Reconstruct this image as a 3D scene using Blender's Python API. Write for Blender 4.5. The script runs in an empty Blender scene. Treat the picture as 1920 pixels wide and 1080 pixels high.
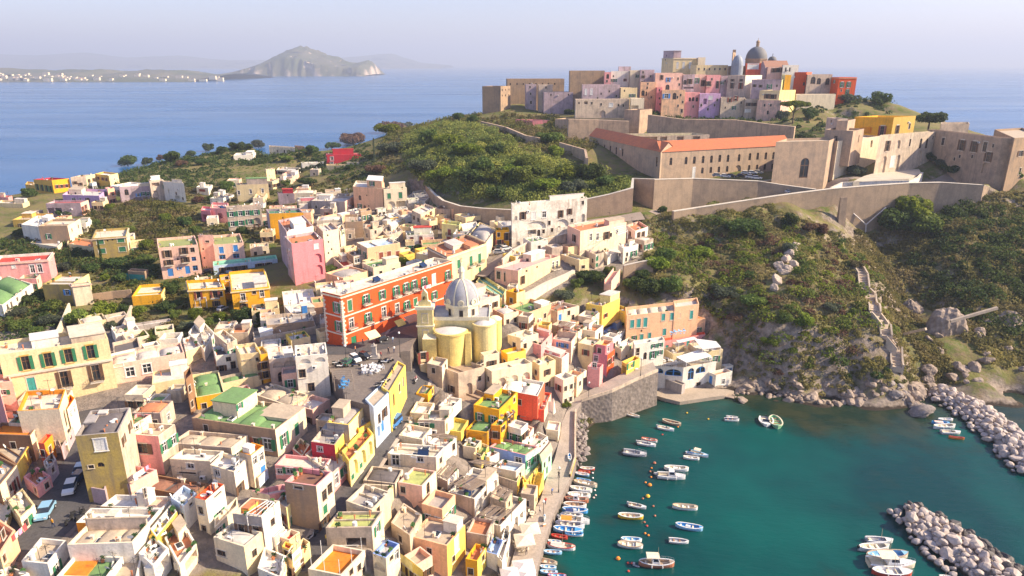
# headland harbour town: camera and light first, then land, buildings, plants, boats, props, haze
import math as Q_
tu_=tuple
import bpy,math,random,re
import numpy as np
from mathutils import Vector as V3
R=Q_.radians
sc=bpy.context.scene
col=sc.collection
newob=bpy.data.objects.new
newme=bpy.data.meshes.new
lk=col.objects.link
rnd=random.Random(7)
F,PITCH,CZ=1281.,R(18.15),80.
cam=bpy.data.cameras.new('camera');cam.sensor_width=36;cam.lens=36*F/1920
cam.clip_start=1;cam.clip_end=60000
camo=newob('camera',cam);lk(camo)
camo.location=(0,0,CZ);camo.rotation_euler=(Q_.pi/2-PITCH,0,0)
sc.camera=camo
SUN_EL,SUN_AZ=R(33),R(-3)
sd=V3((Q_.cos(SUN_EL)*Q_.cos(SUN_AZ),Q_.cos(SUN_EL)*Q_.sin(SUN_AZ),Q_.sin(SUN_EL)))
world=bpy.data.worlds.new('World');sc.world=world;world.use_nodes=1
wn=world.node_tree;bg=wn.nodes['Background']
sky=wn.nodes.new('ShaderNodeTexSky');sky.sky_type='NISHITA';sky.sun_disc=0
sky.sun_elevation=SUN_EL;sky.sun_rotation=Q_.pi/2-SUN_AZ
sky.air_density=1.;sky.dust_density=1.2;sky.ozone_density=3.;sky.altitude=80
tint=wn.nodes.new('ShaderNodeMix');tint.data_type='RGBA';tint.blend_type='MULTIPLY';tint.inputs[0].default_value=1;tint.inputs[7].default_value=(1.13,.98,1.09,1)
wn.links.new(sky.outputs[0],tint.inputs[6]);wn.links.new(tint.outputs[2],bg.inputs[0]);bg.inputs[1].default_value=.105
sl=bpy.data.lights.new('sun','SUN');sl.energy=5.;sl.angle=R(.5);sl.color=(1,.84,.60)
so=newob('sun',sl);lk(so)
so.rotation_euler=sd.to_track_quat('Z','Y').to_euler()
sc.view_settings.view_transform='Standard';sc.view_settings.look='None'
sc.view_settings.gamma=1;sc.view_settings.exposure=1.04
sc.cycles.use_denoising=1
sc.cycles.max_bounces=5;sc.cycles.diffuse_bounces=3;sc.cycles.glossy_bounces=2
sc.cycles.volume_bounces=0;sc.cycles.transparent_max_bounces=8
cp,sp_=Q_.cos(PITCH),Q_.sin(PITCH)
def U(px,py,z):
 x=(px-960)/F;y=(540-py)/F
 d=(x,cp+y*sp_,-sp_+y*cp)
 t=(z-CZ)/d[2]
 return V3((d[0]*t,d[1]*t,z))
MATS={}
def mat(name,color,rough=.85,stain=0,scl=.35,stc=(.20,.165,.13),bump=0.,streak=0.,metal=0.,var=.12,fine=3.,spec=.3):
 if name in MATS:return MATS[name]
 m=bpy.data.materials.new(name);m.use_nodes=1;nt=m.node_tree;N=nt.nodes;L=nt.links
 b=N['Principled BSDF'];b.inputs['Roughness'].default_value=rough;b.inputs['Metallic'].default_value=metal
 b.inputs['Specular IOR Level'].default_value=spec
 geo=N.new('ShaderNodeNewGeometry')
 def noise(s,det=3,vec=None,r=.55):
  n=N.new('ShaderNodeTexNoise');n.inputs['Scale'].default_value=s;n.inputs['Detail'].default_value=det;n.inputs['Roughness'].default_value=r
  L.new(vec if vec else geo.outputs['Position'],n.inputs['Vector']);return n
 def ramp(src,a,b_,lo=0.,hi=1.):
  r=N.new('ShaderNodeMapRange');r.inputs[1].default_value=a;r.inputs[2].default_value=b_
  r.inputs[3].default_value=lo;r.inputs[4].default_value=hi;L.new(src,r.inputs[0]);return r.outputs[0]
 oi=N.new('ShaderNodeObjectInfo')
 n1=noise(fine,4)
 v=ramp(n1.outputs['Fac'],.3,.7,1-var,1+var)
 mu=N.new('ShaderNodeVectorMath');mu.operation='SCALE';mu.inputs[0].default_value=color[:3];L.new(v,mu.inputs['Scale'])
 cur=mu.outputs[0]
 if stain>0:
  n2=noise(scl,6,r=.68)
  f=ramp(n2.outputs['Fac'],.46,.72,0,stain)
  mx=N.new('ShaderNodeMix');mx.data_type='RGBA';L.new(f,mx.inputs[0]);L.new(cur,mx.inputs[6]);mx.inputs[7].default_value=(*stc,1)
  cur=mx.outputs[2]
  n4=noise(scl*2.3+.1,3,r=.5);f4=ramp(n4.outputs['Fac'],.5,.62,0,stain*.45)
  mx4=N.new('ShaderNodeMix');mx4.data_type='RGBA';L.new(f4,mx4.inputs[0]);L.new(cur,mx4.inputs[6])
  mx4.inputs[7].default_value=(color[0]*.62+.06,color[1]*.62+.055,color[2]*.62+.05,1);cur=mx4.outputs[2]
 if streak>0:
  mp=N.new('ShaderNodeMapping');mp.inputs['Scale'].default_value=(1.1,1.1,.10);L.new(geo.outputs['Position'],mp.inputs[0])
  n3=noise(1.,4,mp.outputs[0]);f=ramp(n3.outputs['Fac'],.5,.72,0,streak)
  mx=N.new('ShaderNodeMix');mx.data_type='RGBA';L.new(f,mx.inputs[0]);L.new(cur,mx.inputs[6]);mx.inputs[7].default_value=(*stc,1)
  cur=mx.outputs[2]
 L.new(cur,b.inputs['Base Color'])
 if bump>0:
  bp=N.new('ShaderNodeBump');bp.inputs['Strength'].default_value=bump;bp.inputs['Distance'].default_value=.1
  L.new(n1.outputs['Fac'],bp.inputs['Height']);L.new(bp.outputs[0],b.inputs['Normal'])
 MATS[name]=m;return m
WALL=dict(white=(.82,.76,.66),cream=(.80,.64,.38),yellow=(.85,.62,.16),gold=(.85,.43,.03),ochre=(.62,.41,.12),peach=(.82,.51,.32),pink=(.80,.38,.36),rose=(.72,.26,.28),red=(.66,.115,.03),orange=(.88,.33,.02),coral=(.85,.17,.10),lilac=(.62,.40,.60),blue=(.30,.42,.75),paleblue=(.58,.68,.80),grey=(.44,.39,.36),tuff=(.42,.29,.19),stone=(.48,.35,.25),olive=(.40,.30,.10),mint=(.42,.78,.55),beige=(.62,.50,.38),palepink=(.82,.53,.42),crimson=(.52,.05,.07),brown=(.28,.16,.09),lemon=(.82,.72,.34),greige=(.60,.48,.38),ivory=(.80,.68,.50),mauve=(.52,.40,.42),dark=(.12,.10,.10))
for D_ in(WALL,):
 for k in D_:c=D_[k];g=sum(c)/3;D_[k]=tu_(min(.88,max(.02,g+(v-g)*1.1))for v in c)
def wm(n):
 old=n in('grey','tuff','stone','beige','greige','mauve','olive')
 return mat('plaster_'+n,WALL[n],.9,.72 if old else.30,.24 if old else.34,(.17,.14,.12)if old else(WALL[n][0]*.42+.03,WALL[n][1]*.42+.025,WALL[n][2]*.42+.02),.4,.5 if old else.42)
def wmo(n):
 return mat('worn_plaster_'+n,WALL[n],.92,.8,.28,(.26,.21,.17),.4,.6)
ROOF=dict(ivory=(.72,.62,.50),lemon=(.6,.55,.2),peach=(.7,.46,.32),yellow=(.7,.55,.2),white=(.76,.72,.66),grey=(.40,.36,.33),green=(.17,.30,.11),dgreen=(.08,.22,.12),red=(.52,.06,.04),terra=(.58,.22,.10),orange=(.80,.23,.02),cream=(.70,.60,.46),tan=(.50,.40,.29),moss=(.30,.33,.12),pale=(.62,.56,.50),bluepale=(.48,.60,.72),dark=(.14,.12,.12),pink=(.66,.40,.36),lime=(.45,.48,.16),tile=(.52,.16,.07),brown=(.25,.12,.08),teal=(.20,.46,.36))
def rm(n):
 if n not in ROOF:ROOF[n]=tu_(c*.85 for c in WALL[n])
 return mat('roofing_'+n,ROOF[n],.9,.6,.5,tu_(c*.5+.04 for c in ROOF[n]),.4,0,var=.18,fine=2.)
MG=mat('window_glass',(.03,.035,.04),.12,var=.4,fine=.7,spec=.6)
MI=mat('dark_interior',(.05,.04,.035),.9)  # flat dark colour standing in for the shade inside an opening
MW=mat('white_paint',(.80,.78,.74),.6,.2)
MT=mat('stone_trim',(.66,.58,.47),.85,.3)
SH={'g':(.03,.19,.09),'b':(.05,.24,.62),'t':(.05,.33,.30),'r':(.28,.07,.045),'n':(.13,.07,.04),'w':(.75,.73,.68)}
def shm(c):return mat('shutter_paint_'+c,SH[c],.55,.2)
M_IRON=mat('dark_iron',(.04,.04,.045),.5)
M_WOOD=mat('old_wood',(.22,.14,.08),.8)
M_CLAY=mat('terracotta',(.55,.20,.09),.85,.3)
M_STONE=mat('grey_stone',(.40,.36,.32),.95,.5,.6,bump=.6)
class MB:
 def __init__(s):s.v=[];s.f=[];s.m=[];s.mats=[]
 def mi(s,m):
  if m not in s.mats:s.mats.append(m)
  return s.mats.index(m)
 def face(s,pts,m):
  i=len(s.v);s.v+=[tu_(p)for p in pts];s.f.append(tu_(range(i,i+len(pts))));s.m.append(s.mi(m))
 def prism(s,poly,z0,z1,m,mt=None,top=1,bottom=0):
  n=len(poly)
  a=sum(poly[i][0]*poly[(i+1)%n][1]-poly[(i+1)%n][0]*poly[i][1]for i in range(n))
  if a<0:poly=poly[::-1]
  Z1=z1 if isinstance(z1,(list,tu_))else[z1]*n
  if a<0 and isinstance(z1,(list,tu_)):Z1=list(Z1)[::-1]
  for i in range(n):
   p=poly[i];q=poly[(i+1)%n]
   s.face([(p[0],p[1],z0),(q[0],q[1],z0),(q[0],q[1],Z1[(i+1)%n]),(p[0],p[1],Z1[i])],m)
  if top:s.face([(p[0],p[1],z)for p,z in zip(poly,Z1)],mt or m)
  if bottom:s.face([(p[0],p[1],z0)for p in poly[::-1]],m)
 def box(s,c,d,m,rz=0):
  hx,hy=d[0]/2,d[1]/2;ca,sa=Q_.cos(rz),Q_.sin(rz)
  P=[(c[0]+x*ca-y*sa,c[1]+x*sa+y*ca)for x,y in((-hx,-hy),(hx,-hy),(hx,hy),(-hx,hy))]
  s.prism(P,c[2],c[2]+d[2],m,bottom=1)
 def tube(s,p,q,r0,m,r1=None,n=6,cap=1):
  p=V3(p);q=V3(q);r1=r0 if r1 is None else r1;d=(q-p).normalized()
  a=d.orthogonal().normalized();b=d.cross(a)
  A=[p+(a*Q_.cos(t)+b*Q_.sin(t))*r0 for t in[i*2*Q_.pi/n for i in range(n)]]
  B=[q+(a*Q_.cos(t)+b*Q_.sin(t))*r1 for t in[i*2*Q_.pi/n for i in range(n)]]
  i=len(s.v);s.v+=[tu_(x)for x in A+B];k=s.mi(m)
  for j in range(n):s.f.append((i+j,i+(j+1)%n,i+n+(j+1)%n,i+n+j));s.m.append(k)
  if cap:s.f.append(tu_(range(i+n,i+2*n)));s.m.append(k);s.f.append(tu_(range(i+n-1,i-1,-1)));s.m.append(k)
 def lathe(s,c,prof,m,n=16,a0=0,a1=2*Q_.pi,sx=1,sy=1,rz=0):
  i=len(s.v);k=s.mi(m);full=abs(a1-a0-2*Q_.pi)<1e-6;nn=n if full else n+1
  for r,z in prof:
   for j in range(nn):
    t=a0+(a1-a0)*j/n;x=r*Q_.cos(t)*sx;y=r*Q_.sin(t)*sy
    s.v.append((c[0]+x*Q_.cos(rz)-y*Q_.sin(rz),c[1]+x*Q_.sin(rz)+y*Q_.cos(rz),c[2]+z))
  for q in range(len(prof)-1):
   for j in range(n):
    j2=(j+1)%nn
    s.f.append((i+q*nn+j,i+q*nn+j2,i+(q+1)*nn+j2,i+(q+1)*nn+j));s.m.append(k)
 def build(s,name,parent=None,org=(0,0,0),smooth=0):
  me=newme(name)
  o3=org;me.from_pydata([(v[0]-o3[0],v[1]-o3[1],v[2]-o3[2])for v in s.v],[],s.f)
  for m in s.mats:me.materials.append(m)
  if len(s.mats)>1:me.polygons.foreach_set('material_index',s.m)
  if smooth:me.shade_smooth()
  o=newob(name,me);lk(o)
  if parent:o.parent=parent
  return o
def qmesh(name,V,mt,attr=None,nv=4):
 """V: (n,4,3) numpy quads"""
 n=len(V);me=newme(name)
 me.vertices.add(n*4);me.vertices.foreach_set('co',V.astype(np.float32).ravel())
 me.loops.add(n*4);me.loops.foreach_set('vertex_index',np.arange(n*4,dtype=np.int32))
 me.polygons.add(n);me.polygons.foreach_set('loop_start',np.arange(0,n*4,4,dtype=np.int32))
 if attr is not None:
  a=me.attributes.new('tone','FLOAT','POINT');a.data.foreach_set('value',np.repeat(attr,4).astype(np.float32))
 me.update();me.materials.append(mt);return me
def tag(o,lb=None,cat=None,Gq=None,kind=None):
 if lb:o['label']=lb
 if cat:o['category']=cat
 if Gq:o['group']=Gq
 if kind:o['kind']=kind
 return o
def empty(name,loc,rz=0):
 o=newob(name,None);lk(o);o.location=loc;o.rotation_euler=(0,0,rz);o.empty_display_size=.5;return o
def inst(name,me,parent,loc,rz=0,scale=(1,1,1)):
 o=newob(name,me);lk(o);o.parent=parent;o.location=loc;o.rotation_euler=(0,0,rz);o.scale=scale;return o
CT='''
0,372,20 130,355,21 225,330,23 300,308,26 400,290,29 470,275,32 560,285,33 640,280,34 700,262,38 760,245,42 830,226,46 880,222,48
0,420,20 150,420,21 300,390,23 440,340,26 560,345,27 700,330,31 640,330,29 440,440,23 300,450,21 0,500,19 560,560,20 500,480,21
60,640,18 160,620,18 300,640,18.5 430,610,19 700,620,22 780,600,22.5 820,560,23

100,780,16.5

960,600,22
970,475,26 1210,402,31.5 1280,396,32.5 1110,418,30 860,400,26.5 960,412,28.5 780,500,23.5 760,360,28.5 1100,398,30
830,375,29 960,392,32 1100,380,33 1170,372,34.5 1000,340,37 900,320,39.5 800,310,38 700,300,35 1100,320,38.5 1180,330,37.5 900,270,45.5 1000,290,42.5 850,250,46 1080,290,43 1000,250,47 960,230,49
1245,333,38 1400,330,38 1490,320,38 1560,320,37.5 1330,381,33.6 1450,367,35.4 1390,372,34.4 1560,352,38 1650,345,38.2 1740,340,38.5 1850,340,39 1700,330,38.5 1780,320,39 1900,330,40 1600,335,38
1150,265,46.5 1250,262,45 1350,262,44.5 1450,258,45 1500,270,44 1400,228,52 1480,225,53 1550,235,50 950,200,53 1000,200,54
1620,190,60 1660,212,54 1600,200,58 1530,200,58 1650,248,51 1720,250,49 1800,245,48.5 1900,262,47
1290,425,25 1350,420,24.5 1420,408,26 1480,425,22.5 1540,432,20.3 1600,440,19.5 1650,480,15 1700,440,18 1760,425,20 1850,385,29 1900,370,34 1900,400,29
1250,450,24.5 1320,470,23 1400,460,25 1480,450,26 1560,470,24.5 1610,500,21.5 1350,530,19.5 1450,520,22 1540,530,21.5 1600,560,18.5 1640,590,16 1280,530,21
1450,600,16.5 1550,610,15.5 1650,640,12 1680,690,6.5 1500,690,6.5 1600,700,5 1700,715,3.5 1450,738,1.6 1550,745,1.6 1620,748,1.6 1700,748,1.2
1660,540,11 1710,580,6.5 1730,640,3.5 1735,700,2 1700,500,15 1780,560,12 1800,500,18 1880,480,21 1900,540,15 1850,620,7.5 1780,640,7 1800,690,4.5 1900,680,4 1830,730,2.2 1900,738,1.8 1940,700,5
1150,800,-3 1110,820,-2 1240,765,-3.5 1135,785,-2.5 1180,775,-3 1215,762,-3 1230,752,-2.5 1100,840,-2 1093,862,-2.5 1105,800,.3 1122,782,.4 1142,772,.3 1260,762,-3 1300,765,-3 1345,758,-2.5 1370,756,-2.5 1450,760,-2.5 1550,768,-2.5 1700,772,-2.5 1780,775,-3 1900,765,-3 1100,880,-3 1080,940,-3.5 1060,1000,-4 1040,1075,-4 1250,850,-5 1500,850,-5 1700,900,-5 1900,850,-5 1300,1000,-6 1600,1050,-6 1900,1000,-6
'''
CT2='1239,336,38 1571,336,37 66,360,21 97,362,21.5 160,355,22 204,351,22.5 186,390,20.5 202,382,20.5 150,405,20.5 226,364,22 224,380,21.5 280,379,21.5 305,377,21.5 390,367,22 425,378,22 42,388,20 15,378,20.5 75,426,19.5 73,454,19 126,458,19 108,471,18.5 236,482,18.5 175,474,18.5 425,418,20.5 395,418,20.5 89,529,18.5 68,543,18.5 4,595,18 133,568,18.3 302,568,18.6 229,625,18.2 271,529,18.5 424,436,21.3 296,524,19 372,503,19.3 400,505,19.3 400,516,19.3 353,582,19.2 434,587,19.2 413,568,19.2 532,588,19.8 549,620,19.8 505,449,21.5 537,513,21.5 547,535,21 605,497,22 637,470,22.5 474,302,27 506,294,28.5 554,292,28.5 613,312,29.5 566,316,27.5 548,340,25.5 558,330,26 442,378,22.8 499,355,23.5 522,385,22.8 559,392,23.5 646,401,23.5 717,394,25 796,390,25 647,448,22.5 676,420,23 700,420,23 731,422,23 789,432,24.5 808,438,24.5 861,451,24.5 762,462,23.2 727,467,23 688,505,22 662,507,22 648,490,22 643,517,21.5 693,462,23 912,488,24 839,539,23.2 930,467,24.5 639,650,21.8 960,464,25 1088,477,25.5 1191,454,26 1139,498,22.5 1169,495,22.5 1116,506,22 1108,472,24 1086,511,22.3 1105,493,23 972,544,21.3 940,581,20 969,595,18 1045,624,13.5 1080,655,12.5 1116,650,12.5 1071,687,10 1015,676,14 1054,728,7.5 1130,610,14 1173,601,13.5 1176,638,10 1265,635,9 1244,638,8 1295,631,8 1246,664,5.5 1190,677,9 1157,650,9.2 1165,676,9 1136,700,8.3 1124,721,7.8 1176,700,8.8 1082,719,7.5 1282,728,1.2 1343,721,1.8 1360,702,2 1279,741,0.6 -4,769,17 -47,788,17 209,720,18 213,688,18.3 348,685,18 404,698,18 382,678,18.5 425,685,18.5 450,718,17.3 488,719,17.3 476,659,19.5 500,642,19.8 504,729,16.8 553,757,16 367,768,17 416,737,17.3 542,791,15.5 348,777,17 516,857,15 433,872,15.3 394,898,15.2 439,930,14.6 471,907,14.6 567,872,14.4 628,889,13.6 654,860,14.2 673,845,14.3 654,914,13.2 623,930,12.8 604,900,15 593,998,11.8 505,958,13.5 491,1046,12.8 537,994,12.2 457,1074,13 385,999,14.5 402,1020,13.6 542,1037,12.2 543,1061,11.8 548,1088,11.2 526,1131,10.5 697,1027,11.6 640,1114,10.8 697,994,12 72,843,16.3 56,865,16.2 83,877,16 32,903,16 -2,952,15.6 68,936,15.6 88,910,15.8 115,865,16.2 221,930,16 246,873,16 297,882,15.8 208,910,15.8 196,950,15.3 358,940,15 303,982,15 344,994,14.6 280,1016,14.8 248,1067,14.6 89,1089,14.8 199,1112,14.4 293,1050,14.2 254,1131,13.6 11,997,15.4 38,999,15.5 -1,1086,15 23,1112,14.5 288,1103,13.8 337,1093,13.8 829,725,14 802,750,14 862,744,10 893,740,9 899,700,15.5 788,695,16.5 849,772,14 803,788,13.8 834,809,12.6 783,805,13 791,840,12.6 818,884,11.6 741,928,11.8 791,952,9.6 715,969,11.2 865,825,10 834,866,9.6 936,803,10.5 938,819,10 914,833,8.6 892,858,8 903,873,7.4 1008,774,9 988,840,4.6 1001,860,3.2 1047,829,2.8 986,875,6 967,901,5.2 1017,905,1.9 988,930,2 890,972,5.6 939,1018,2.8 948,978,4.4 838,1086,3.6 768,1063,5.4 724,1101,8.4 769,1106,5 895,1091,2.6 932,1071,2.4'
ctl=[]
for t in CT2.split():
 a,b,c=map(float,t.split(','));p=U(a,b,c)
 ctl.append((p.x,p.y,c))
for t in CT.split():
 a,b,c=map(float,t.split(','));p=U(a,b,c)
 ctl.append((p.x,p.y,c))
for a,b,c in((-60,378,20),(0,372,20),(60,362,20),(130,355,21),(225,330,23),(300,308,26),(400,290,29),(470,275,32),(560,285,33),(640,280,34),(700,262,38),(760,245,42),(830,226,46),(880,222,48)):
 p=U(a,b,c);k=V3((p.x,p.y)).length
 for dd,z in((16,c-2),(55,-4),(110,-6)):
  ctl.append((p.x*(1+dd/k),p.y*(1+dd/k),z))
for x,y,z in((20,470,-5),(90,520,-5),(180,560,-5),(260,560,-5),(330,500,-5),(372,420,-5),(372,340,-5),(300,330,20),(372,280,6),(372,200,-5),(250,150,-6),(150,60,-6),(300,60,-6),(-372,400,-6),(-372,300,8),(22,352,43),(50,352,42),(76,350,42),(22,376,52),(50,376,52),(78,376,53),(145,450,66),(105,450,66),(60,440,58),(190,440,62),(60,400,53),(100,405,52),(140,405,52),(180,405,54),(213,400,60),(205,384,55),(140,380,50),(100,380,49.5),(180,380,51),(-372,250,18),(-372,100,15),(-200,60,14),(-60,55,9),(40,440,40),(20,415,52),(330,420,20),(300,445,25),(230,475,45),(130,480,30),(10,60,-5),(25,75,-4)):
 ctl.append((x,y,z))
ctl=np.array(ctl)
GX0,GX1,GY0,GY1,GS=-375,375,44,600,1.5
gx=np.arange(GX0,GX1+.1,GS);gy=np.arange(GY0,GY1+.1,GS)
P2=ctl[:,:2];n=len(P2)
K=np.linalg.norm(P2[:,None]-P2[None],axis=2)
Am=np.zeros((n+3,n+3));Am[:n,:n]=K-np.eye(n)*.4;Am[:n,n]=1;Am[:n,n+1:]=P2;Am[n,:n]=1;Am[n+1:,:n]=P2.T
wv=np.linalg.solve(Am,np.concatenate([ctl[:,2],[0,0,0]]))
XX,YY=np.meshgrid(gx,gy)
ZZ=wv[n]+wv[n+1]*XX+wv[n+2]*YY
for i in range(n):ZZ+=wv[i]*np.hypot(XX-P2[i,0],YY-P2[i,1])
def vnoise(x,y,s,sE_):
 r=np.random.RandomState(sE_);T=r.rand(256,256);x=x/s+37;y=y/s+91
 xi=np.floor(x).astype(int);yi=np.floor(y).astype(int);fx=x-xi;fy=y-yi;fx=fx*fx*(3-2*fx);fy=fy*fy*(3-2*fy)
 a=T[xi%256,yi%256];b=T[(xi+1)%256,yi%256];c=T[xi%256,(yi+1)%256];d=T[(xi+1)%256,(yi+1)%256]
 return(a*(1-fx)+b*fx)*(1-fy)+(c*(1-fx)+d*fx)*fy
gzy,gzx=np.gradient(ZZ,GS);slope=np.hypot(gzx,gzy)
sm=np.clip((slope-.22)/.4,0,1)
wild=((XX>52)&(YY>150)).astype(float)
cliff=np.clip((XX-58)/14,0,1)*np.clip((245-YY)/8,0,1)*np.clip((YY-150)/5,0,1)
nz=(np.abs(vnoise(XX,YY,14,1)-.5)*2*3.4+np.abs(vnoise(XX,YY,6,2)-.5)*2*1.9+vnoise(XX,YY,2.6,3)*.9-2.1)
NZ=nz*np.clip(cliff*.55+sm*wild*.5,0,1)
ZZ=np.clip(ZZ,-6,200)
def G(x,y):
 fx=min(max((x-GX0)/GS,0),len(gx)-1.001);fy=min(max((y-GY0)/GS,0),len(gy)-1.001);i=int(fx);j=int(fy);u=fx-i;v=fy-j
 return float((ZZ[j,i]*(1-u)+ZZ[j,i+1]*u)*(1-v)+(ZZ[j+1,i]*(1-u)+ZZ[j+1,i+1]*u)*v)
def GV(x,y):
 fx=np.clip((x-GX0)/GS,0,len(gx)-1.001);fy=np.clip((y-GY0)/GS,0,len(gy)-1.001);i=fx.astype(int);j=fy.astype(int);u=fx-i;v=fy-j
 return(ZZ[j,i]*(1-u)+ZZ[j,i+1]*u)*(1-v)+(ZZ[j+1,i]*(1-u)+ZZ[j+1,i+1]*u)*v
def T(px,py):
 """first point of the land or sea seen at that pixel"""
 x=(px-960)/F;y=(540-py)/F;d=V3((x,cp+y*sp_,-sp_+y*cp));t=60.
 while t<900:
  p=V3((0,0,CZ))+d*t
  if p.z<=max(G(p.x,p.y),0):break
  t+=1.
 return V3((p.x,p.y,max(G(p.x,p.y),0)))
def inpoly(x,y,poly):
 c=np.zeros_like(x,dtype=bool);n=len(poly)
 for i in range(n):
  x0,y0=poly[i];x1,y1=poly[(i+1)%n]
  if y0==y1:continue
  m=((y0>y)!=(y1>y))&(x<(x1-x0)*(y-y0)/(y1-y0)+x0);c^=m
 return c
def TP(s):
 return[tu_(T(*map(float,t.split(',')))[:2])for t in s.split()]
TOWN=TP('0,620 200,600 330,640 480,600 600,560 560,480 500,400 560,390 660,350 760,370 830,400 950,425 1100,420 1220,425 1200,500 1100,520 1010,560 1010,600 1300,620 1370,690 1230,690 1090,770 1030,950 1000,1079 700,1079 300,1079 0,1079')
town=inpoly(XX,YY,TOWN).astype(float)
tb=town.copy()
for _ in range(4):tb=(tb+np.roll(tb,1,0)+np.roll(tb,-1,0)+np.roll(tb,1,1)+np.roll(tb,-1,1))/5
ZZ=np.clip(ZZ+NZ*(1-tb)**2,-6,200)
def gmesh(name,X,Y,Z,attrs,m,smooth=1):
 h,w=X.shape;me=newme(name);me.vertices.add(h*w)
 me.vertices.foreach_set('co',np.stack([X,Y,Z],-1).astype(np.float32).ravel())
 idx=np.arange(h*w).reshape(h,w);q=np.stack([idx[:-1,:-1],idx[:-1,1:],idx[1:,1:],idx[1:,:-1]],-1).reshape(-1,4)
 me.loops.add(q.size);me.loops.foreach_set('vertex_index',q.astype(np.int32).ravel())
 me.polygons.add(len(q));me.polygons.foreach_set('loop_start',np.arange(0,q.size,4,dtype=np.int32))
 for k,v in attrs.items():
  a=me.attributes.new(k,'FLOAT','POINT');a.data.foreach_set('value',v.astype(np.float32).ravel())
 me.update();me.materials.append(m)
 if smooth:me.shade_smooth()
 o=newob(name,me);lk(o);return o
def nodes(name):
 m=bpy.data.materials.new(name);m.use_nodes=1;return m,m.node_tree.nodes,m.node_tree.links,m.node_tree.nodes['Principled BSDF']
def n_noise(N,L,s,det=4,r=.6,vec=None):
 n=N.new('ShaderNodeTexNoise');n.inputs['Scale'].default_value=s;n.inputs['Detail'].default_value=det;n.inputs['Roughness'].default_value=r
 if vec is None:
  g=N.new('ShaderNodeNewGeometry');vec=g.outputs['Position']
 L.new(vec,n.inputs['Vector']);return n.outputs['Fac']
def n_map(N,L,src,a,b,lo=0,hi=1):
 r=N.new('ShaderNodeMapRange');r.inputs[1].default_value=a;r.inputs[2].default_value=b;r.inputs[3].default_value=lo;r.inputs[4].default_value=hi
 L.new(src,r.inputs[0]);return r.outputs[0]
def n_mix(N,L,f,a,b):
 m=N.new('ShaderNodeMix');m.data_type='RGBA'
 for k,v in((0,f),(6,a),(7,b)):
  if isinstance(v,(tu_,float,int)):m.inputs[k].default_value=v if k==0 else(*v,1)
  else:L.new(v,m.inputs[k])
 return m.outputs[2]
def n_attr(N,name):
 a=N.new('ShaderNodeAttribute');a.attribute_name=name;return a.outputs['Fac']
m,N,L,b=nodes('land_soil')
c=n_mix(N,L,n_map(N,L,n_noise(N,L,.05),.42,.6),(.10,.125,.03),(.22,.19,.07))
c=n_mix(N,L,n_map(N,L,n_noise(N,L,.35,6,.7),.45,.62),c,(.20,.15,.085))
g=N.new('ShaderNodeNewGeometry');sx=N.new('ShaderNodeSeparateXYZ');L.new(g.outputs['Normal'],sx.inputs[0])
add=N.new('ShaderNodeMath');add.operation='ADD';L.new(sx.outputs[2],add.inputs[0]);L.new(n_map(N,L,n_noise(N,L,.3,5,.7),.3,.7,-.18,.18),add.inputs[1])
rk=n_mix(N,L,n_map(N,L,n_noise(N,L,.8,6,.7),.35,.65),(.16,.125,.095),(.38,.31,.25))
c=n_mix(N,L,n_map(N,L,add.outputs[0],.68,.87,1,0),c,rk)
sx2=N.new('ShaderNodeSeparateXYZ');L.new(g.outputs['Position'],sx2.inputs[0])
add2=N.new('ShaderNodeMath');add2.operation='ADD';L.new(sx2.outputs[2],add2.inputs[0]);L.new(n_map(N,L,n_noise(N,L,.2,4,.7),.3,.7,-1.2,1.2),add2.inputs[1])
c=n_mix(N,L,n_map(N,L,add2.outputs[0],1.4,2.4,1,0),c,rk)
tg=n_mix(N,L,n_map(N,L,n_noise(N,L,.6,5,.7),.4,.6),(.30,.25,.21),(.20,.17,.145))
c=n_mix(N,L,n_attr(N,'town'),c,tg)
add3=N.new('ShaderNodeMath');add3.operation='ADD';L.new(sx2.outputs[2],add3.inputs[0]);L.new(n_map(N,L,n_noise(N,L,.5,3),.3,.7,-.3,.3),add3.inputs[1])
c=n_mix(N,L,n_map(N,L,add3.outputs[0],.35,.7,1,0),c,(.055,.042,.032))
L.new(c,b.inputs['Base Color']);b.inputs['Roughness'].default_value=1;b.inputs['Specular IOR Level'].default_value=.1
bp=N.new('ShaderNodeBump');bp.inputs['Strength'].default_value=.8;bp.inputs['Distance'].default_value=.6;L.new(n_noise(N,L,.9,8,.7),bp.inputs['Height']);L.new(bp.outputs[0],b.inputs['Normal'])
M_LAND=m
far=np.array([-34000,-20000,-12000,-7000,-4000,-2000,-1000,-600])
wx=np.concatenate([far,np.arange(-400,401,4.),-far[::-1]]);wy=np.concatenate([[-300,-100],np.arange(20,640,4.),[700,900,1300,2000,3500,6000,10000,16000,24000,34000]])
WX,WY=np.meshgrid(wx,wy)
inn=(np.abs(WX)<374)&(WY<598)&(WY>45)
dep=np.where(inn,-GV(WX,WY),8.)
bay=np.clip((WX+40)/40,0,1)*np.clip((260-WY)/70,0,1)*np.clip((460-WX)/150,0,1)
m,N,L,b=nodes('sea_water')
d=n_attr(N,'dep');wnz=n_noise(N,L,.06,4,.6)
sub=N.new('ShaderNodeMath');sub.operation='ADD';L.new(d,sub.inputs[0]);L.new(n_map(N,L,wnz,.3,.7,-1.6,1.6),sub.inputs[1])
teal=n_mix(N,L,n_map(N,L,n_noise(N,L,.03,3),.35,.65),(0,.036,.038),(0,.078,.066))
weed=n_mix(N,L,n_map(N,L,n_noise(N,L,.14,4),.4,.6),(.010,.028,.018),(.032,.040,.020))
cb=n_mix(N,L,n_map(N,L,sub.outputs[0],2.6,5.2),weed,teal)
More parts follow.
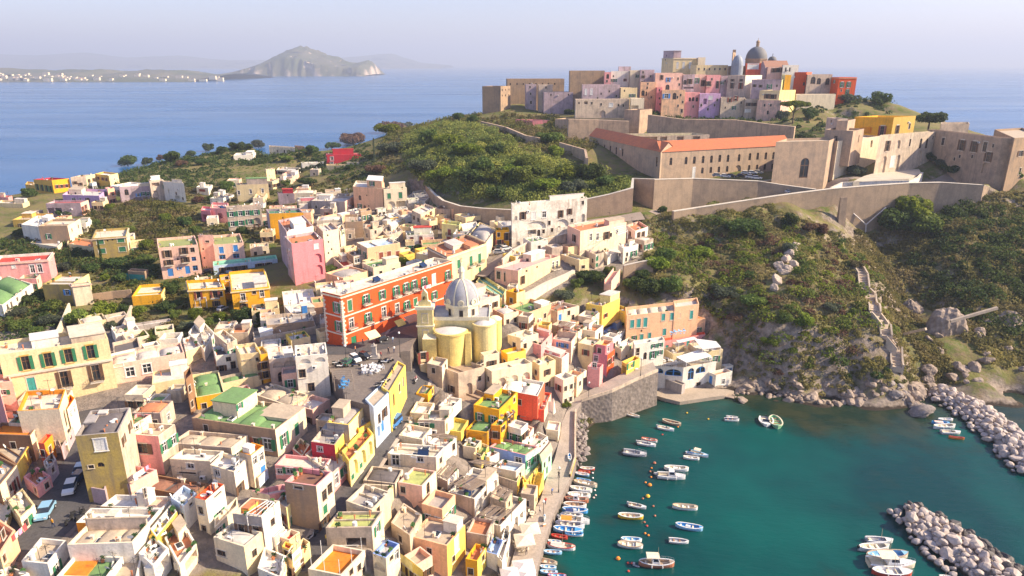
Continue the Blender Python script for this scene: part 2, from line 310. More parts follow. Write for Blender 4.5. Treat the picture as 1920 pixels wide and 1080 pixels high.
cs=n_mix(N,L,n_map(N,L,n_noise(N,L,.004,3),.4,.6),(.010,.080,.22),(.018,.108,.28))
c=n_mix(N,L,n_attr(N,'bay'),cs,cb)
L.new(c,b.inputs['Base Color']);b.inputs['IOR'].default_value=1.33;b.inputs['Specular IOR Level'].default_value=.35
mp=N.new('ShaderNodeMapping');mp.inputs['Scale'].default_value=(.0016,.010,1);mp.inputs['Rotation'].default_value=(0,0,R(-6));g=N.new('ShaderNodeNewGeometry');L.new(g.outputs['Position'],mp.inputs[0])
L.new(n_map(N,L,n_noise(N,L,1.,4,.6,mp.outputs[0]),.35,.65,.20,.29),b.inputs['Roughness'])
bp=N.new('ShaderNodeBump');bp.inputs['Strength'].default_value=.55;bp.inputs['Distance'].default_value=.22
mp2=N.new('ShaderNodeMapping');mp2.inputs['Scale'].default_value=(.35,.8,1);mp2.inputs['Rotation'].default_value=(0,0,R(28));L.new(g.outputs['Position'],mp2.inputs[0])
L.new(n_noise(N,L,1.,5,.62,mp2.outputs[0]),bp.inputs['Height']);L.new(bp.outputs[0],b.inputs['Normal'])
tag(gmesh('sea',WX,WY,np.zeros_like(WX),{'dep':dep,'bay':bay},m),kind='structure')
M_CAPE,N,L,b=nodes('far_rock')
c=n_mix(N,L,n_map(N,L,n_noise(N,L,.004,5),.42,.6),(.07,.08,.04),(.12,.11,.07))
g=N.new('ShaderNodeNewGeometry');sx=N.new('ShaderNodeSeparateXYZ');L.new(g.outputs['Normal'],sx.inputs[0])
ad=N.new('ShaderNodeMath');ad.operation='ADD';L.new(sx.outputs[2],ad.inputs[0]);L.new(n_map(N,L,n_noise(N,L,.006,4),.3,.7,-.35,.35),ad.inputs[1])
c=n_mix(N,L,n_map(N,L,ad.outputs[0],.25,.6,1,0),c,(.55,.42,.32));L.new(c,b.inputs['Base Color']);b.inputs['Roughness'].default_value=1
def far_land(name,prof,y0,D,depth,m,kind=None,nx=120,ny=26,cliffy=.5,sE_=5,amp=1.):
 """prof: (px,py) of the skyline; foot at pixel row y0, distance D"""
 k=D/cp;px=np.linspace(prof[0][0],prof[-1][0],nx);py=np.interp(px,[p[0]for p in prof],[p[1]for p in prof])
 v=np.linspace(0,1,ny);X=np.zeros((ny,nx));Y=X.copy();Z=X.copy()
 crest=.45
 for j in range(ny):
  t=v[j]
  for i in range(nx):
   Dc=D+depth*crest;p=U(px[i],130,0)if 0 else None
   x=(px[i]-960)/F;yy=(540-py[i])/F
   s=Dc/(cp+yy*sp_);zt=CZ+s*(-sp_+yy*cp)
   sh=(min(1,t/.08)*cliffy+(1-cliffy)*min(1,t/crest))if t<crest else max(0,1-((t-crest)/(1-crest))**2)
   Z[j,i]=max(-3,zt)*sh-(3 if t in(0,1)else 0);Yd=D+depth*t;X[j,i]=x*s;Y[j,i]=Yd
 r=vnoise(X,Y,D*.012,sE_)-.5;r2=vnoise(X,Y,D*.005,sE_+1)-.5
 e=np.clip(Z/12,0,1);Z+=(r*.22+r2*.12)*Z*amp*(np.abs((v-crest))[:,None]>.02);Y+=(r*.5+r2*.4)*D*.035*e*(v[:,None]<.4)
 o=gmesh(name,X,Y,Z,{},m);return o
cape=far_land('headland',[(425,141),(455,133),(470,128),(500,115),(530,100),(548,91),(560,88),(580,90),(605,101),(640,112),(665,119),(672,117),(688,113),(697,122),(703,139)],142,4900,900,M_CAPE,cliffy=.5)
tag(cape,kind='structure')
tag(far_land('far_shore',[(-60,126),(0,128),(30,132),(60,130),(90,135),(120,130),(150,132),(185,130),(205,138),(222,140),(240,134),(270,131),(330,132),(345,138),(380,139),(410,140),(440,138)],150,3300,1200,M_CAPE,cliffy=.25,sE_=9,amp=.6),kind='structure')
tag(far_land('far_hills',[(-80,98),(60,104),(150,98),(230,108),(330,104),(420,113),(520,112),(640,108),(730,100),(790,118),(840,122)],130,13000,3000,M_CAPE,cliffy=.1,sE_=12,amp=.4),kind='structure')
PROTO={}
def proto(key,fn):
 if key not in PROTO:
  mb=MB();fn(mb);o=mb.build(key);me=o.data;bpy.data.objects.remove(o);PROTO[key]=me
 return PROTO[key]
def bx(mb,x0,x1,y0,y1,z0,z1,m):mb.prism([(x0,y0),(x1,y0),(x1,y1),(x0,y1)],z0,z1,m,bottom=1)
def arcpts(n=8):return[(-.5*Q_.cos(Q_.pi*i/n),Q_.sin(Q_.pi*i/n))for i in range(n+1)]
def fmesh(kind):
 """unit opening x -.5...5, z 0..1, wall face y=0, y grows inward"""
 def f(mb):
  tm={'s':MT,'w':MW,'k':None,'b':shm('b'),'y':mat('ochre_trim',(.62,.40,.10),.8,.2),'n':None}[kind[0]]
  if tm and kind[0]!='b':
   for a,b_ in((-.60,-.5),(.5,.60)):bx(mb,a,b_,-.05,.02,-.02,1.07,tm)
   bx(mb,-.5,.5,-.05,.02,1.,1.07,tm);bx(mb,-.66,.66,-.14,.02,-.07,-.02,tm)
   bx(mb,-.64,.64,-.10,0,1.07,1.10,tm)
  fm=shm('b')if kind[0]=='b'else(MW if kind[0]in 'w'else shm('n'))
  y=.14
  for x in(-.5,-.035,.43):bx(mb,x,x+.07,y-.03,y+.02,0,1,fm)
  for z in(0,.6,.95):bx(mb,-.43,.43,y-.028,y+.018,z,z+.05,fm)
 return proto('window_'+kind,f)
def pane_mesh():return proto('pane',lambda mb:mb.face([(-.5,.16,0),(.5,.16,0),(.5,.16,1),(-.5,.16,1)],MG))
def shade_sheet_mesh():return proto('opening',lambda mb:mb.face([(-.5,0,0),(.5,0,0),(.5,0,1),(-.5,0,1)],MI))
def shmesh(c,closed):
 def f(mb):
  m=shm(c)
  if closed:
   bx(mb,-.5,0-.01,.03,.08,0,1,m)
   for k in range(7):bx(mb,-.45,-.06,.015,.03,.06+k*.13,.13+k*.13,m)
  else:
   bx(mb,-1.,-.53,-.10,-.055,0,1,m)
   for k in range(7):bx(mb,-.96,-.58,-.115,-.10,.06+k*.13,.13+k*.13,m)
 return proto('shutter_%s%d'%(c,closed),f)
def shmeshR(c,closed):
 def f(mb):
  m=shm(c)
  if closed:
   bx(mb,.01,.5,.03,.08,0,1,m)
   for k in range(7):bx(mb,.06,.45,.015,.03,.06+k*.13,.13+k*.13,m)
  else:
   bx(mb,.53,1.,-.10,-.055,0,1,m)
   for k in range(7):bx(mb,.58,.96,-.115,-.10,.06+k*.13,.13+k*.13,m)
 return proto('shutterR_%s%d'%(c,closed),f)
def door_mesh(c):
 def f(mb):
  m=shm(c);bx(mb,-.5,.5,.10,.16,0,1,m);bx(mb,-.4,-.06,.08,.10,.08,.9,m);bx(mb,.06,.4,.08,.10,.08,.9,m)
 return proto('door_'+c,f)
def balcony_mesh():
 def f(mb):bx(mb,-.5,.5,-.95,0,-.16,0,MT);bx(mb,-.4,-.34,-.6,0,-.4,-.16,MT);bx(mb,.34,.4,-.6,0,-.4,-.16,MT)
 return proto('balcony',f)
def railing_mesh():
 def f(mb):
  for i in range(13):
   x=-.48+.08*i;bx(mb,x-.008,x+.008,-.92,-.90,0,.9,M_IRON)
  for s in(-.49,.49):
   for j in range(5):bx(mb,s-.01,s+.01,-.9+.2*j,-.88+.2*j,0,.9,M_IRON)
   bx(mb,s-.01,s+.01,-.92,0,.88,.93,M_IRON)
  bx(mb,-.5,.5,-.93,-.89,.88,.93,M_IRON)
 return proto('railing',f)
def rthing(k):
 def f(mb):
  if k=='chimney':bx(mb,-.2,.2,-.2,.2,0,.8,wm('ivory'));bx(mb,-.28,.28,-.28,.28,.8,.88,MT)
  if k=='chimney_pot':mb.tube((0,0,0),(0,0,.9),.10,M_CLAY,n=8);mb.tube((0,0,.9),(0,0,1.),.15,M_CLAY,n=8)
  if k=='water_tank':mb.tube((0,0,.2),(0,0,1.),.36,mat('tank_plastic',(.62,.62,.60),.5),n=12);bx(mb,-.38,.38,-.3,.3,0,.2,M_STONE)
  if k=='satellite_dish':
   mb.lathe((0,0,0),[(.02,0),(.22,.04),(.42,.14)],MW,n=10);n=len(mb.v)
   for i,v in enumerate(mb.v):x,y,z=v;mb.v[i]=(x,-z*.8-y*.35-.1,y*.9+1.25)
   mb.tube((0,0,0),(0,0,1.2),.04,M_IRON,n=5)
  if k=='antenna':
   mb.tube((0,0,0),(0,0,3.2),.03,M_IRON,n=4);mb.tube((-.7,0,2.9),(.7,0,2.9),.02,M_IRON,n=4)
   for i in range(6):mb.tube((-.6+.24*i,-.35,2.9),(-.6+.24*i,.35,2.9),.015,M_IRON,n=3)
  if k=='air_conditioner':bx(mb,-.45,.45,-.38,-.02,0,.62,MW);mb.tube((-.1,-.39,.31),(-.1,-.40,.31),.24,M_IRON,n=12)
  if k=='solar_panel':mb.face([(-1,-.6,.3),(1,-.6,.3),(1,.6,1.1),(-1,.6,1.1)],mat('solar_glass',(.02,.04,.10),.15));bx(mb,-.9,.9,-.5,-.4,0,.32,M_IRON);bx(mb,-.9,.9,.4,.5,0,1.,M_IRON)
  if k=='skylight':bx(mb,-.7,.7,-.5,.5,0,.3,MW);mb.face([(-.6,-.4,.31),(.6,-.4,.31),(.6,.4,.31),(-.6,.4,.31)],MG)
  if k=='flower_pot':
   mb.tube((0,0,0),(0,0,.45),.2,M_CLAY,r1=.28,n=8)
   for i in range(26):
    a=i*2.4;r=.1+.28*((i*7)%10)/10;z=.5+.5*((i*3)%7)/7
    mb.face([(r*Q_.cos(a),r*Q_.sin(a),z),(r*Q_.cos(a)+.2,r*Q_.sin(a),z+.1),(r*Q_.cos(a)+.2,r*Q_.sin(a)+.16,z+.2),(r*Q_.cos(a),r*Q_.sin(a)+.16,z+.12)],mat('pot_leaves',(.05,.12,.03),.8,var=.4))
 return proto(k,f)
WK={'g':('w','g',0,1.05,1.7),'G':('s','g',1,1.1,1.9),'b':('w','b',0,1.,1.5),'B':('w','b',1,1.1,1.6),'t':('w','t',0,1.,1.7),'Y':('s','t',1,1.,1.9),'r':('s','r',0,1.,1.5),'R':('s','r',1,1.,1.6),'n':('s','n',0,1.,1.5),'w':('w',None,0,1.,1.5),'s':('s',None,0,.9,1.3),'d':('n',None,0,.8,1.1),'q':('n',None,0,.5,.6),'U':('b',None,0,1.3,1.4),'W':('w','w',1,1.,1.8),'P':('y','g',0,1.05,2.2)}
def putwin(root,org,P,d,L,u,zt,k,w=None,h=None,bal=0):
 """returns the hole (u0,u1,v0,v1,depth,arch)"""
 ang=Q_.atan2(d[1],d[0]);
 def place(nm,me,par,uu,z,sc_=(1,1,1),yo=0):
  nx,ny=-d[1],d[0]
  return inst(nm,me,par,(P[0]+d[0]*uu+nx*yo-org[0],P[1]+d[1]*uu+ny*yo-org[1],z-org[2]),ang,sc_)
 if k in 'LlMm':
  w=w or(2.2 if k in 'LM'else 1.3);h=h or(2.4 if k in 'LM'else 1.8);dd=1.6 if k in 'LM'else.5
  return(u-w/2,u+w/2,zt-h,zt,dd,1 if k in 'Ll'else 0)
 if k in 'DEFH':
  w=w or 1.15;h=h or 2.2;c={'D':'n','E':'g','F':'b','H':'t'}[k]
  o=inst('door',door_mesh(c),root,(P[0]+d[0]*u-org[0],P[1]+d[1]*u-org[1],zt-h-org[2]),ang,(w,1,h))
  return(u-w/2,u+w/2,zt-h,zt,.16,0)
 if k in 'aAV':
  w=w or 1.2;h=h or 2.
  o=place('window',fmesh('b'if k=='V'else 'n'),root,u,zt-h,(w,1,h));inst('pane',pane_mesh(),o,(0,0,0))
  return(u-w/2,u+w/2,zt-h,zt,.17,1)
 fr,shc,cl,dw,dh=WK[k];w=w or dw;h=h or dh
 o=place('window',fmesh(fr),root,u,zt-h,(w,1,h));inst('pane',pane_mesh(),o,(0,0,0))
 if shc:
  inst('shutter',shmesh(shc,cl),o,(0,0,0));inst('shutter',shmeshR(shc,cl),o,(0,0,0))
 if bal:
  b=place('balcony',balcony_mesh(),root,u,zt-h,(w*1.8,1,1));inst('railing',railing_mesh(),b,(0,0,0))
 return(u-w/2,u+w/2,zt-h,zt,.17,0)
def facade(mb,P,Q,z0,z1,ops,m,md=None):
 P=V3(P[:2]);Q=V3(Q[:2]);L=(Q-P).length;d=(Q-P)/L;inn=V3((-d.y,d.x));md=md or m
 good=[]
 for o in ops:
  o=list(o);o[0]=max(o[0],.05);o[1]=min(o[1],L-.05);o[2]=max(o[2],z0+.02);o[3]=min(o[3],z1-.05)
  if o[1]-o[0]>.1 and o[3]-o[2]>.1 and not any(o[0]<g[1]and g[0]<o[1]and o[2]<g[3]and g[2]<o[3]for g in good):good.append(o)
 us=sorted({0.,L,*[o[0]for o in good],*[o[1]for o in good]});vs=sorted({z0,z1,*[o[2]for o in good],*[o[3]for o in good]})
 def pt(u,v,dp=0):q=P+d*u+inn*dp;return(q.x,q.y,v)
 for j in range(len(vs)-1):
  vc=(vs[j]+vs[j+1])/2;run=None
  for i in range(len(us)-1):
   uc=(us[i]+us[i+1])/2
   hole=any(o[0]<uc<o[1]and o[2]<vc<o[3]for o in good)
   if not hole:
    if run is None:run=us[i]
   if(hole or i==len(us)-2)and run is not None:
    e=us[i]if hole else us[i+1]
    mb.face([pt(run,vs[j]),pt(e,vs[j]),pt(e,vs[j+1]),pt(run,vs[j+1])],m);run=None
 for u0,u1,v0,v1,dp,arch in good:
  mb.face([pt(u0,v0),pt(u0,v0,dp),pt(u0,v1,dp),pt(u0,v1)],md);mb.face([pt(u1,v0,dp),pt(u1,v0),pt(u1,v1),pt(u1,v1,dp)],md)
  mb.face([pt(u0,v1),pt(u0,v1,dp),pt(u1,v1,dp),pt(u1,v1)],md);mb.face([pt(u0,v0,dp),pt(u0,v0),pt(u1,v0),pt(u1,v0,dp)],md)
  mb.face([pt(u0,v0,dp+.004),pt(u1,v0,dp+.004),pt(u1,v1,dp+.004),pt(u0,v1,dp+.004)],md)
  if arch:
   hh=min((u1-u0)/2,(v1-v0)*.7);c=(u0+u1)/2;r=(u1-u0)/2;n=6;zb=v1-hh
   lf=[(c-r*Q_.cos(Q_.pi/2*i/n),zb+hh*Q_.sin(Q_.pi/2*i/n))for i in range(n+1)]
   mb.face([pt(u0,v1)]+[pt(a,b)for a,b in lf],m);mb.face([pt(2*c-a,b)for a,b in lf[::-1]]+[pt(u1,v1)],m)
   for i in range(n):
    a,b_=lf[i],lf[i+1];mb.face([pt(*a),pt(*b_),pt(*b_,min(dp,.6)),pt(*a,min(dp,.6))],md);mb.face([pt(2*c-b_[0],b_[1]),pt(2*c-a[0],a[1]),pt(2*c-a[0],a[1],min(dp,.6)),pt(2*c-b_[0],b_[1],min(dp,.6))],md)
def parsew(spec,L,H,z1,sE_,bal_default=0,P=None,d=None):
 """'3x2g' grid; '3x2g+' balconies; explicit 'u,v,k[+][,w,h]' with u a fraction, v metres below the wall top of the opening's head; separated by ;"""
 out=[];rr=random.Random(sE_)
 for t in(spec or '').split(';'):
  t=t.strip()
  if not t:continue
  if t[0]=='*':
   p=t[1:].split(',');X,Y=px(p[0]+','+p[1]);x=(X-960)/F;y=(540-Y)/F;D3=(x,cp+y*sp_,-sp_+y*cp)
   nx,ny=-d[1],d[0];tt=(P[0]*nx+P[1]*ny)/(D3[0]*nx+D3[1]*ny);qx,qy=D3[0]*tt,D3[1]*tt
   u=(qx-P[0])*d[0]+(qy-P[1])*d[1];z=CZ+D3[2]*tt;k=p[2]
   if-.3<u<L+.3:out.append((u,z1-z,k[0],float(p[3])if len(p)>3 else None,float(p[4])if len(p)>4 else None,len(k)>1))
   continue
  g=re.match(r'^(\d+)x(\d+)([A-Za-z])(\+?)(?:@([\d.]+))?(?:/([\d.]+))?$',t)
  if g:
   nc,nr,k,b,v0,pit=int(g[1]),int(g[2]),g[3],g[4]=='+',float(g[5]or 1.1),float(g[6]or 3.2)
   for r_ in range(nr):
    for c_ in range(nc):
     if rr.random()<.06 and nc*nr>3:continue
     out.append(((c_+.5)/nc*L+rr.uniform(-.15,.15),v0+r_*pit,k,None,None,b and rr.random()<.7))
  else:
   p=t.split(',');k=p[2];out.append((float(p[0])*L,float(p[1]),k[0],float(p[3])if len(p)>3 else None,float(p[4])if len(p)>4 else None,len(k)>1))
 return out
ZF=[0,0,1.]
def Zm(x0,y0,s):ZF[:]=[x0,y0,s]
def px(t):a,b=map(float,t.split(','));return ZF[0]+a/ZF[2],ZF[1]+b/ZF[2]
HN=[0]
INFO=[]
FARD=[0]
BASEP=[];FOOT=[];HLIST=[];ROADS=[]
def zres(t,zr):
 if isinstance(zr,(int,float)):return zr
 X,Y=px(t);yy=(540-Y)/F
 if isinstance(zr,str):D=float(zr[1:])
 else:D=U(X,ZF[1]+zr[0]/ZF[2],zr[1]).y
 if not isinstance(zr,str)and zr[1]<50:BASEP.append((round(X),round(ZF[1]+zr[0]/ZF[2]),zr[1]))
 FARD[0]=D
 return CZ+D/(cp+yy*sp_)*(-sp_+yy*cp)
def WALLT(lb,pts,thick,down,m,name='retaining_wall',cat='wall',coping=1,zb=None,Gq=None,batter=0,posts=None):
 """wall along pixel points x,y,z (z the top's height); down = metres below the top"""
 Q=[]
 for t in pts.split():
  a,b,c=t.split(',');X,Y=px(a+','+b);Q.append(U(X,Y,float(c)))
 c=sum(Q,V3((0,0,0)))/len(Q);org=(c.x,c.y,max(0,c.z-down));root=empty(name,org);tag(root,lb,cat,Gq);mb=MB();cb=MB();mm=mat_or(m)
 nn=[]
 for i,p in enumerate(Q):
  d=Q[min(i+1,len(Q)-1)]-Q[max(i-1,0)];d.z=0;d.normalize();nn.append(V3((-d.y,d.x,0)))
 for i in range(len(Q)-1):
  p,q=Q[i],Q[i+1];a,b=nn[i],nn[i+1];seg=max(1,int((q-p).length/6))
  z0=min(p.z,q.z)-down if zb is None else zb
  f0,f1,k0,k1=p-a*batter,q-b*batter,p+a*thick,q+b*thick
  mb.face([(f0.x,f0.y,z0),(f1.x,f1.y,z0),tu_(q),tu_(p)],mm);mb.face([(k1.x,k1.y,z0),(k0.x,k0.y,z0),(k0.x,k0.y,p.z),(k1.x,k1.y,q.z)],mm);mb.face([tu_(p),tu_(q),(k1.x,k1.y,q.z),(k0.x,k0.y,p.z)],mm)
  if coping:
   u=V3((0,0,.12));e=.08
   A=[p-a*e+u*0,q-b*e,q+b*(thick+e),p+a*(thick+e)]
   cb.face([x+V3((0,0,.14))for x in A],MT)
   for j in range(4):r1,r2=A[j],A[(j+1)%4];cb.face([r1+V3((0,0,-.02)),r2+V3((0,0,-.02)),r2+V3((0,0,.14)),r1+V3((0,0,.14))],MT)
 for i,s in((0,1),(len(Q)-1,-1)):
  p=Q[i];a=nn[i];z0=p.z-down if zb is None else zb;f=p-a*batter;k=p+a*thick;mb.face([(f.x,f.y,z0),(p.x,p.y,p.z),(k.x,k.y,p.z),(k.x,k.y,z0)],mm)
 mb.build('wall',root,org)
 if coping:cb.build('coping',root,org)
 return root,Q
def mat_or(m):return(wm(m)if m in WALL else m)if isinstance(m,str)else m
def H(lb,pts,zr,wall,roof='white',w0='',w1='',name='house',cat='house',zb=None,hp=.55,cop=None,va=0,vm=None,jk='',Rq=(),si_=None,wo=0,Cn=None,gable=None,Gq=None,th_='',par=1,pw=None,side3=None):
 HN[0]+=1;sE_=HN[0]*13+5;rr=random.Random(sE_)
 far=isinstance(zr,str)and zr[0]=='D';zr=zr if pw else zres(pts.split()[1],zr)
 if pw:P=[V3((*p,zr))for p in pw]
 elif far or zr>57:
  X,Y=px(pts.split()[1]);yy=(540-Y)/F;D=(zr-CZ)/(-sp_+yy*cp)*(cp+yy*sp_)if abs(zr-CZ)>4 and not far else None
  if far:D=FARD[0]
  if D is None:D=FARD[0]
  s=D/(cp+yy*sp_);xs=[(px(t)[0]-960)/F*s for t in pts.split()];wA=abs(xs[1]-xs[0]);wC=abs(xs[2]-xs[1])
  dA,dC=(9,min(5,.15*wC))if wA<wC else(min(5,.15*wA),9)
  P=[V3((xs[0]*(D+dA)/D,D+dA,zr)),V3((xs[1],D,zr)),V3((xs[2]*(D+dC)/D,D+dC,zr))]
 else:P=[U(*px(t),zr)for t in pts.split()]
 if len(P)==3:P.append(P[0]+P[2]-P[1])
 P=[V3((p.x,p.y))for p in P]
 n=len(P);ar=sum(P[i].x*P[(i+1)%n].y-P[(i+1)%n].x*P[i].y for i in range(n))
 HLIST.append((sum(p.x for p in P)/4,sum(p.y for p in P)/4,zr,lb,wall,[tu_(p)for p in P]))
 if ar<0:P=[P[1],P[0]]+P[2:][::-1]
 c=sum(P,V3((0,0)))/n;gz=[G(p.x,p.y)for p in P]+[G(c.x,c.y)]
 z0=(min(gz)-.8)if zb is None else zb
 FOOT.append(([tu_(p)for p in P],zr-2.6,z0))
 org=(c.x,c.y,max(z0,0));root=empty(name,org);tag(root,lb,cat,Gq)
 INFO.append((lb,round(zr-max(gz),1),[round((P[(i+1)%n]-P[i]).length,1)for i in range(n)]))
 if zr<42 and name=='house':
  if not w0:w0=rr.choice(['','1x1s','2x1n','1x2s','2x1g','1x1r','2x2s'])
  if not w1:w1=rr.choice(['1x1s','2x1g','1x2g','2x1n','1x1w','2x2s'])
  if not th_:th_='2x1s'
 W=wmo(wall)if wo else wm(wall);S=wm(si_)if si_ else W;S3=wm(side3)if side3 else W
 hp_=hp if gable is None else 0
 zt=zr-hp_
 mb=MB()
 for i in range(n):
  A,B=P[i],P[(i+1)%n];L=(B-A).length
  if L<.1:continue
  d=(B-A)/L;sp=w0 if i==0 else w1 if i==1 else th_ if i==2 else ''
  ops=[]
  for u,v,k,ww,hh,bal in parsew(sp,L,zt-z0,zt,sE_+i,P=(A.x,A.y),d=(d.x,d.y)):
   ww_=ww or 1.1
   if u-ww_/2<.2 or u+ww_/2>L-.2 and L>1:u=min(max(u,ww_/2+.25),L-ww_/2-.25)
   if zt-v-(hh or 1.8)<z0+.3:continue
   if any(abs(u-(o[0]+o[1])/2)<(ww_+o[1]-o[0])/2+.1 and abs((zt-v)-o[3])<1.2 for o in ops):continue
   ops.append(putwin(root,org,(A.x,A.y),(d.x,d.y),L,u,zt-v,k,ww,hh,bal))
  m_=S if i==1 else S3 if i==2 else W
  facade(mb,A,B,z0,zt,ops,m_)
  if i<2 and L>5 and rr.random()<.35 and ops:
   u=rr.uniform(.15,.85)*L;zz=zt-rr.uniform(1.5,3)
   if not any(o[0]-.6<u<o[1]+.6 and o[2]-.7<zz<o[3]+.5 for o in ops):inst('air_conditioner',rthing('air_conditioner'),root,(A.x+d.x*u-org[0],A.y+d.y*u-org[1],zz-org[2]),Q_.atan2(d.y,d.x))
 mb.build('wall',root,org)
 PT=min(.24,.06*min((P[1]-P[0]).length,(P[2]-P[1]).length)+.04)
 def ins(t):
  out=[]
  for i in range(n):
   a,b,c_=P[i-1],P[i],P[(i+1)%n];d1=(b-a).normalized();d2=(c_-b).normalized();n1=V3((-d1.y,d1.x));n2=V3((-d2.y,d2.x));bi=(n1+n2)
   k=max(1+n1.dot(n2),.3);out.append(b+bi*(t/k))
  return out
 rf=MB();RM=rm(roof)
 q=ins(PT if par else 0)
 ro=None
 if gable:
  hgt=hp;ov=ins(-.25);zz=zt
  if gable=='ab':m1=(ov[1]+ov[2])/2;m0=(ov[0]+ov[3])/2;R_=[(m0,m1)];sl_=[(ov[0],ov[1],m1,m0),(ov[2],ov[3],m0,m1)];tri=[(P[1],P[2],(P[1]+P[2])/2),(P[3],P[0],(P[3]+P[0])/2)]
  elif gable=='bc':m1=(ov[2]+ov[3])/2;m0=(ov[0]+ov[1])/2;sl_=[(ov[1],ov[2],m1,m0),(ov[3],ov[0],m0,m1)];tri=[(P[0],P[1],(P[0]+P[1])/2),(P[2],P[3],(P[2]+P[3])/2)]
  elif gable=='hip':
   m0=(ov[0]+ov[3])/2;m1=(ov[1]+ov[2])/2;dd=(m1-m0);hw=(ov[3]-ov[0]).length/2;m0=m0+dd.normalized()*hw*.9;m1=m1-dd.normalized()*hw*.9
   sl_=[(ov[0],ov[1],m1,m0),(ov[2],ov[3],m0,m1)];tri=[]
   rf.face([(*ov[1],zz-.06),(*ov[2],zz-.06),(*m1,zz+hgt)],RM);rf.face([(*ov[3],zz-.06),(*ov[0],zz-.06),(*m0,zz+hgt)],RM)
  else:sl_=[];tri=[];rf.face([(*ov[0],zz+.05),(*ov[1],zz+.05),(*ov[2],zz+hgt),(*ov[3],zz+hgt)],RM);rf.face([(*P[1],zz-.01),(*P[2],zz-.01),(*P[2],zz+hgt-.05)],W);rf.face([(*P[3],zz-.01),(*P[0],zz-.01),(*P[3],zz+hgt-.05)],W);rf.face([(*P[2],zz-.01),(*P[3],zz-.01),(*P[3],zz+hgt-.05),(*P[2],zz+hgt-.05)],W)
  for a,b,e,f_ in sl_:rf.face([(*a,zz-.06),(*b,zz-.06),(*e,zz+hgt),(*f_,zz+hgt)],RM)
  rf.build('roof',root,org)
  if tri:
   for a,b,e in tri:
    tb=MB();tb.face([(*a,zz),(*b,zz),(*e,zz+hgt-.12)],W);tb.build('gable',root,org)
  return root,P,org
 rf.face([(*p,zt-.25)for p in q],RM);ro=rf.build('roof',root,org)
 if par:
  pm=MB();cm=wm(cop)if cop else W
  for i in range(n):
   a,b=P[i],P[(i+1)%n];a2,b2=q[i],q[(i+1)%n]
   pm.face([(*a,zt),(*b,zt),(*b,zr),(*a,zr)],W if i!=1 else S);pm.face([(*b2,zt-.25),(*a2,zt-.25),(*a2,zr),(*b2,zr)],cm);pm.face([(*a,zr),(*b,zr),(*b2,zr),(*a2,zr)],cm)
  pm.build('parapet',root,org)
 if Cn:
  cb=MB();cmm=wm(Cn)if Cn in WALL else MT;o1=ins(-.28)
  for zc,hc in((zt-.05,.28),):
   for i in range(n):
    a,b=P[i],P[(i+1)%n];a1,b1=o1[i],o1[(i+1)%n]
    cb.face([(*a1,zc),(*b1,zc),(*b1,zc+hc),(*a1,zc+hc)],cmm);cb.face([(*a1,zc+hc),(*b1,zc+hc),(*b,zc+hc),(*a,zc+hc)],cmm);cb.face([(*a,zc),(*b,zc),(*b1,zc),(*a1,zc)],cmm)
  cb.build('cornice',root,org)
 e1=P[1]-P[0];e2=(P[2]-P[1])
 def loc(s,t):return P[0]+e1*s+e2*t
 L1,L2=e1.length,e2.length;za=zt-.25
 used=[]
 if not Rq and name=='house'and jk!='0'and L1*L2>22 and not va and zr<45 and rr.random()<.4:
  a0=rr.choice([.04,.6]);b0=rr.choice([.5,.62]);Rq=[(a0,b0,a0+.36,.96,rr.uniform(1.4,2.2),rr.choice([wall,'white','ivory']),rr.choice(['ivory','tan','pale','white']),'1x1s'if rr.random()<.5 else '','')]
 if name=='house'and zr<45 and L1*L2>24 and not va and not Rq and rr.random()<.5:
  t_=rr.uniform(.35,.65);dm_=MB();a_=loc(.03,t_);b_=loc(.97,t_);dd_=e2.normalized()*.16;dm_.prism([tu_(a_),tu_(b_),tu_(b_+dd_),tu_(a_+dd_)],za,za+.32,W);dm_.build('roof_curb',root,org)
 for r_ in Rq:
  s0,t0,s1,t1,h,rw,rr_=r_[:7];qd=[loc(s0,t0),loc(s1,t0),loc(s1,t1),loc(s0,t1)]
  used.append((s0,t0,s1,t1));b2=MB();rwm=wm(rw);zt2=za+h
  for i in range(4):
   A,B=qd[i],qd[(i+1)%4];L=(B-A).length;d=(B-A)/L;ops=[]
   spx=r_[7+i]if len(r_)>7+i else ''
   for u,v,k,ww,hh,bal in parsew(spx,L,h,zt2,sE_+i,P=(A.x,A.y),d=(d.x,d.y)):
    ops.append(putwin(root,org,(A.x,A.y),(d.x,d.y),L,u,zt2-v,k,ww,hh,bal))
   facade(b2,A,B,za-.02,zt2,ops,rwm)
  room=b2.build('roof_room',root,org)
  b3=MB();cc=sum(qd,V3((0,0)))/4;ex=[cc+(p-cc)*1.04+(p-cc).normalized()*.1 for p in qd];b3.prism([tu_(p)for p in ex],zt2,zt2+.18,rm(rr_),bottom=1);b3.build('roof_slab',room,org)
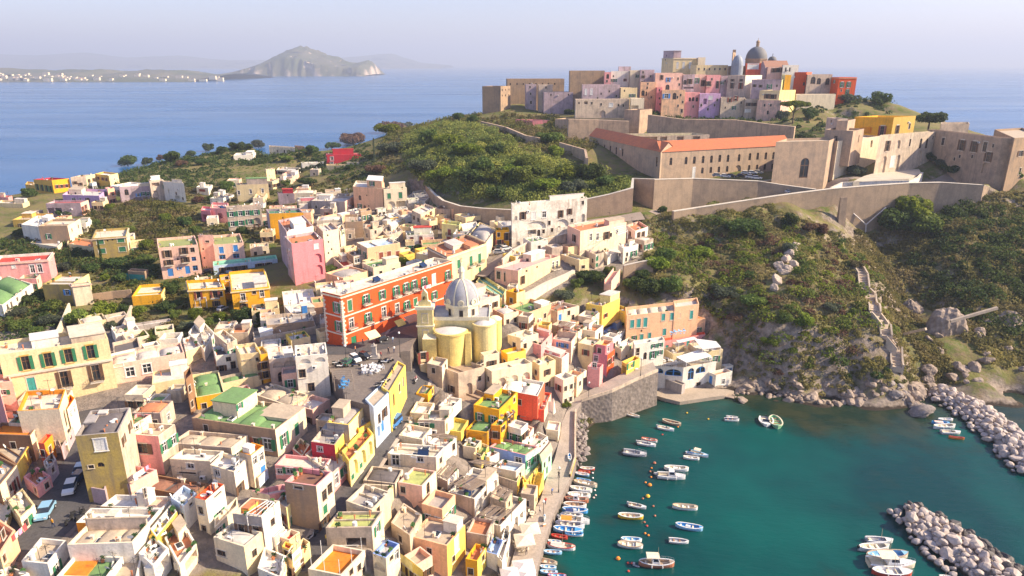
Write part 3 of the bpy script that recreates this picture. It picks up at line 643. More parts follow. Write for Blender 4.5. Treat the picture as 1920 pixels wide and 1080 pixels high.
 if va:
  nv=va;vmm=rm(vm)if vm else RM;along=L1>=L2
  for i in range(nv):
   a0,a1=(i+.04)/nv,(i+.96)/nv
   s0,s1,t0,t1=(a0,a1,.06,.94)if along else(.06,.94,a0,a1)
   if any(s0<u[2]and u[0]<s1 and t0<u[3]and u[1]<t1 and(min(s1,u[2])-max(s0,u[0]))*(min(t1,u[3])-max(t0,u[1]))>.35*(s1-s0)*(t1-t0)for u in used):continue
   g=9;vb=MB();hh=min((s1-s0)*L1,(t1-t0)*L2)*.17;k=vb.mi(vmm)
   for y in range(g):
    for x in range(g):
     a=x/(g-1)*2-1;b_=y/(g-1)*2-1;p=loc(s0+(s1-s0)*x/(g-1),t0+(t1-t0)*y/(g-1))
     vb.v.append((p.x,p.y,za+.03+hh*((1-a**4)*(1-b_**4))**.8))
   for y in range(g-1):
    for x in range(g-1):j=y*g+x;vb.f.append((j,j+1,j+g+1,j+g));vb.m.append(k)
   vb.build('roof_vault',root,org,smooth=1)
 area=L1*L2
 if jk!='0'and par:
  cnt={'chimney':rr.choice([0,1,1])if area>30 else 0,'satellite_dish':rr.choice([0,1,1,2]),'antenna':rr.choice([0,1,1,2]),'air_conditioner':rr.choice([0,0,1]),'flower_pot':rr.choice([0,0,1,2]),'water_tank':rr.choice([0,0,1]),'chimney_pot':rr.choice([0,0,0,1]),'skylight':rr.choice([0,0,1])}
  for t in jk:
   k={'c':'chimney','d':'satellite_dish','a':'antenna','t':'water_tank','p':'chimney_pot','s':'solar_panel','k':'skylight','f':'flower_pot'}[t];cnt[k]=cnt.get(k,0)+1
  for k,c_ in cnt.items():
   for _ in range(c_):
    for tr in range(12):
     s,t=rr.uniform(.1,.9),rr.uniform(.1,.9)
     if k in('satellite_dish','antenna','chimney','flower_pot'):
      if rr.random()<.7:s=rr.choice([.07,.93])if rr.random()<.5 else s;t=rr.choice([.07,.93])if.08<s<.92 else t
     if not any(u[0]-.06<s<u[2]+.06 and u[1]-.06<t<u[3]+.06 for u in used):break
    else:continue
    p=loc(s,t);v=0
    inst(k,rthing(k),root,(p.x-org[0],p.y-org[1],za-org[2]+(0 if not va else.02)),Q_.atan2(e1.y,e1.x)+(rr.choice([0,1.57])if k!='satellite_dish'else rr.uniform(-.5,.8)),(1,1,1))
 return root,P,org
def strip(pts,hw,m,name,kind='structure',lift=.10,zs=None):
 """road draped on the land; pts 'x,y x,y' pixels on the ground"""
 Q=[]
 for i,t in enumerate(pts.split()):
  a,b=px(t);Q.append(T(a,b)if zs is None else U(a,b,zs[i]))
 P=[]
 for i in range(len(Q)-1):
  n=max(1,int((Q[i+1]-Q[i]).length/1.5));P+=[(Q[i].lerp(Q[i+1],j/n))for j in range(n)]
 P.append(Q[-1]);P=[V3(p)for p in P]
 for _ in range(4):P=[P[0]]+[(P[i-1]+P[i]*2+P[i+1])/4 for i in range(1,len(P)-1)]+[P[-1]]
 ROADS.append(([(p.x,p.y)for p in P],max(hw)if isinstance(hw,list)else hw))
 mb=MB();k=mb.mi(m);nc=5
 for i,p in enumerate(P):
  d=(P[min(i+1,len(P)-1)]-P[max(i-1,0)]);d.z=0;d.normalize();nn=V3((d.y,-d.x,0));w=hw if not isinstance(hw,list)else np.interp(i/(len(P)-1),np.linspace(0,1,len(hw)),hw)
  for j in range(nc):
   q=p+nn*(w*(j/(nc-1)*2-1));z=(G(q.x,q.y)if zs is None else p.z)+lift;mb.v.append((q.x,q.y,z))
 for i in range(len(P)-1):
  for j in range(nc-1):a=i*nc+j;mb.f.append((a,a+1,a+nc+1,a+nc));mb.m.append(k)
 return tag(mb.build(name,smooth=1),kind=kind)
Zm(880,60,4.571)
FS=dict(jk='0')
H('square tuff bastion at the far left end of the hilltop fortress','110,460 268,465 352,440',(725,50),'tuff','tan','','3x2d',name='bastion',cat='fortress',**FS)
H('long low fortress wing with a flat pale roof behind the left bastion','315,392 325,402 815,398','D448','tuff','cream','','9x1d@2',name='fortress_wing',cat='fortress',zb=48,**FS)
H('narrow pinkish gatehouse between two ivy covered fortress walls','478,440 486,450 575,452','D428','mauve','tan','','*520,462,s;*525,520,s;*528,590,s,1.2,1.8',zb=46,**FS)
H('small pale block with one window beside the ivy covered gatehouse','588,444 595,452 715,450','D424','greige','tan','','*657,466,s;*655,530,s',zb=48,**FS)
H('low mauve wing stepping down from the gatehouse to the grey block','630,510 640,516 890,520','D416','mauve','tan','','*700,530,d;*850,530,d',zb=46,**FS)
H('tall tuff block with a bush on its roof at the hilltop skyline','855,325 864,332 1162,335','D420','tuff','tan',name='fortress_wing',cat='fortress',zb=48,**FS)
H('pink skyline house with a dark arched window right of the tuff block','1155,338 1160,345 1215,345','D410','pink','pale','','*1187,360,a,1.6,2.6;*1180,410,s',zb=48,**FS)
H('white skyline house with a broken terrace on the hilltop','1210,328 1216,336 1372,332','D414','white','white','','*1235,370,d;*1220,402,g;*1250,402,g;*1335,400,r',zb=48,**FS)
H('little mauve roof block standing highest on the left hilltop skyline','1278,290 1282,296 1386,296','D422','mauve','tan',zb=55,**FS)
H('ivory skyline house with an orange corner on the hilltop','1372,322 1378,328 1465,326','D412','ivory','cream','','*1440,365,g',zb=48,**FS)
H('big weathered grey facade under the white skyline houses','965,445 970,452 1292,462','D392','mauve','tan','','*1000,490,W,1.2,3;*1048,490,W,1.2,3;*1130,520,d;*1200,500,d;*1100,560,s;*1260,540,s',zb=46,wo=1,**FS)
H('cream terrace house with steps right of the weathered grey facade','1290,470 1300,480 1440,475','D390','cream','cream','','*1330,495,d;*1385,532,g;*1410,532,g',zb=46,**FS)
H('long low grey house with green strip above the stone terrace wall','905,572 912,580 1372,600','D376','greige','pale','','*940,600,d;*1000,595,M,2,1.4;*1050,600,s;*1130,610,s;*1215,610,W,2,2;*1280,615,s;*1145,672,l,3,3.6;*1320,620,s',zb=44,**FS)
H('ivory terrace cube at the right end of the long low grey house','1380,562 1388,572 1500,562','D374','ivory','white','','*1410,630,M,4,1.8',zb=44,**FS)
H('stone bastion with a sunlit right side under the terrace houses','1330,640 1462,668 1568,660','D356','stone','tan',name='bastion',cat='fortress',zb=38,**FS)
H('rough stone terrace wall with weeds on top under the hilltop houses','735,735 1385,752 1460,738','D360','stone','moss',name='terrace_wall',cat='wall',zb=38,**FS)
H('mauve hilltop house with pale blue stain and two windows','1462,318 1468,324 1588,328','D404','mauve','pale','','*1490,335,s;*1490,372,n;*1480,420,s;*1555,370,s',zb=50,**FS)
H('tall peach hilltop house with small blue and dark windows','1464,420 1470,428 1602,420','D396','peach','tan','','*1490,500,a,2,3;*1530,430,s;*1525,468,s;*1518,510,A,.9,2.4;*1532,510,A,.9,2.4;*1560,550,d',zb=50,wo=1,**FS)
H('pale pink hilltop house with a blue balcony in the second row','1588,345 1596,352 1830,362','D398','palepink','pale','','*1650,370,n,1,2.5;*1705,390,b,1.3,2.4;*1755,345,d;*1790,390,s;*1800,440,s;*1700,450,a,2.4,3.4',zb=50,**FS)
H('narrow rose coloured hilltop house squeezed in the second row','1602,470 1608,476 1655,474','D390','rose','terra','','*1630,490,d;*1630,560,d;*1635,610,d',zb=50,**FS)
H('large plain peach wall of a hilltop house with few dark windows','1645,490 1655,500 1852,505','D386','peach','tan','','*1690,530,b,2.2,2.4;*1760,520,a,2,3.6;*1785,548,s;*1790,622,s;*1812,530,s;*1830,590,s;*1822,660,s,1.2,2',zb=48,wo=1,**FS)
H('mauve hilltop house with a recessed arch and dark windows','1828,358 1835,366 1935,370','D400','mauve','pale','','*1845,410,a,2,2.6;*1890,402,n,1.6,2.8;*1880,470,M,6,1',zb=50,**FS)
Zm(1240,60,4)
H('cream castle with three tall windows on the skyline of the hill','5,186 92,195 272,200','D448','cream','cream','*30,200,d','*123,228,W,1.2,3.6;*168,228,W,1.2,3.6;*218,228,W,1.2,3.6',name='castle',cat='castle',zb=58,Rq=[(0,.05,.9,.35,5,'mauve','tan','*40,170,d')],Cn='MT',**FS)
H('square turret at the right end of the cream castle','272,184 278,190 332,192','D446','ivory','tan',zb=58,**FS)
H('ochre flat roofed skyline row between the castle and the domes','220,275 265,248 500,252','D432','cream','grey','','6x1s',zb=56,**FS)
H('brown stone skyline house left of the great dome','500,250 505,255 640,250','D430','tuff','tan',zb=56,**FS)
H('pale red house under the great dome with a white front','630,228 640,234 760,240','D428','coral','tan','','*690,238,W,6,3',zb=56,**FS)
H('mauve skyline gable house under the brown roof of the abbey','760,245 800,262 912,262','D424','palepink','tan','','*845,272,n,1.6,2.4;*878,270,n,2.6,2.4',zb=56,**FS)
H('white skyline block right of the abbey gable','905,240 915,248 1032,242','D420','white','pale','','*935,265,A,1,2.4;*965,265,A,1,2.4',zb=56,**FS)
H('pinkish row house with green windows in the middle hilltop row','0,310 6,318 168,320','D404','palepink','pale','','*50,340,b,1.4,2.4;*100,345,n;*95,305,n;*20,350,s',zb=50,wo=1,**FS)
H('mauve row house with three green windows in the middle hilltop row','165,312 172,320 336,322','D402','palepink','pale','','*175,355,s;*213,352,g,1.2,2.6;*267,345,g,1.6,3;*318,360,n,1.6,3.4',zb=50,**FS)
H('lilac row house with a balcony in the middle hilltop row','336,318 342,324 446,328','D401','pink','white','','*355,370,n+,1.6,2.6;*423,368,n,1,4;*380,345,s',zb=50,**FS)
H('dark mauve gap house between the lilac and the grey row houses','446,324 450,330 502,332','D403','mauve','tan','','*450,370,g;*480,360,s',zb=50,**FS)
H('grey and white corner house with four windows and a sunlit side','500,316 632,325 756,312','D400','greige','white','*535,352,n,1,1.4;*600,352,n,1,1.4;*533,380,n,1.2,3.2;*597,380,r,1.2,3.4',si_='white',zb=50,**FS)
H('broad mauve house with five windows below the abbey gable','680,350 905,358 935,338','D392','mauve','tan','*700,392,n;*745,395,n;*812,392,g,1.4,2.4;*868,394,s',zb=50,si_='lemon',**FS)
H('ochre house with two double windows in the hilltop middle','738,432 890,438 1008,452','D384','cream','cream','*797,465,n,1.8,2.4;*835,468,n,2.2,2.4',zb=50,si_='lemon',**FS)
H('pale lower hilltop house with two little windows above the fortress wall','722,498 900,512 962,498','D381','palepink','pale','*775,540,s;*822,540,s;*800,590,d,1,2',zb=48,wo=1,**FS)
H('lemon yellow hilltop slice beside a leaning white stair','905,316 930,322 976,320','D394','lemon','cream',zb=52,si_='gold',**FS)
H('worn peach hilltop house at the foot of the second row','0,435 5,442 178,452','D392','peach','tan','','*38,460,A,2.4,3.6;*75,450,A,2.4,3.6;*125,480,s;*120,545,d;*153,580,d,1,2.4',zb=48,wo=1,**FS)
H('small pink hilltop house with three arched windows','175,448 180,456 288,470','D390','pink','pale','','*215,490,A,1.4,2.2;*240,488,A,1.4,2.2;*268,490,A,1.4,2.2;*240,550,s',zb=48,**FS)
H('faded lilac and white hilltop house over the long fortress wall','284,456 290,464 446,470','D389','lilac','pale','','*300,540,s;*330,500,M,2,3;*370,480,W,2,2;*400,540,s;*350,570,s;*420,500,s',zb=48,wo=1,**FS)
H('weathered beige hilltop house with rusty windows over the fortress wall','446,484 450,492 628,500','D388','beige','tan','','*515,490,r,1.4,2.6;*560,480,r,1.4,2.6;*480,560,d;*545,555,g,1.2,2;*600,520,s',zb=48,wo=1,**FS)
H('grey hilltop house with two wide windows above the fortress wall','624,495 630,502 728,498','D387','greige','pale','','*660,530,n,2,1.8;*702,530,n,1.6,1.8;*650,580,W,3,1.6',zb=48,**FS)
H('bright red hilltop house with an orange corner near the right cliff','972,288 1092,302 1130,288','D420','red','terra','*1000,330,d;*1075,375,a,1.2,2','1x1s',zb=52,si_='coral',**FS)
H('grey arcaded house between the two red hilltop houses','1092,312 1098,318 1284,326','D414','greige','pale','','*1142,335,A,3,4;*1185,345,A,2.6,3.6;*1250,345,A,2.6,3.8;*1170,375,M,1.4,2',zb=52,**FS)
H('red hilltop house with green windows at the right cliff edge','1272,332 1335,340 1468,346','D408','red','red','1x1g','*1358,375,g,1.4,3;*1408,375,g,1.4,3;*1352,430,s;*1398,430,g,1.2,2.6',zb=50,Cn='peach',**FS)
H('low white terrace under the red hilltop houses','1008,462 1014,470 1310,492','D396','ivory','pale',zb=52,**FS)
MD=mat('grey_dome_lead',(.17,.17,.18),.7,.4);MBR=wm('tuff')
def dome_at(mb,X,Y,D,rpx_,top,mdome,mdrum,drum_h,lant=1,rib=0,n=24):
 yy=(540-Y)/F;s=D/(cp+yy*sp_);r=rpx_/F*s;c=((X-960)/F*s,D,CZ+s*(-sp_+yy*cp))
 prof=[(r*Q_.cos(t),top*Q_.sin(t))for t in[i*Q_.pi/2/9 for i in range(10)]];prof[-1]=(r*.12,prof[-1][1])
 return c,r,prof
Zm(1240,60,4)
X,Y=px('712,208');c,r,prof=dome_at(None,X,Y,436,19.5,0,None,None,0)
root=empty('abbey_church',(c[0],c[1],58));tag(root,'abbey church with a great grey dome and a brown gabled roof on the hilltop','church')
org=(c[0],c[1],58)
mb=MB();mb.lathe((c[0],c[1],0),[(r*1.05,56),(r*1.05,c[2]),(r*1.1,c[2]),(r*1.1,c[2]+.6),(r,c[2]+.6)],MBR,n=8);mb.build('drum',root,org)
for i in range(8):
 a=(i+.5)*Q_.pi/4+Q_.pi/8*0;
 inst('window',fmesh('n'),root,(r*1.*Q_.cos(a),r*1.*Q_.sin(a),c[2]-4.4-58),a+Q_.pi/2,(1.6,1,2.6))
mb=MB();hh=7.;mb.lathe((c[0],c[1],c[2]+.6),[(r*Q_.cos(t),hh*Q_.sin(t))for t in[k*Q_.pi/2/10*.93 for k in range(11)]],MD,n=24);d_=mb.build('dome',root,org,smooth=1)
mb=MB();mb.lathe((c[0],c[1],c[2]+7.2),[(1.,0),(1.,2.6),(1.3,2.7),(.9,3.5),(.15,4.),(.1,5.),(.02,5.2)],MBR,n=10);mb.build('lantern',root,org)
def far_box(pts,zr,m,zb,mb):
 z_=zres(pts.split()[1],zr);D=FARD[0];Y=px(pts.split()[1])[1];yy=(540-Y)/F;P=[]
 for i,t in enumerate(pts.split()):D2=D+(6,0,9)[i];P.append(V3(((px(t)[0]-960)/F*D2/(cp+yy*sp_),D2,z_)))
 P.append(P[0]+P[2]-P[1]);mb.prism([(p.x,p.y)for p in P],zb,P[0].z,m);return P
mb=MB();P=far_box('735,250 780,262 960,250','D425',wm('mauve'),56,mb);mb.build('nave',root,org)
g=MB();zr=P[0].z;
a,b,c3,d3=P;m0=(a+b)/2;m1=(c3+d3)/2;up=V3((0,0,3.6));TM=mat('brown_tiles',(.28,.14,.10),.9,.5,.8,bump=.4)
g.face([tu_(b+V3((0,0,.03))),tu_(c3+V3((0,0,.03))),tu_(m1+up),tu_(m0+up)],TM);g.face([tu_(d3+V3((0,0,.03))),tu_(a+V3((0,0,.03))),tu_(m0+up),tu_(m1+up)],TM);g.face([tu_(a),tu_(b),tu_(m0+up)],wm('mauve'));g.face([tu_(c3),tu_(d3),tu_(m1+up)],wm('ivory'));g.build('roof',root,org)
for X_,Y_,rp,D,nm in(('570,250',0,10.5,428,'small_dome'),('832,212',0,8,440,'small_dome')):
 X,Y=px(X_);c2,r2,_=dome_at(None,X,Y,D,rp,0,None,None,0);mb=MB();mb.lathe((c2[0],c2[1],c2[2]),[(r2*1.05,-12),(r2*1.05,0)]+[(r2*Q_.cos(t),r2*(1.75 if rp>9 else.9)*Q_.sin(t))for t in[k*Q_.pi/2/8*.95 for k in range(9)]]+[(.2,r2*1.8 if rp>9 else r2*1.5)],mat('pale_dome_lead',(.30,.33,.38),.6,.3)if rp>9 else MD,n=16);mb.build(nm,root,org,smooth=0)
mb=MB();P=far_box('534,150 540,152 560,150','D432',MBR,58,mb);q=P[0];mb.box(((P[0].x+P[2].x)/2,(P[0].y+P[2].y)/2,P[0].z),(1.6,1.2,1.6),MBR);mb.build('bell_tower',root,org)
Zm(1080,210,4)
H('left wing of the abandoned palace with an orange tiled roof and ivy','100,178 637,300 745,280',(505,38),'stone','tile','*130,215,A,1,3;*215,245,A,1.2,3.2;*258,252,A,1.2,3.2;*303,262,A,1.2,3.2;*350,275,A,1.2,3.2;*608,335,A,1.2,3.8;*150,300,A,1,2.6;*300,350,A,1,2.6',name='palace_wing',cat='palace',zb=34,hp=3.2,gable='ab',wo=1)
aw=''.join('*%d,%d,A,1.25,2.9;'%t for t in((714,342),(828,336),(890,333),(956,328),(1018,326),(1081,320),(1143,320),(1226,316),(1307,308),(1366,304),(1427,302),(1485,300),(1544,298),(1603,296)))
aw+=''.join('*%d,%d,A,1.2,2.4;'%t for t in((950,416),(1013,412),(1074,408),(1136,404),(1300,397),(1360,394),(1419,390),(1477,386),(1538,384),(1590,376)))+'*886,420,W,1.2,4.6;*1218,398,l,3,5'
H('long front wing of the abandoned palace with two rows of arched windows','575,262 640,300 1612,248',(503,38),'stone','tile','',aw,name='palace_wing',cat='palace',zb=34,hp=3.2,gable='bc',wo=1)
H('flat roofed prison block with square dark windows behind the orange roof','262,142 372,178 1002,156','D306','beige','moss','','*453,185,M,3.2,2.2;*530,182,M,3.2,2.2;*585,178,M,3.2,2.2;*660,174,M,3.2,2.4;*711,172,M,3.2,2.4;*784,170,M,3.2,2.4;*834,168,M,3.2,2.4;*906,164,M,3.2,2.4;*957,162,M,3.2,2.4;*660,232,M,3.2,2.4;*707,230,M,3.2,2.4;*779,226,M,3.2,2.4;*832,225,M,3.2,2.4;*902,221,M,3.2,2.4;*954,218,M,3.2,2.4',name='prison_block',cat='prison',zb=40,jk='0',wo=1)
H('low ruined shed roof right of the prison block','985,218 992,230 1090,226','D300','beige','tan',name='shed',cat='shed',zb=40,jk='0')
WALLT('long dark fortress wall below the hilltop houses','540,20,56.3 800,55,54.6 1200,60,54.6 1480,95,53 1640,110,52.5',3,16,'stone',name='fortress_wall',coping=0)
WALLT('stone terrace wall with weeds left of the orange roofed palace','-55,55,54 170,60,53.5 400,70,52.8',3,14,'stone',name='fortress_wall',coping=0)
H('big rocky rampart block between the palace and the sunlit bastion','1500,225 1900,215 1960,190','U262','stone','tan','*1722,345,A,3.6,7.5',name='rampart',cat='fortress',zb=34,jk='0',wo=1)
Zm(1440,180,4)
H('tall sunlit bastion with a bright weathered right side','300,320 525,338 838,300',(625,37),'stone','pale','','*780,330,l,2,3',name='bastion',cat='fortress',zb=32,jk='0',wo=1,si_='ivory')  # ivory side puts the sunlight into the stone's colour
H('little ruined guard house on top of the sunlit bastion','440,160 520,172 600,165','D282','greige','pale','*475,180,d',zb=46,jk='0',wo=1)
H('round cornered grey ruin on the bastion beside the yellow barracks','518,170 600,185 655,175','D278','stone','tan',zb=46,jk='0',wo=1)
H('long grey parapet ruin with one small door above the bastion','430,250 640,262 722,245','U268','stone','tan','*510,300,d,1.2,2','*685,290,l,1,3',zb=42,jk='0',wo=1)
H('yellow barracks with a flat roof above the bastion gate','650,165 945,160 1108,145','D300','gold','pale','*862,225,r,1.6,4;*735,235,M,5,2.6','*975,220,n,1.6,4.2;*1065,205,s,1.4,2.4',name='barracks',cat='barracks',zb=46,jk='0',si_='ochre')
H('cream gate wing with arched openings right of the bastion','838,300 845,292 1280,258','U272','beige','moss','','*904,335,n,1.6,4;*985,330,l,2.4,3.4;*1070,322,s,1,3;*1152,318,A,1.6,4;*1198,318,A,1.6,4;*1240,300,s;*1145,410,l,3,6;*880,450,l,2.4,7;*940,455,W,2.6,4;*985,440,l,2,6',name='gate_wing',cat='fortress',zb=36,jk='0',wo=1)
H('huge shaded fort facade with dark windows at the right edge','1200,250 1275,252 1850,318','U289','stone','tan','','*1318,312,s,1.4,3;*1460,330,n,1.8,4;*1555,340,n,1.8,4;*1635,345,s,1.8,3.6;*1692,360,s;*1760,408,b,1.8,4;*1660,420,n,1.8,3.6;*1535,440,s;*1440,440,s;*1340,450,l,2,4;*1640,500,l,3,4;*1750,530,b,3,5;*1400,460,s;*1310,500,s',name='fort_building',cat='fortress',zb=34,jk='0',th_='')
H('sunlit end wall of the fort with one square window at the right edge','1700,250 1850,316 2080,300','U251','tuff','tan','','*1900,410,n,2,2;*1895,540,s,1.2,2.4',name='fort_building',cat='fortress',zb=34,jk='0')
H('low parapet block on the roof of the right fort against the sea','1295,205 1300,210 1512,206','D296','beige','tan',zb=48,jk='0')
WALLT('white curved wall around the round terrace below the bastion','475,690,38.0 560,650,38.6 820,640,39.1 1060,635,39.3 1130,610,39.7 1165,575,40.0',.5,3,'white',name='terrace_wall')
tp=[U(*px(t),39.2)for t in '790,580 850,545 1010,530 1130,545 1150,575 1060,620 830,632 640,640 720,600'.split()]
mb=MB();mb.prism([(p.x,p.y)for p in tp],36,39.2,mat('terrace_paving',(.55,.48,.38),.9,.3));tag(mb.build('terrace'),kind='structure')
Zm(1080,210,4)
MTW=mat('tuff_masonry',(.40,.29,.20),.95,.6,.22,(.15,.125,.10),.6,.35)
M_LOW=mat('low_masonry',(.42,.30,.20),.95,.6,.25,(.17,.13,.10),.5,.3)
root,Q=WALLT('high tuff retaining wall with a white coping above the cliff','735,748,33.0 900,722,33.6 1100,692,34.6 1300,662,35.6 1500,632,36.6 1700,605,37.4 1920,578,38.3 2200,555,38.9 2500,535,39.3 2740,530,39.4 3060,550,38.6 3100,560,37.5',1.2,22,MTW)
for i,(a,b,w,h,e)in enumerate(((2010,640,2.2,14,2.2),(2840,560,3,17,3),(3020,580,3,17,3),(2600,575,2,15,2.2))):
 X,Y=px('%d,%d'%(a,b));q=U(X,Y,37 if i else 36.2);mb=MB();x,y,z=q;y0=y+.6
 mb.v+=[(x-w/2,y0,z),(x+w/2,y0,z),(x-w/2,y0-.6,z),(x+w/2,y0-.6,z),(x-w*.6,y0,z-h),(x+w*.6,y0,z-h),(x-w*.6,y0-.6-e,z-h),(x+w*.6,y0-.6-e,z-h)]
 k=mb.mi(M_LOW)
 for f in((0,1,3,2),(2,3,7,6),(0,2,6,4),(3,1,5,7)):mb.f.append(f[::-1]);mb.m.append(k)
 tip=root.location;mb.build('buttress',root,tu_(tip))
gut=MB();PM=mat('drain_pipe_paint',(.62,.56,.52),.6)
for a,b in(((2052,735),(2175,845)),((2325,715),(2175,845)),((2175,845),(2165,1010)),((2165,1010),(2175,1075))):
 A=U(*px('%d,%d'%a),35);
 def onwall(t,D):X,Y=px('%d,%d'%t);yy=(540-Y)/F;s=D/(cp+yy*sp_);return((X-960)/F*s,D,CZ+s*(-sp_+yy*cp))
 gut.tube(onwall(a,241.),onwall(b,240.),.22,PM,n=6)
o=gut.build('drain_pipe');tag(o,'pale Y shaped drain pipe running down the high cliff wall','pipe')
Zm(1080,210,4)
WALLT('long stained wall along the lower edge of the palace yard','590,508,42.2 880,500,41.6 1370,520,40.2 1560,550,38.8 1800,582,38.0',1.,11,MTW,name='yard_wall')
WALLT('curving tuff wall below the green hill joining the palace yard','85,655,36.6 250,620,38 430,572,40 435,500,41.5 590,506,42.2',1.,13,M_LOW,name='garden_wall')
WALLT('side wall of the ramp with faded blue graffiti posters below the bastion','1380,520,37.2 1600,500,38 1870,465,38.6',.8,4,M_LOW,name='ramp_wall')
Zm(640,200,3.4286)
WALLT('long curving garden wall between the town and the green hill','435,385,32.5 455,430,32 520,480,31.5 590,560,31 650,605,31.2 760,640,31.8 900,655,32.5 1092,665,33.2',.8,6.5,M_LOW,name='garden_wall')
WALLT('grey ruined terrace wall with an arch left of the pine','895,95,51.5 1050,130,50 1180,185,48.5 1270,200,48',1.2,9,'stone',name='garden_wall',coping=0)
WALLT('lower grey garden wall right of the pine','1400,230,47.5 1560,275,46 1570,330,45',1,6,'stone',name='garden_wall',coping=0)
H('roofless rose coloured ruin with a row of pillars on the hill','1120,58 1230,90 1350,85','D372','rose','moss','*1135,62,l,1.1,2.6;*1150,66,l,1.1,2.6;*1165,70,l,1.1,2.6;*1180,74,l,1.1,2.6;*1195,78,l,1.1,2.6;*1210,82,l,1.1,2.6',zb=46,name='ruin',cat='ruin',jk='0',wo=1)
Zm(0,230,4)
H('small yellow house at the sea edge left of the big yellow house','188,462 262,470 278,448',(518,21),'ochre','cream','2x1d')
H('big yellow house with a dark red roof by the sea at the far left','250,425 388,432 518,418',(530,21.5),'ochre','red','*275,460,P,1,3;*310,465,P,1,3;*345,470,P,1,3;*375,475,P,1,3','*425,468,r;*460,466,r;*497,462,r',si_='gold',cop='crimson')  # ochre front carries the shaded tone of the gold, sun-facing side
H('grey house with small windows right of the big yellow house','528,410 642,402 712,386',(500,22),'greige','pale','*560,440,n;*600,450,n;*545,440,n',si_='cream')  # greige front is coloured as the shaded face, cream as the lit one
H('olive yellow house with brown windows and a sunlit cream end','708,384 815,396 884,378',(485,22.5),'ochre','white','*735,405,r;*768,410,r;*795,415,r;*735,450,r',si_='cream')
H('pale blue little house in front of the olive yellow house','648,446 690,452 722,445',(500,22),'paleblue','white','2x1n')
H('long lilac house with a pale flat roof in the far left','466,540 742,548 802,500',(640,20.5),'lilac','pale','*655,565,n,1,1.8;*550,566,w,2,1;*600,566,w','*760,560,M,2,2;*775,600,n',hp=.9)
H('narrow peach balcony house at the right end of the lilac house','785,488 806,498 856,488',(610,20.5),'mauve','pink','','2x3r+',si_='peach',cop='pink')
H('mauve house with a red roof and a pink windowed end','342,606 602,602 662,580',(700,20.5),'mauve','red','*375,640,M,2.6,2.2;*435,640,M,2.6,2.2','*618,628,r,1,1.8;*640,615,r,1,1.8;*620,660,r;*645,650,r',si_='palepink')
H('low white house with many little walls behind the long grey ruin','828,472 905,480 1062,452',(535,22),'white','white','2x1n','3x1s',jk='cc')
H('long grey plastered house with washing and blue doors behind the orchard','888,482 896,490 1130,474',(598,21.5),'mauve','pale','','*945,500,A,1.6,2.6;*1035,530,b;*1075,520,g;*1108,520,g;*1035,560,M,3,1.6;*1090,560,M,2,2;*1130,560,l',wo=1)
H('grey house with an arched recess in the far left garden row','1112,428 1120,436 1215,426',(595,21.5),'greige','tan','','*1155,510,l,2.6,3;*1165,450,M,3,1.6;*1165,560,l,2.4,2.4',wo=1,Rq=[(0,.2,.5,.9,2.2,'white','white')])
H('white house with a patch of yellow plaster and arches beside the orchard','1212,432 1220,440 1378,455',(588,21.5),'ivory','white','','*1265,500,l,1.6,2;*1330,548,M,3,1.6;*1275,500,l;*1320,520,s;*1370,560,s',si_='white',wo=1)
H('small white house with a wide red shuttered loggia near the orchard','1472,482 1560,488 1594,466',(548,22),'white','white','*1515,498,R,3.5,1.2','1x1s')
H('low white garden shed with long flat roof right of the orchard','1600,545 1700,565 1755,540',(590,22),'white','pale','3x1s')
H('cream low house with yellow stripes at the left picture edge','-40,600 168,608 218,588',(634,20),'cream','pale','*60,612,d;*120,612,d')
H('tiny pink house near the shore at the left picture edge','-20,555 60,560 90,548',(590,20.5),'pink','terra','2x1s')
H('ochre house with a tan flat roof left of the white cube house','92,728 300,726 395,680',(785,19.5),'ochre','tan','2x1n')
H('white cube house with a black mark and wide pale roofs','158,762 292,780 412,712',(895,19),'white','white','*180,850,M,2,1.6',jk='d')
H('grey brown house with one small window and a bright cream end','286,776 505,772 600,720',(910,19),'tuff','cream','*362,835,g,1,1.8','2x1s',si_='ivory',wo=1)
H('low pale shed in front of the grey brown house','228,900 430,930 505,860',(965,18.5),'ivory','pale','2x1d')
H('ochre block of flats with green shutters and a white flat roof','688,868 945,850 962,785',(1010,18.5),'olive','cream','*748,875,G,2,1.6;*903,862,G,2,1.6;*762,945,G,2,1.6;*915,932,G,2,1.6;*805,878,q;*842,872,q',si_='ivory',cat='apartment building',name='apartment_block',Cn='beige')
H('low house with an orange tiled terrace left of the ochre flats','502,905 700,935 708,880',(975,18.5),'cream','terra','2x1n',jk='f')
H('pink terrace house with a glazed lilac porch','1575,640 1700,646 1712,602',(752,20.5),'pink','pink','*1600,700,n,1,2;*1650,680,M,2,2',jk='s')
H('low pink and white house left of the pink terrace house','1505,658 1580,664 1592,632',(752,20.5),'rose','white','*1540,690,M,3,2')
Zm(0,460,4.8)
H('salmon house with a bright red roof and white corner trims','-70,162 428,128 478,60',(330,18.5),'pink','red','*120,180,W,.9,.9;*283,178,w,1.2,2.4;*350,172,w,1.2,2.4',cop='white',Cn='palepink')
H('lower salmon annex with a green roof in front of the red roofed house','170,300 325,298 362,262',(398,18.5),'pink','green','','*320,300,s;*340,300,s',si_='palepink',cop='palepink')
H('white houses with green felt roofs at the left picture edge','-250,440 20,540 290,345',(650,18),'white','green','','*60,520,s,1,2;*95,500,s,1,2;*145,440,s,1,2;*185,400,s;*230,410,s;*20,570,s,1,2',jk='dd',va=2)
H('garden house with a beige terrace and a cut out wall','378,352 640,352 800,255',(520,18.3),'olive','pale','*600,400,b',si_='lemon',jk='fff')
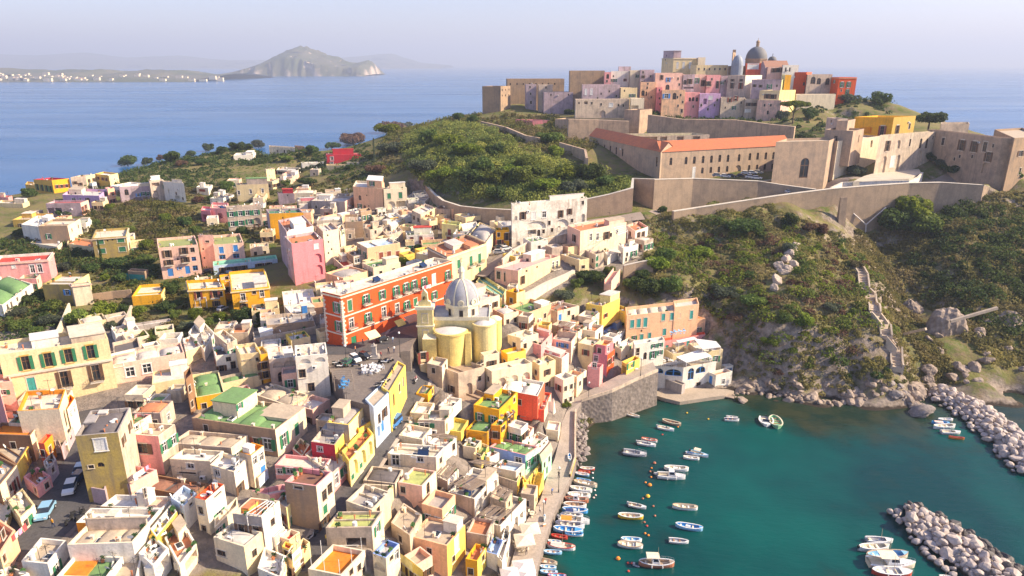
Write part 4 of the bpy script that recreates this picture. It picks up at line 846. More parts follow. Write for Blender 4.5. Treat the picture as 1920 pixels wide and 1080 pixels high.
H('cream garden pavilion with a great shell niche','630,345 645,356 810,338',(548,18.3),'beige','tan','','*750,375,l,5,6.5',hp=.5,Cn='palepink',jk='0',si_='ivory',name='pavilion',cat='pavilion')
H('bright yellow bungalow with a wide cream flat roof','1184,460 1450,442 1510,340',(520,18.6),'gold','cream','2x1n','*1480,400,M,1.5,1.6',si_='lemon',jk='0')
H('long white corrugated shed among the garden trees','1085,720 1100,745 1545,680',(790,18.2),'grey','white',hp=.3,jk='0',name='shed',cat='shed')
H('second white corrugated strip roof below the long shed','1120,755 1130,785 1465,715',(800,18.2),'grey','white',hp=.2,jk='0',name='shed',cat='shed')
H('small shed with a blue green door in the walled garden','1150,230 1300,240 1330,215',(330,18.5),'tuff','tan','*1225,262,H,7,2.4',jk='0',name='shed',cat='shed')
WALLT('white and pink garden wall running down between two orchards','612,520,20.4 560,640,20 492,790,20',.4,3,'ivory',name='garden_wall',coping=0)
WALLT('stone garden wall climbing beside the shell pavilion garden','1170,540,21 1110,690,20.6 1040,800,20.5',.5,3,'beige',name='garden_wall',coping=0)
WALLT('low stone wall behind the yellow bungalow garden','830,440,20.6 1010,415,20.8 1175,400,21',.4,2,'tuff',name='garden_wall',coping=0)
Zm(280,380,4.8)
H('long grey house with green windows and an arched doorway','688,30 692,42 1002,24',(268,21.3),'greige','cream','','*735,82,g,1.4,1.8;*815,75,g,1.4,1.8;*880,70,g,1.4,1.8;*957,66,g,1.4,1.8;*745,170,g,1.4,1.8;*820,162,g,1.4,1.8;*903,150,g,1.4,1.8;*965,135,l,2.6,3;*965,190,n,1,2.2',wo=1)
H('pale block of flats with blue shutters and washing on its balconies','66,322 78,408 438,378',(690,19),'palepink','moss','','*155,430,n,1.3,2.2;*305,405,n+,1.2,2;*385,405,s,1.2,1.4;*170,515,n+,1.3,1.6;*320,490,n+,1.2,1.6;*398,487,U,1.2,1.3;*185,592,F,1.5,2.4;*270,578,b,.6,.8;*340,570,F,1.3,2.4;*410,565,U,1.4,1.6;*255,500,q;*197,675,U,1.3,1.2;*285,665,b,.6,.8',cat='apartment building',name='apartment_block',jk='dda')
H('recessed middle part of the pale flats with little square windows','436,292 442,300 574,296',(590,19.3),'palepink','pale','','*455,410,q;*470,490,q;*480,572,q;*520,340,s,1.2,.7',cat='apartment building',name='apartment_block',jk='a')
H('right block of the pale flats with two bright blue shutters','556,296 576,382 848,360',(600,19.3),'palepink','moss','','*645,398,B,1.3,2;*773,382,B,1.3,2;*655,470,U,1.8,1.4;*780,460,U,1.8,1.4',cat='apartment building',name='apartment_block',jk='ddd')
H('low white house with a mint green roof below the pale flats','572,530 574,568 1152,505',(655,19.3),'paleblue','teal','','*653,585,n,.9,1.8;*712,580,n,1.2,1;*778,574,n,1.1,2;*848,566,n,1.1,2;*992,548,n,1.4,2;*1072,540,n,1.1,2.2',hp=.4,cop='mint',jk='p')
H('left golden villa with white balconies and a cream roof','332,700 350,782 672,762',(968,19.2),'gold','cream','','*437,800,r,1,2.2;*588,795,r+,1.2,1.8;*600,885,n,1,1.4;*480,860,w,1.4,3;*430,870,w+,1,2;*400,870,w+,1,2;*640,800,s',Cn='cream',jk='a')
H('right golden villa with a white rolling gate and cream roof','718,622 738,792 1078,756',(992,19.2),'gold','cream','','*840,820,w+,1.1,1.8;*1010,788,w,1,1.8;*850,910,n,1,1.2;*1000,870,W,4.5,3.4;*940,780,s',Cn='cream')
H('narrow golden link between the two villas','630,650 640,700 735,690',(900,19.2),'gold','tan','','*695,760,n,.9,1.6;*695,665,s',hp=.4,jk='0')
H('white terrace cluster with a sunlit roof left of the street','1194,800 1212,926 1502,896',(1000,19.8),'white','white','','*1350,920,M,5,1.6;*1470,915,U',jk='kkd')
H('blue and white inner court house with a blue door','1215,930 1290,1010 1500,985',(1150,19.8),'grey','white','','*1395,930,F,1.2,2',jk='c',cop='white')
H('green roofed ochre house high above the narrow alley','1050,58 1078,98 1385,88',(330,21.5),'mauve','dgreen','','*1200,130,q',si_='gold',jk='cc')  # mauve front paints the alley shade onto the gold house
H('tall mauve alley house with a cluttered white roof terrace','1158,158 1235,262 1475,210',(640,21.5),'mauve','terra','*1180,240,s;*1165,300,s,1,2','*1300,240,W,3,1.5',si_='white',jk='ccdf',Rq=[(.5,.3,.95,.75,2.2,'white','white')])  # mauve is the shaded face of a white block, put into the plaster
H('rose pink house with an arched balcony and a dark alley side','1215,302 1280,372 1560,326',(745,21),'mauve','terra','*1240,420,s;*1235,520,s;*1262,480,s;*1255,560,s','*1500,372,W,1.2,1.4;*1512,458,l,2.4,2.8;*1525,560,l,2.2,3',si_='rose',jk='cf')  # mauve left face has the alley shade in its colour; rose is lit
H('tall bare cream house with tiny square windows right of the rose one','1500,200 1562,262 1702,236',(560,22),'greige','pale','','*1605,285,q;*1612,345,q;*1640,410,q;*1612,445,q',si_='ivory')
H('cream corner house with two windows behind the tall bare one','1690,215 1715,262 1760,240',(430,22.5),'ivory','cream','','*1740,245,g,1,1.6',jk='0')
Zm(440,230,4)
H('white villa with a row of dark windows among the far trees','-10,245 138,240 158,222',(290,27),'white','white','5x1s@1.8',Rq=[(.6,.2,.95,.9,2,'white','white')])
H('old white farmhouse with a pink left wall by the far sea','256,170 262,178 452,190',(258,28.5),'ivory','tan','','*320,205,s;*372,205,s,1,1.8;*408,205,s,1,1.8;*365,240,s;*430,240,s',wo=1,jk='0')
H('brown brick ruin at the right of the old white farmhouse','448,170 455,176 526,182',(250,28.5),'tuff','terra','','*495,200,l,1.6,2.4',jk='0')
H('crimson villa with a little crimson tower by the far trees','682,232 692,242 950,236',(330,29.5),'crimson','terra','','*728,255,w,1.6,1.8;*728,295,w,1.6,1.8;*730,350,w',cop='rose',Rq=[(.22,.2,.45,.8,3.2,'crimson','red')],jk='p')
H('low white terrace wing in front of the crimson villa','686,310 692,320 942,322',(362,29),'cream','cream','','*760,335,l,1.6,2;*808,325,l,1.6,2;*900,330,W,1.6,2')
H('white bungalow left of the crimson villa','498,296 505,305 690,300',(345,27.5),'white','white','','*640,318,M,6,1.6')
H('peach cottage with a parasol behind the palm','338,400 432,410 482,376',(442,25.5),'palepink','pale','*400,418,n')
H('white cottage row left of the palm','312,352 470,362 492,338',(398,26),'ivory','pale','*345,365,r,4,1.4',si_='white')
H('old grey house with pale windows under a green roofed top','4,455 10,466 252,460',(592,22.8),'greige','pale','','*28,510,w,1,1.8;*118,500,w,1,1.8;*208,495,w,1,1.8',wo=1,si_='cream',Rq=[(.2,.35,.98,.98,3.2,'greige','green','*120,400,M,8,1.6')],jk='c')
H('long cream wall house behind the old grey house','230,350 236,358 300,345',(500,23.5),'beige','green','','*268,420,q;*270,470,s',jk='a',si_='cream')
H('grey cube with a crimson roof hut beside the old grey house','320,520 328,532 446,530',(620,22.8),'mauve','grey','','*395,540,q',Rq=[(.3,.3,.9,.95,2.4,'crimson','red')],jk='c')
H('long grey terrace house with white parapets in the back centre','468,580 476,590 675,580',(650,23.5),'greige','pale','','*600,600,M,3,1.4;*540,670,s;*590,660,s',cop='white',Rq=[(.75,.1,.98,.6,2.,'rose','white')])
H('grey weathered terrace house with a pink right end','572,585 826,592 890,552',(685,23.5),'grey','pale','*610,620,s','*865,600,s',si_='palepink',wo=1,jk='cdt')
H('peach house with two columns of windows and a small peach tower','886,478 1108,494 1122,448',(655,25),'peach','white','*938,545,a,1.3,2;*937,610,g,1,2;*990,540,q;*975,620,A;*1005,620,q',cop='ivory',Rq=[(.48,.1,.98,.9,3.4,'peach','white','*1030,440,g,1.2,1.8')],jk='0')
H('cream house with green shutters beside the peach tower house','1108,490 1116,498 1290,488',(655,25),'ivory','white','','*1157,530,G,1.4,2.2;*1243,522,G,1.4,2.4;*1175,590,l,3,3;*1245,588,M,3.6,3',cop='white',Rq=[(.1,.3,.75,.95,2.8,'ivory','white')],jk='ff')
H('white terrace with a pergola right of the cream house','1288,560 1425,590 1475,548',(640,25),'white','grey','*1315,590,w,1.2,1.6',jk='0')
H('brown tuff box house with an open dark top','825,690 828,745 960,740',(870,22.5),'tuff','tan','','*900,700,M,3,1.5',wo=1)
H('small tuff tower left of the yellow green roofed cottage','930,650 945,672 1026,655',(760,23),'tuff','tan',wo=1,jk='0')
H('cottage with a pale green roof and a small yellow cube','1025,695 1042,712 1128,702',(760,23),'ivory','lime','','2x1s',jk='a')
H('golden yellow cube house with a white roof in the back centre','1120,685 1165,715 1256,702',(770,23),'ivory','white','','*1200,715,s',si_='gold',cop='white',jk='c')
H('tall ochre alley house below the curved garden wall','1326,655 1395,690 1500,640',(810,24.5),'beige','pale','','*1435,690,r;*1470,665,r',si_='cream')
H('cream house with brown windows left of the bright lemon cottage','1398,705 1470,735 1520,715',(830,24.5),'cream','pale','*1435,780,r;*1420,730,r',jk='a')
H('lemon cottage with dark red shutters and a balcony','1552,755 1685,772 1700,745',(885,24.5),'lemon','lime','*1610,800,R+,1.2,2;*1605,855,R,1.6,1','*1668,800,R')
H('white wedge roof house right of the lemon cottage','1695,760 1710,800 1830,780',(890,24.5),'white','white',jk='0')
Zm(560,400,4.8)
H('white house with red brown shutters and a curved terrace','962,160 972,198 1215,188',(300,23.2),'white','lime','','*1018,215,R,1.1,1.8;*1098,206,R,1.1,2.4',jk='c',Rq=[(.02,.3,.5,.95,2.4,'white','red')])
H('grey house with a red oval awning in the back centre','742,140 800,205 935,150',(320,23),'greige','tan','*765,190,s','*880,225,w,2,1.6',wo=1,jk='cc')
H('beige house with dark red shutters and a pale blue roof','520,262 615,312 912,264',(505,22),'greige','bluepale','','*740,352,R,1.3,2.2;*812,342,R,1.3,2.2;*890,340,R,1.2,2;*720,460,l,2.4,1',si_='peach',cop='ivory',jk='p')
H('small beige house with a white grille window','430,352 490,388 628,362',(515,22),'tuff','tan','','*525,388,w,1.6,2',si_='beige',jk='a')
H('small cream annex with white windows under the beige house','405,300 420,330 515,310',(430,22),'cream','cream','','*460,318,w;*490,312,w',jk='0')
H('low mauve courtyard house with a red carpet terrace','312,400 400,480 490,455',(560,21.5),'mauve','red',cop='ivory',jk='f')
H('tuff house wall catching the sun behind the beige house','585,130 640,150 760,120',(300,23),'beige','lime','','*690,150,s',si_='greige',jk='d')
H('narrow peach alley house under the long garden wall','1100,45 1178,72 1248,60',(210,25),'cream','pale','*1143,110,R')
H('cream house with a grey vaulted roof behind the cream palace','1530,190 1688,262 1778,140',(420,24),'cream','grey','','*1735,190,s;*1738,310,n+,1,2;*1745,400,s',va=1,si_='ivory')
H('cream palace with green shutters and orange roof clutter','1158,300 1338,392 1690,268',(665,23.2),'tuff','terra','','*1440,418,G,1.4,2.4;*1550,385,G+,1.4,2.8;*1627,362,G+,1.4,2.8;*1630,485,G,1,1.4;*1550,535,l,1.6,2.6;*1440,500,s',si_='cream',Cn='ivory',name='palace',cat='palace',Rq=[(.15,.35,.6,.6,1.2,'ivory','pale'),(.6,.6,.95,.8,1.,'peach','terra')],jk='cc')
H('bright golden house with a brown canopy between cream palace and white house','1770,130 1778,155 1895,148',(320,24.5),'gold','tan','','*1800,175,s;*1880,175,n,1,2.4;*1800,240,r+,1.4,1.4;*1850,270,s;*1800,285,s')
root,P,org=H('long orange red palace with white quoins and green shutters on the square','212,702 378,742 1378,424',(1202,21.8),'red','pale','*337,805,g,1.1,2.2;*355,975,g,1.1,2.2;*350,1140,G,1.2,2.2','*457,782,G,1.15,2.4;*603,735,g+,1.15,2;*750,695,g,1.15,2.1;*875,660,g+,1.15,2.1;*965,630,g+,1.15,2.1;*1038,606,g+,1.15,2.1;*1127,580,g+,1.15,2.1;*1215,550,W,1.15,2.4;*1340,518,g+,1.15,2.2;*473,948,w+,1.15,2.1;*622,900,g+,1.15,2.1;*765,845,w+,1.15,2.4;*885,815,w+,1.15,2.3;*972,792,g+,1.15,2;*1050,765,G,1.15,1.9;*1220,705,g,1.15,2;*495,1105,E,1.5,2.4;*570,1075,l,2,3;*800,1015,M,2.6,2.4;*895,975,M,3,2.6',name='palace',cat='palace',si_='red',cop='ivory',Cn='ivory',jk='ccddaasks')
mb=MB()
for f in(0,1):
 A,B=P[f],P[f+1];d=(B-A).normalized();nn=V3((d.y,-d.x));zt=org[2]
 zr=zres('378,742',(1202,21.8))
 for zz in(zr-5.,zr-9.1):
  a=A;b=B+d*.06;q=[a,b,b+nn*.12,a+nn*.12];mb.prism([tu_(p)for p in q],zz,zz+.28,MW if 0 else mat('string_course',(.78,.66,.52),.8,.2),bottom=1)
mb.build('string_course',root,org)
mb=MB();QM=mat('string_course',(.78,.66,.52))
for c,d1,d2 in((P[1],(P[0]-P[1]).normalized(),(P[2]-P[1]).normalized()),(P[0],None,(P[1]-P[0]).normalized())):
 k=0;z=21.9
 while z<zr-1.4:
  w=.75 if k%2 else.45
  for dd in(d1,d2):
   if dd is None:continue
   nn=V3((dd.y,-dd.x));nn=nn if nn.dot(V3((0,-1)))>0 else-nn
   a=c;b=c+dd*w;mb.prism([tu_(a),tu_(b),tu_(b+nn*.06),tu_(a+nn*.06)],z,z+.42,QM,bottom=1)
  z+=.5;k+=1
mb.build('quoins',root,org)
Zm(880,360,4.8)
H('large white house with arches and patched grey plaster under the long wall','376,98 384,108 1062,50',(500,25),'white','pale','','*482,180,n,1.1,2.4;*577,180,W,1.4,2.4;*675,175,w,1.4,2;*823,165,n,1,2.4;*903,150,n,1,2;*1022,80,s;*600,262,l,7,2.6;*720,260,s,.9,1.4;*835,245,l,5,2.6;*925,240,s;*1025,195,l,1.4,3.4;*462,285,l,3.6,4.8;*565,340,M,3,1.5;*625,338,A,1.1,2.2;*668,338,s;*745,325,s;*808,310,s;*440,445,l,1.4,1.8;*420,215,l,1,1.4;*545,380,s',wo=1,cop='white',jk='daa')
H('white terrace house with a terracotta roof walk above the cliff','884,300 1000,352 1415,272',(560,25.5),'palepink','terra','*945,385,n,1.2,2.2;*1005,380,s','*1095,375,w,1,2.2;*1155,372,w,1,2.2;*1237,358,n,1.4,2.4;*1275,368,s;*1330,340,s',si_='ivory',cop='palepink',jk='c')
H('square white belvedere at the right end of the terrace house','1415,298 1495,352 1608,312',(450,26),'white','terra','*1447,355,n,1,2.4','*1525,362,n,1.1,2.2;*1565,355,n,1.1,2.2',jk='cc',cop='palepink')
H('white curved terraces stepping down below the belvedere','1150,440 1245,575 1420,500',(660,22.5),'white','pale','*1200,450,l,2.4,3;*1255,440,l,2.6,3.6','*1290,520,M,4,1.6',jk='f')
H('white cube with green shuttered balcony on the cliff terraces','1340,480 1388,505 1522,470',(650,22.5),'white','white','','*1420,545,s;*1412,590,s;*1480,530,g+,1.6,1.8;*1405,550,s')
H('beige three storey house with green shutters among the white terraces','1078,540 1135,562 1212,545',(700,22),'beige','tan','*1110,600,s','*1148,568,G,1,1.8;*1148,640,G,1,1.2',jk='c',wo=1)
H('small cream house with a chimney pot roof terrace','1036,440 1095,462 1190,445',(540,24),'cream','terra','*1050,480,d;*1078,482,d','*1138,465,G,.8,1.4',jk='pppcc')
H('cream flat roofed house with a curved right end and a parked scooter','822,562 990,612 1080,598',(725,22.3),'cream','grey','*880,640,n,1.1,2.2;*935,655,M,1.6,2.2','*1025,660,s,1.2,1')
H('mauve wedge wall with small windows under the white terraces','850,405 1082,545 1100,520',(640,23),'mauve','tan','*892,500,s;*988,540,s;*1000,590,s',jk='0',wo=1)
H('peach terraced house with arches and a pink ridged roof','228,678 440,710 818,574',(885,21.3),'palepink','pink','*262,715,s,1.2,2.2;*318,725,s,.5,2.6','*480,755,n,1,2.4;*515,680,s;*610,650,d;*755,630,w+,1,2.2;*790,620,w+,1,2.2;*530,815,l,2,3.6;*600,780,l,2,2.6;*690,740,l,3,3.4;*755,715,l,1.6,3;*800,700,l,1.2,3',si_='cream',cop='palepink',jk='k')
H('yellow house with a mint green roof behind the church dome','60,805 290,960 335,880',(1060,20),'lemon','teal','*140,985,d;*230,990,d',si_='cream',jk='d')
H('golden tall house with an arched gable right of the church','330,890 425,910 502,884',(1130,18),'gold','tan','','*445,1005,A;*470,1010,w,1,2.6',jk='a',si_='cream')
WALLT('tall pale retaining wall climbing right of the church','504,928,21.8 700,820,22.6 880,745,23.0 950,708,23.4',.8,10,'ivory',name='retaining_wall')
WALLT('ramp parapet curving up to the large white house','300,610,28 400,520,28.4 520,460,28.8 625,445,29.2 700,420,29.2 870,375,29.8',.4,2.2,'beige',name='ramp_wall')
WALLT('tuff terrace wall right of the cliff house stairs','1392,665,24.5 1500,640,25.0 1660,608,25.8',.6,5,M_LOW,name='terrace_wall')
Zm(900,520,3.84)
H('ivory house with a blue window and a red brick pergola roof','404,208 558,246 715,205',(400,13.5),'ivory','terra','*455,262,B,1.3,1.8;*425,320,s','*577,265,B,1,1.8;*640,240,s;*670,270,s',jk='f')
H('ivory house with a shaded reed pergola terrace','552,388 690,402 770,352',(520,12.5),'beige','terra','','*688,440,s,.9,2;*750,400,s',si_='ivory',jk='f')
H('cream house with steps and a terracotta terrace right of the pergola','705,370 830,390 888,345',(500,12.5),'ivory','terra','*780,420,s','*860,400,s,1,2',jk='f',si_='white')
H('ivory house with a slanting buttress and two small windows','522,442 658,468 705,400',(640,10),'palepink','grey','*577,470,b,1,1.2;*610,475,b,1,1.2','*690,440,s',si_='ivory',jk='0')
H('pink house with a round gabled roof terrace and palms','332,458 440,490 522,402',(600,14),'pink','pink','','*480,450,s',cop='palepink',Rq=[(.1,.8,.9,.95,1.4,'pink','pink')],jk='fff')
H('big ivory house with washing lines and stained plaster','350,505 590,584 642,545',(800,7.5),'beige','pale','*393,650,s,2,.9;*505,665,n,1.2,1.4;*493,710,n,1,1.4;*420,700,s;*378,650,n,1,2.2','*620,600,W,1.2,1.8;*610,680,W,1.2,1.8',si_='ivory',cop='white',wo=1,Rq=[(.35,.2,.9,.9,1.2,'pink','pale')],jk='f')
H('yellow house with a white walled roof court at the foot of the steps','762,190 882,208 1008,150',(345,14),'yellow','ivory','*820,225,s','*905,260,r,1,1.2',Rq=[(.35,.45,.98,.98,2.6,'lemon','pale')],jk='c')
H('low yellow annex with a white deck in front of the yellow house','752,255 872,275 935,250',(350,13),'yellow','white','*812,285,d,1.6,2','*895,270,n',jk='0')
H('small yellow terrace house joining the peach convent','970,225 1050,250 1078,222',(310,13.5),'yellow','yellow',jk='f')
H('long peach convent with green shutters and vaulted cream roof','1046,215 1058,278 1455,234',(455,10),'peach','cream','','*1097,308,Y,1.1,2.2;*1145,300,Y,1.1,2.4;*1193,292,Y,1.1,2.6;*1322,262,Y,1,2;*1385,256,Y,1.1,2;*1443,260,s;*1112,420,g,.8,1.2;*1165,410,Y,1,2.4;*1222,400,Y,.9,2.4;*1163,378,q;*1330,370,Y',name='convent',cat='convent',va=5,vm='cream',jk='c')
H('tall peach end block of the convent with a pale cracked roof','1392,168 1402,216 1578,192',(440,9),'peach','pale','','*1525,240,Y,1,2.4;*1522,215,q',name='convent_block',cat='convent',jk='0')
H('lower convent terrace with three green doors and blue tables','1315,285 1322,306 1468,290',(455,8),'peach','terra','','*1285,365,Y;*1348,375,Y,1.1,2.2;*1405,360,Y,1.1,2.4;*1350,345,q',name='convent_wing',cat='convent',jk='fff')
H('right convent wing with a square green window','1460,292 1518,306 1625,294',(425,8),'peach','peach','*1485,360,Y,1,2.2;*1487,330,q','*1573,362,g,1,1.5',name='convent_wing',cat='convent',jk='f')
H('coral garden wall house below the convent terraces','1322,440 1328,458 1622,408',(552,5.5),'coral','terra','','*1348,488,H,1,1.6;*1400,470,s;*1500,455,H,1,2;*1440,460,M,2,2',si_='pink',jk='0')
H('white house with green windows below the convent arcade','1100,458 1113,484 1330,450',(602,9),'white','white','','*1137,510,s,1,2;*1135,545,s;*1253,480,g,.8,1.1;*1298,472,g,.8,1.1;*1247,532,g,1,2;*1297,525,g,.8,1.2;*1190,540,A,1,2')
Zm(900,520,3.84)
H('pale blue house with a parasol terrace and flower boxes','888,386 985,432 1100,345',(500,9.2),'blue','grey','*905,408,s;*925,415,w','*1045,375,w,1,2.2;*995,400,w,1,2;*1015,395,w,1,2',si_='paleblue',jk='fff')
H('ivory house with green shutters below the pale blue house','970,492 1018,516 1118,456',(600,9),'ivory','white','','*1085,480,G,.9,1.6;*1055,560,s;*990,530,s')
H('rose red tower house with an orange tiled top','836,480 906,492 962,460',(690,8.3),'rose','orange','*860,510,s','*925,490,w,.9,1.6',jk='0',cop='peach')
H('rose red lower storey with a green door and balcony','814,546 918,558 970,515',(700,8),'rose','terra','*830,560,w,1,1.6;*863,555,E,1.2,2.6',si_='red',jk='f',cop='pink')
H('pink arched porch house at the foot of the rose red tower','775,640 862,655 888,625',(772,7.8),'pink','pink','*825,615,w','*850,690,l,1,1.6',jk='0')
H('bright yellow kiosk with an orange roof on the harbour ramp','1022,606 1058,626 1152,582',(690,8.8),'yellow','orange','*1040,640,M,1.4,2','*1085,612,g,1.6,1.6',jk='0',name='kiosk',cat='kiosk')
H('white stair house with a mint door beside the ramp','636,690 700,716 768,668',(765,7.5),'white','white','*660,700,l,1.6,1.8','*713,680,H,1,2')
root,P,org=H('white restaurant with blue windows on the rocks by the water','1244,634 1466,650 1702,606',(800,1.2),'white','tan','*1290,655,V,2.2,1.4;*1330,658,V,1.6,1.6;*1395,662,V,4.2,1.8','*1523,650,V,1.8,3.4;*1592,628,V,3,2.4;*1668,612,V,3,3;*1508,735,l,3.4,2.6;*1575,755,s,1.4,1.4',si_='white',cop='white',name='restaurant',cat='restaurant',zb=-.5,jk='0')
H('white restaurant annex with a low deck beside the rocks','1648,682 1700,704 1818,676',(772,1.8),'white','terra','*1640,700,F,1,2.6',zb=0,jk='0')
H('small white hut with a blue window at the end of the restaurant','1740,628 1766,642 1824,634',(700,2),'white','white','','*1795,650,U,2,1.4',zb=1,jk='0')
H('dark stone base wall under the left half of the restaurant','1246,700 1455,775 1480,762',(850,.6),'grey','tan',zb=-2,hp=.1,jk='0',name='sea_wall',cat='wall')
Zm(0,600,5.3194)
root,P,org=H('large cream palace with a row of green shuttered doors and bare plaster attic','-22,215 -20,352 1078,188',(900,17),'cream','cream','','*240,362,P,1.25,2.8;*465,330,P,1.25,2.8;*668,290,P,1.25,2.8;*890,252,P,1.25,2.8;*300,575,Y+,1.3,3.4;*625,512,n+,1.3,3.4;*940,450,n+,1.3,3.4;*965,670,w,1.2,3',name='palace',cat='palace',si_='cream',Rq=[(.1,.3,.6,.55,1.6,'white','white'),(.1,.66,.95,.98,2.,'beige','cream')],jk='cc')
mb=MB();zr=zres('-20,352',(900,17));A,B=P[1],P[2];d=(B-A).normalized();nn=V3((d.y,-d.x));mb.prism([tu_(A),tu_(B),tu_(B+nn*.35),tu_(A+nn*.35)],zr-4.6,zr-4.25,MT,bottom=1);mb.build('string_course',root,org)
H('pink house with a blue window at the left edge beside the cream palace','-260,430 -250,560 -22,640',(1000,17),'pink','terra','','*20,520,B,1,1.8')
H('lower pale pink house with a dark arch at the left edge','-180,560 -150,640 120,612',(1010,16.5),'palepink','pale','','*20,700,g,1.2,1;*30,840,l,2.6,1.8;*80,915,n,1.4,1.4',jk='0')
H('pink house with white framed windows and a tiled vaulted terrace','1102,340 1112,452 1838,325',(640,18),'palepink','ivory','','*1290,475,w,1.6,2;*1458,440,w,1.6,2;*1730,400,s,1,1.4;*1180,440,w,1.6,.6',va=3,vm='pale',jk='caf')
H('grey sheds and pillars roof between the pink house and the orchard','1120,225 1135,330 1400,270',(470,18.3),'grey','dark',jk='0',cop='beige',wo=1)
H('orange rimmed terrace house with arched windows over the street','172,908 590,886 655,690','U103','ivory','cream','','*635,900,A,1.4,3.2',cop='orange',zb=13,Rq=[(.35,.25,.5,.4,.9,'ivory','cream')],jk='dd')
H('narrow white house with orange edges stepping behind the terrace house','620,850 672,890 748,778','U107','white','orange','','*700,900,w,1,1.6;*735,850,w,1,1.6',cop='orange',zb=13,jk='0')
H('cream chimney room house with a dark awning behind the orange terrace','560,780 640,800 720,700','U110','ivory','pale','*600,830,s','*690,740,s,1.6,1',zb=13,jk='0')
Zm(320,580,5.3194)
H('white terraced house with a low dark arch beside the pink house','120,292 150,420 345,350',(560,18),'white','pale','','*260,440,l,2,1.2;*330,440,l,2,1.2',si_='cream',jk='caaf')
H('white walled roof terrace house with a tall dark open court','418,372 447,468 682,432',(630,18),'white','dark','','*505,560,n,1,1.8;*620,520,s,1,1.8;*570,450,d,1,1.6')
H('white house with a green door and low walls near the orchard','175,230 330,400 440,235',(520,18.5),'white','ivory','*235,290,s','*420,275,E,1.2,1.8',jk='ca')
H('beige house behind the dark court with a tall flue','430,240 560,345 660,300',(560,18.5),'beige','cream',jk='cca',wo=1,cop='ivory')
H('broad cream wall house between the dark court and the arched white house','640,352 692,452 900,428',(735,17.3),'cream','ivory','','*760,500,s,1.6,.2;*860,480,s,.6,.8',jk='d')
H('ochre side wing with brown windows next to the brown arched facade','845,380 893,452 968,438',(740,17.3),'ochre','beige','','*930,525,n,1.4,1.6;*930,620,n,1.4,1.6',si_='gold',jk='0')
H('long greige wall house with a patched parapet near the palace','818,228 832,292 1452,168',(420,19.5),'beige','cream',wo=1,jk='kkc',Rq=[(0,.1,.8,.3,1.4,'white','white')])
H('tuff walled court house with grey squares beside the alley','942,60 958,160 1428,112',(330,19.8),'tuff','grey','','*1100,110,M,5,1.6',wo=1,jk='c',cop='beige')
H('brown plaster house with four half moon windows beside the white one','955,388 978,500 1238,470',(792,16.8),'tuff','ivory','','*1065,522,l,2,1.3;*1192,505,l,2,1.3;*1098,625,A,1.3,2.2;*1075,765,n,1.4,1;*1155,745,F,.7,2;*1195,655,s,.7,1',si_='greige',cop='white',jk='k',wo=1)
H('tall white house with half moon windows facing the square','1236,360 1241,476 1562,442',(940,16),'white','ivory','','*1337,490,l,2,1.2;*1487,472,l,2,1.2;*1308,600,s,1.3,1.8;*1398,735,s,1.3,1.8;*1492,872,q,.7,.8',jk='d')
H('green felt roof house with a bulging vault left of the ochre wing','208,652 252,880 540,828',(1000,17),'cream','green','*225,800,s',si_='gold',va=2,vm='green',jk='da',hp=.4)
H('dark green roofed house with steps under the ochre wing','492,672 512,742 898,655',(835,17.3),'beige','dgreen','','*830,780,M,4,1.6;*600,800,M,3,1',si_='cream',hp=.5,va=2,vm='green',jk='p')
H('ivory house with four grey domes below the white arched house','842,850 1180,965 1372,850',(1120,15.5),'ivory','pale',si_='cream',va=2,vm='tan',jk='d',hp=.4)
H('dark red chimney wall house between the pink and green roofs','128,630 150,700 215,640',(1050,17),'brown','brown',jk='0')
Zm(340,740,5.3194)
H('big green domed terrace house with green shutters on its cream side','102,232 935,350 1235,122',(620,15),'tuff','green','*745,432,r,1.2,1.8;*850,440,g,1.6,2.2;*240,300,s','*1020,385,g,1.2,2.6;*1145,285,G,1.2,2.4',si_='ivory',va=4,vm='green',hp=.4,Rq=[(.12,.35,.42,.98,2.8,'ivory','green','','*575,85,g,.9,1.2'),(.62,.45,.98,.98,.5,'ivory','tan')],jk='ccd')
H('grey vaulted roof house between the green domes and the white terrace','-110,480 495,530 662,402',(700,15.3),'beige','tan',va=3,vm='tan',jk='ccp',si_='ivory',wo=1)
H('white terrace house with drying racks and a solar skylight','-120,640 285,664 420,560',(840,15.2),'ivory','white','*85,685,w,1.2,1;*60,770,s,3,.4',si_='white',jk='c',hp=.5)
H('white stepped house with three tall windows and an orange balcony','285,700 525,772 650,640',(1010,14.6),'ivory','white','*350,738,w,1.2,1.4','*580,890,n,1.2,2;*645,850,n,1.2,2;*555,680,w,1,2;*530,700,w,1,2',si_='white',jk='c')
H('narrow ivory house with an orange rim and white chimney room','578,572 695,606 820,508',(890,14.6),'beige','tan','*620,690,s','*700,640,w,1,1.5;*755,610,w,1,1.5;*795,580,w,1,1.5;*820,700,B,1.2,2',si_='ivory',cop='orange',Rq=[(.2,.1,.8,.5,1.6,'white','white')],jk='0')
H('pale blue fronted cube at the foot of the narrow ivory house','700,790 770,830 862,735',(905,14.2),'ivory','white','','*830,770,s',si_='paleblue',jk='0',cop='peach')
H('red walled terrace with plants beside the grey vaulted yellow house','1108,540 1205,618 1280,500',(700,14.4),'rose','terra',si_='coral',cop='ivory',jk='fff')
H('long yellow house with grey vaults and a green shuttered side','1292,468 1530,502 1672,318',(790,13.6),'crimson','grey','*1380,515,w,1,1;*1305,520,s,.8,.8','*1605,560,g+,1,2;*1640,520,g',si_='yellow',va=1,vm='tan',jk='d',cop='beige',Rq=[(.1,.62,.98,.98,1.,'grey','grey')])
H('taller yellow house with a roof terrace next to the square','1450,275 1668,302 1848,96',(640,14.2),'grey','tan','','*1740,395,g,1,2;*1830,360,s;*1805,250,w',si_='cream',cop='yellow',Rq=[(0,.3,.5,.7,2.4,'beige','tan')],va=1,vm='grey')
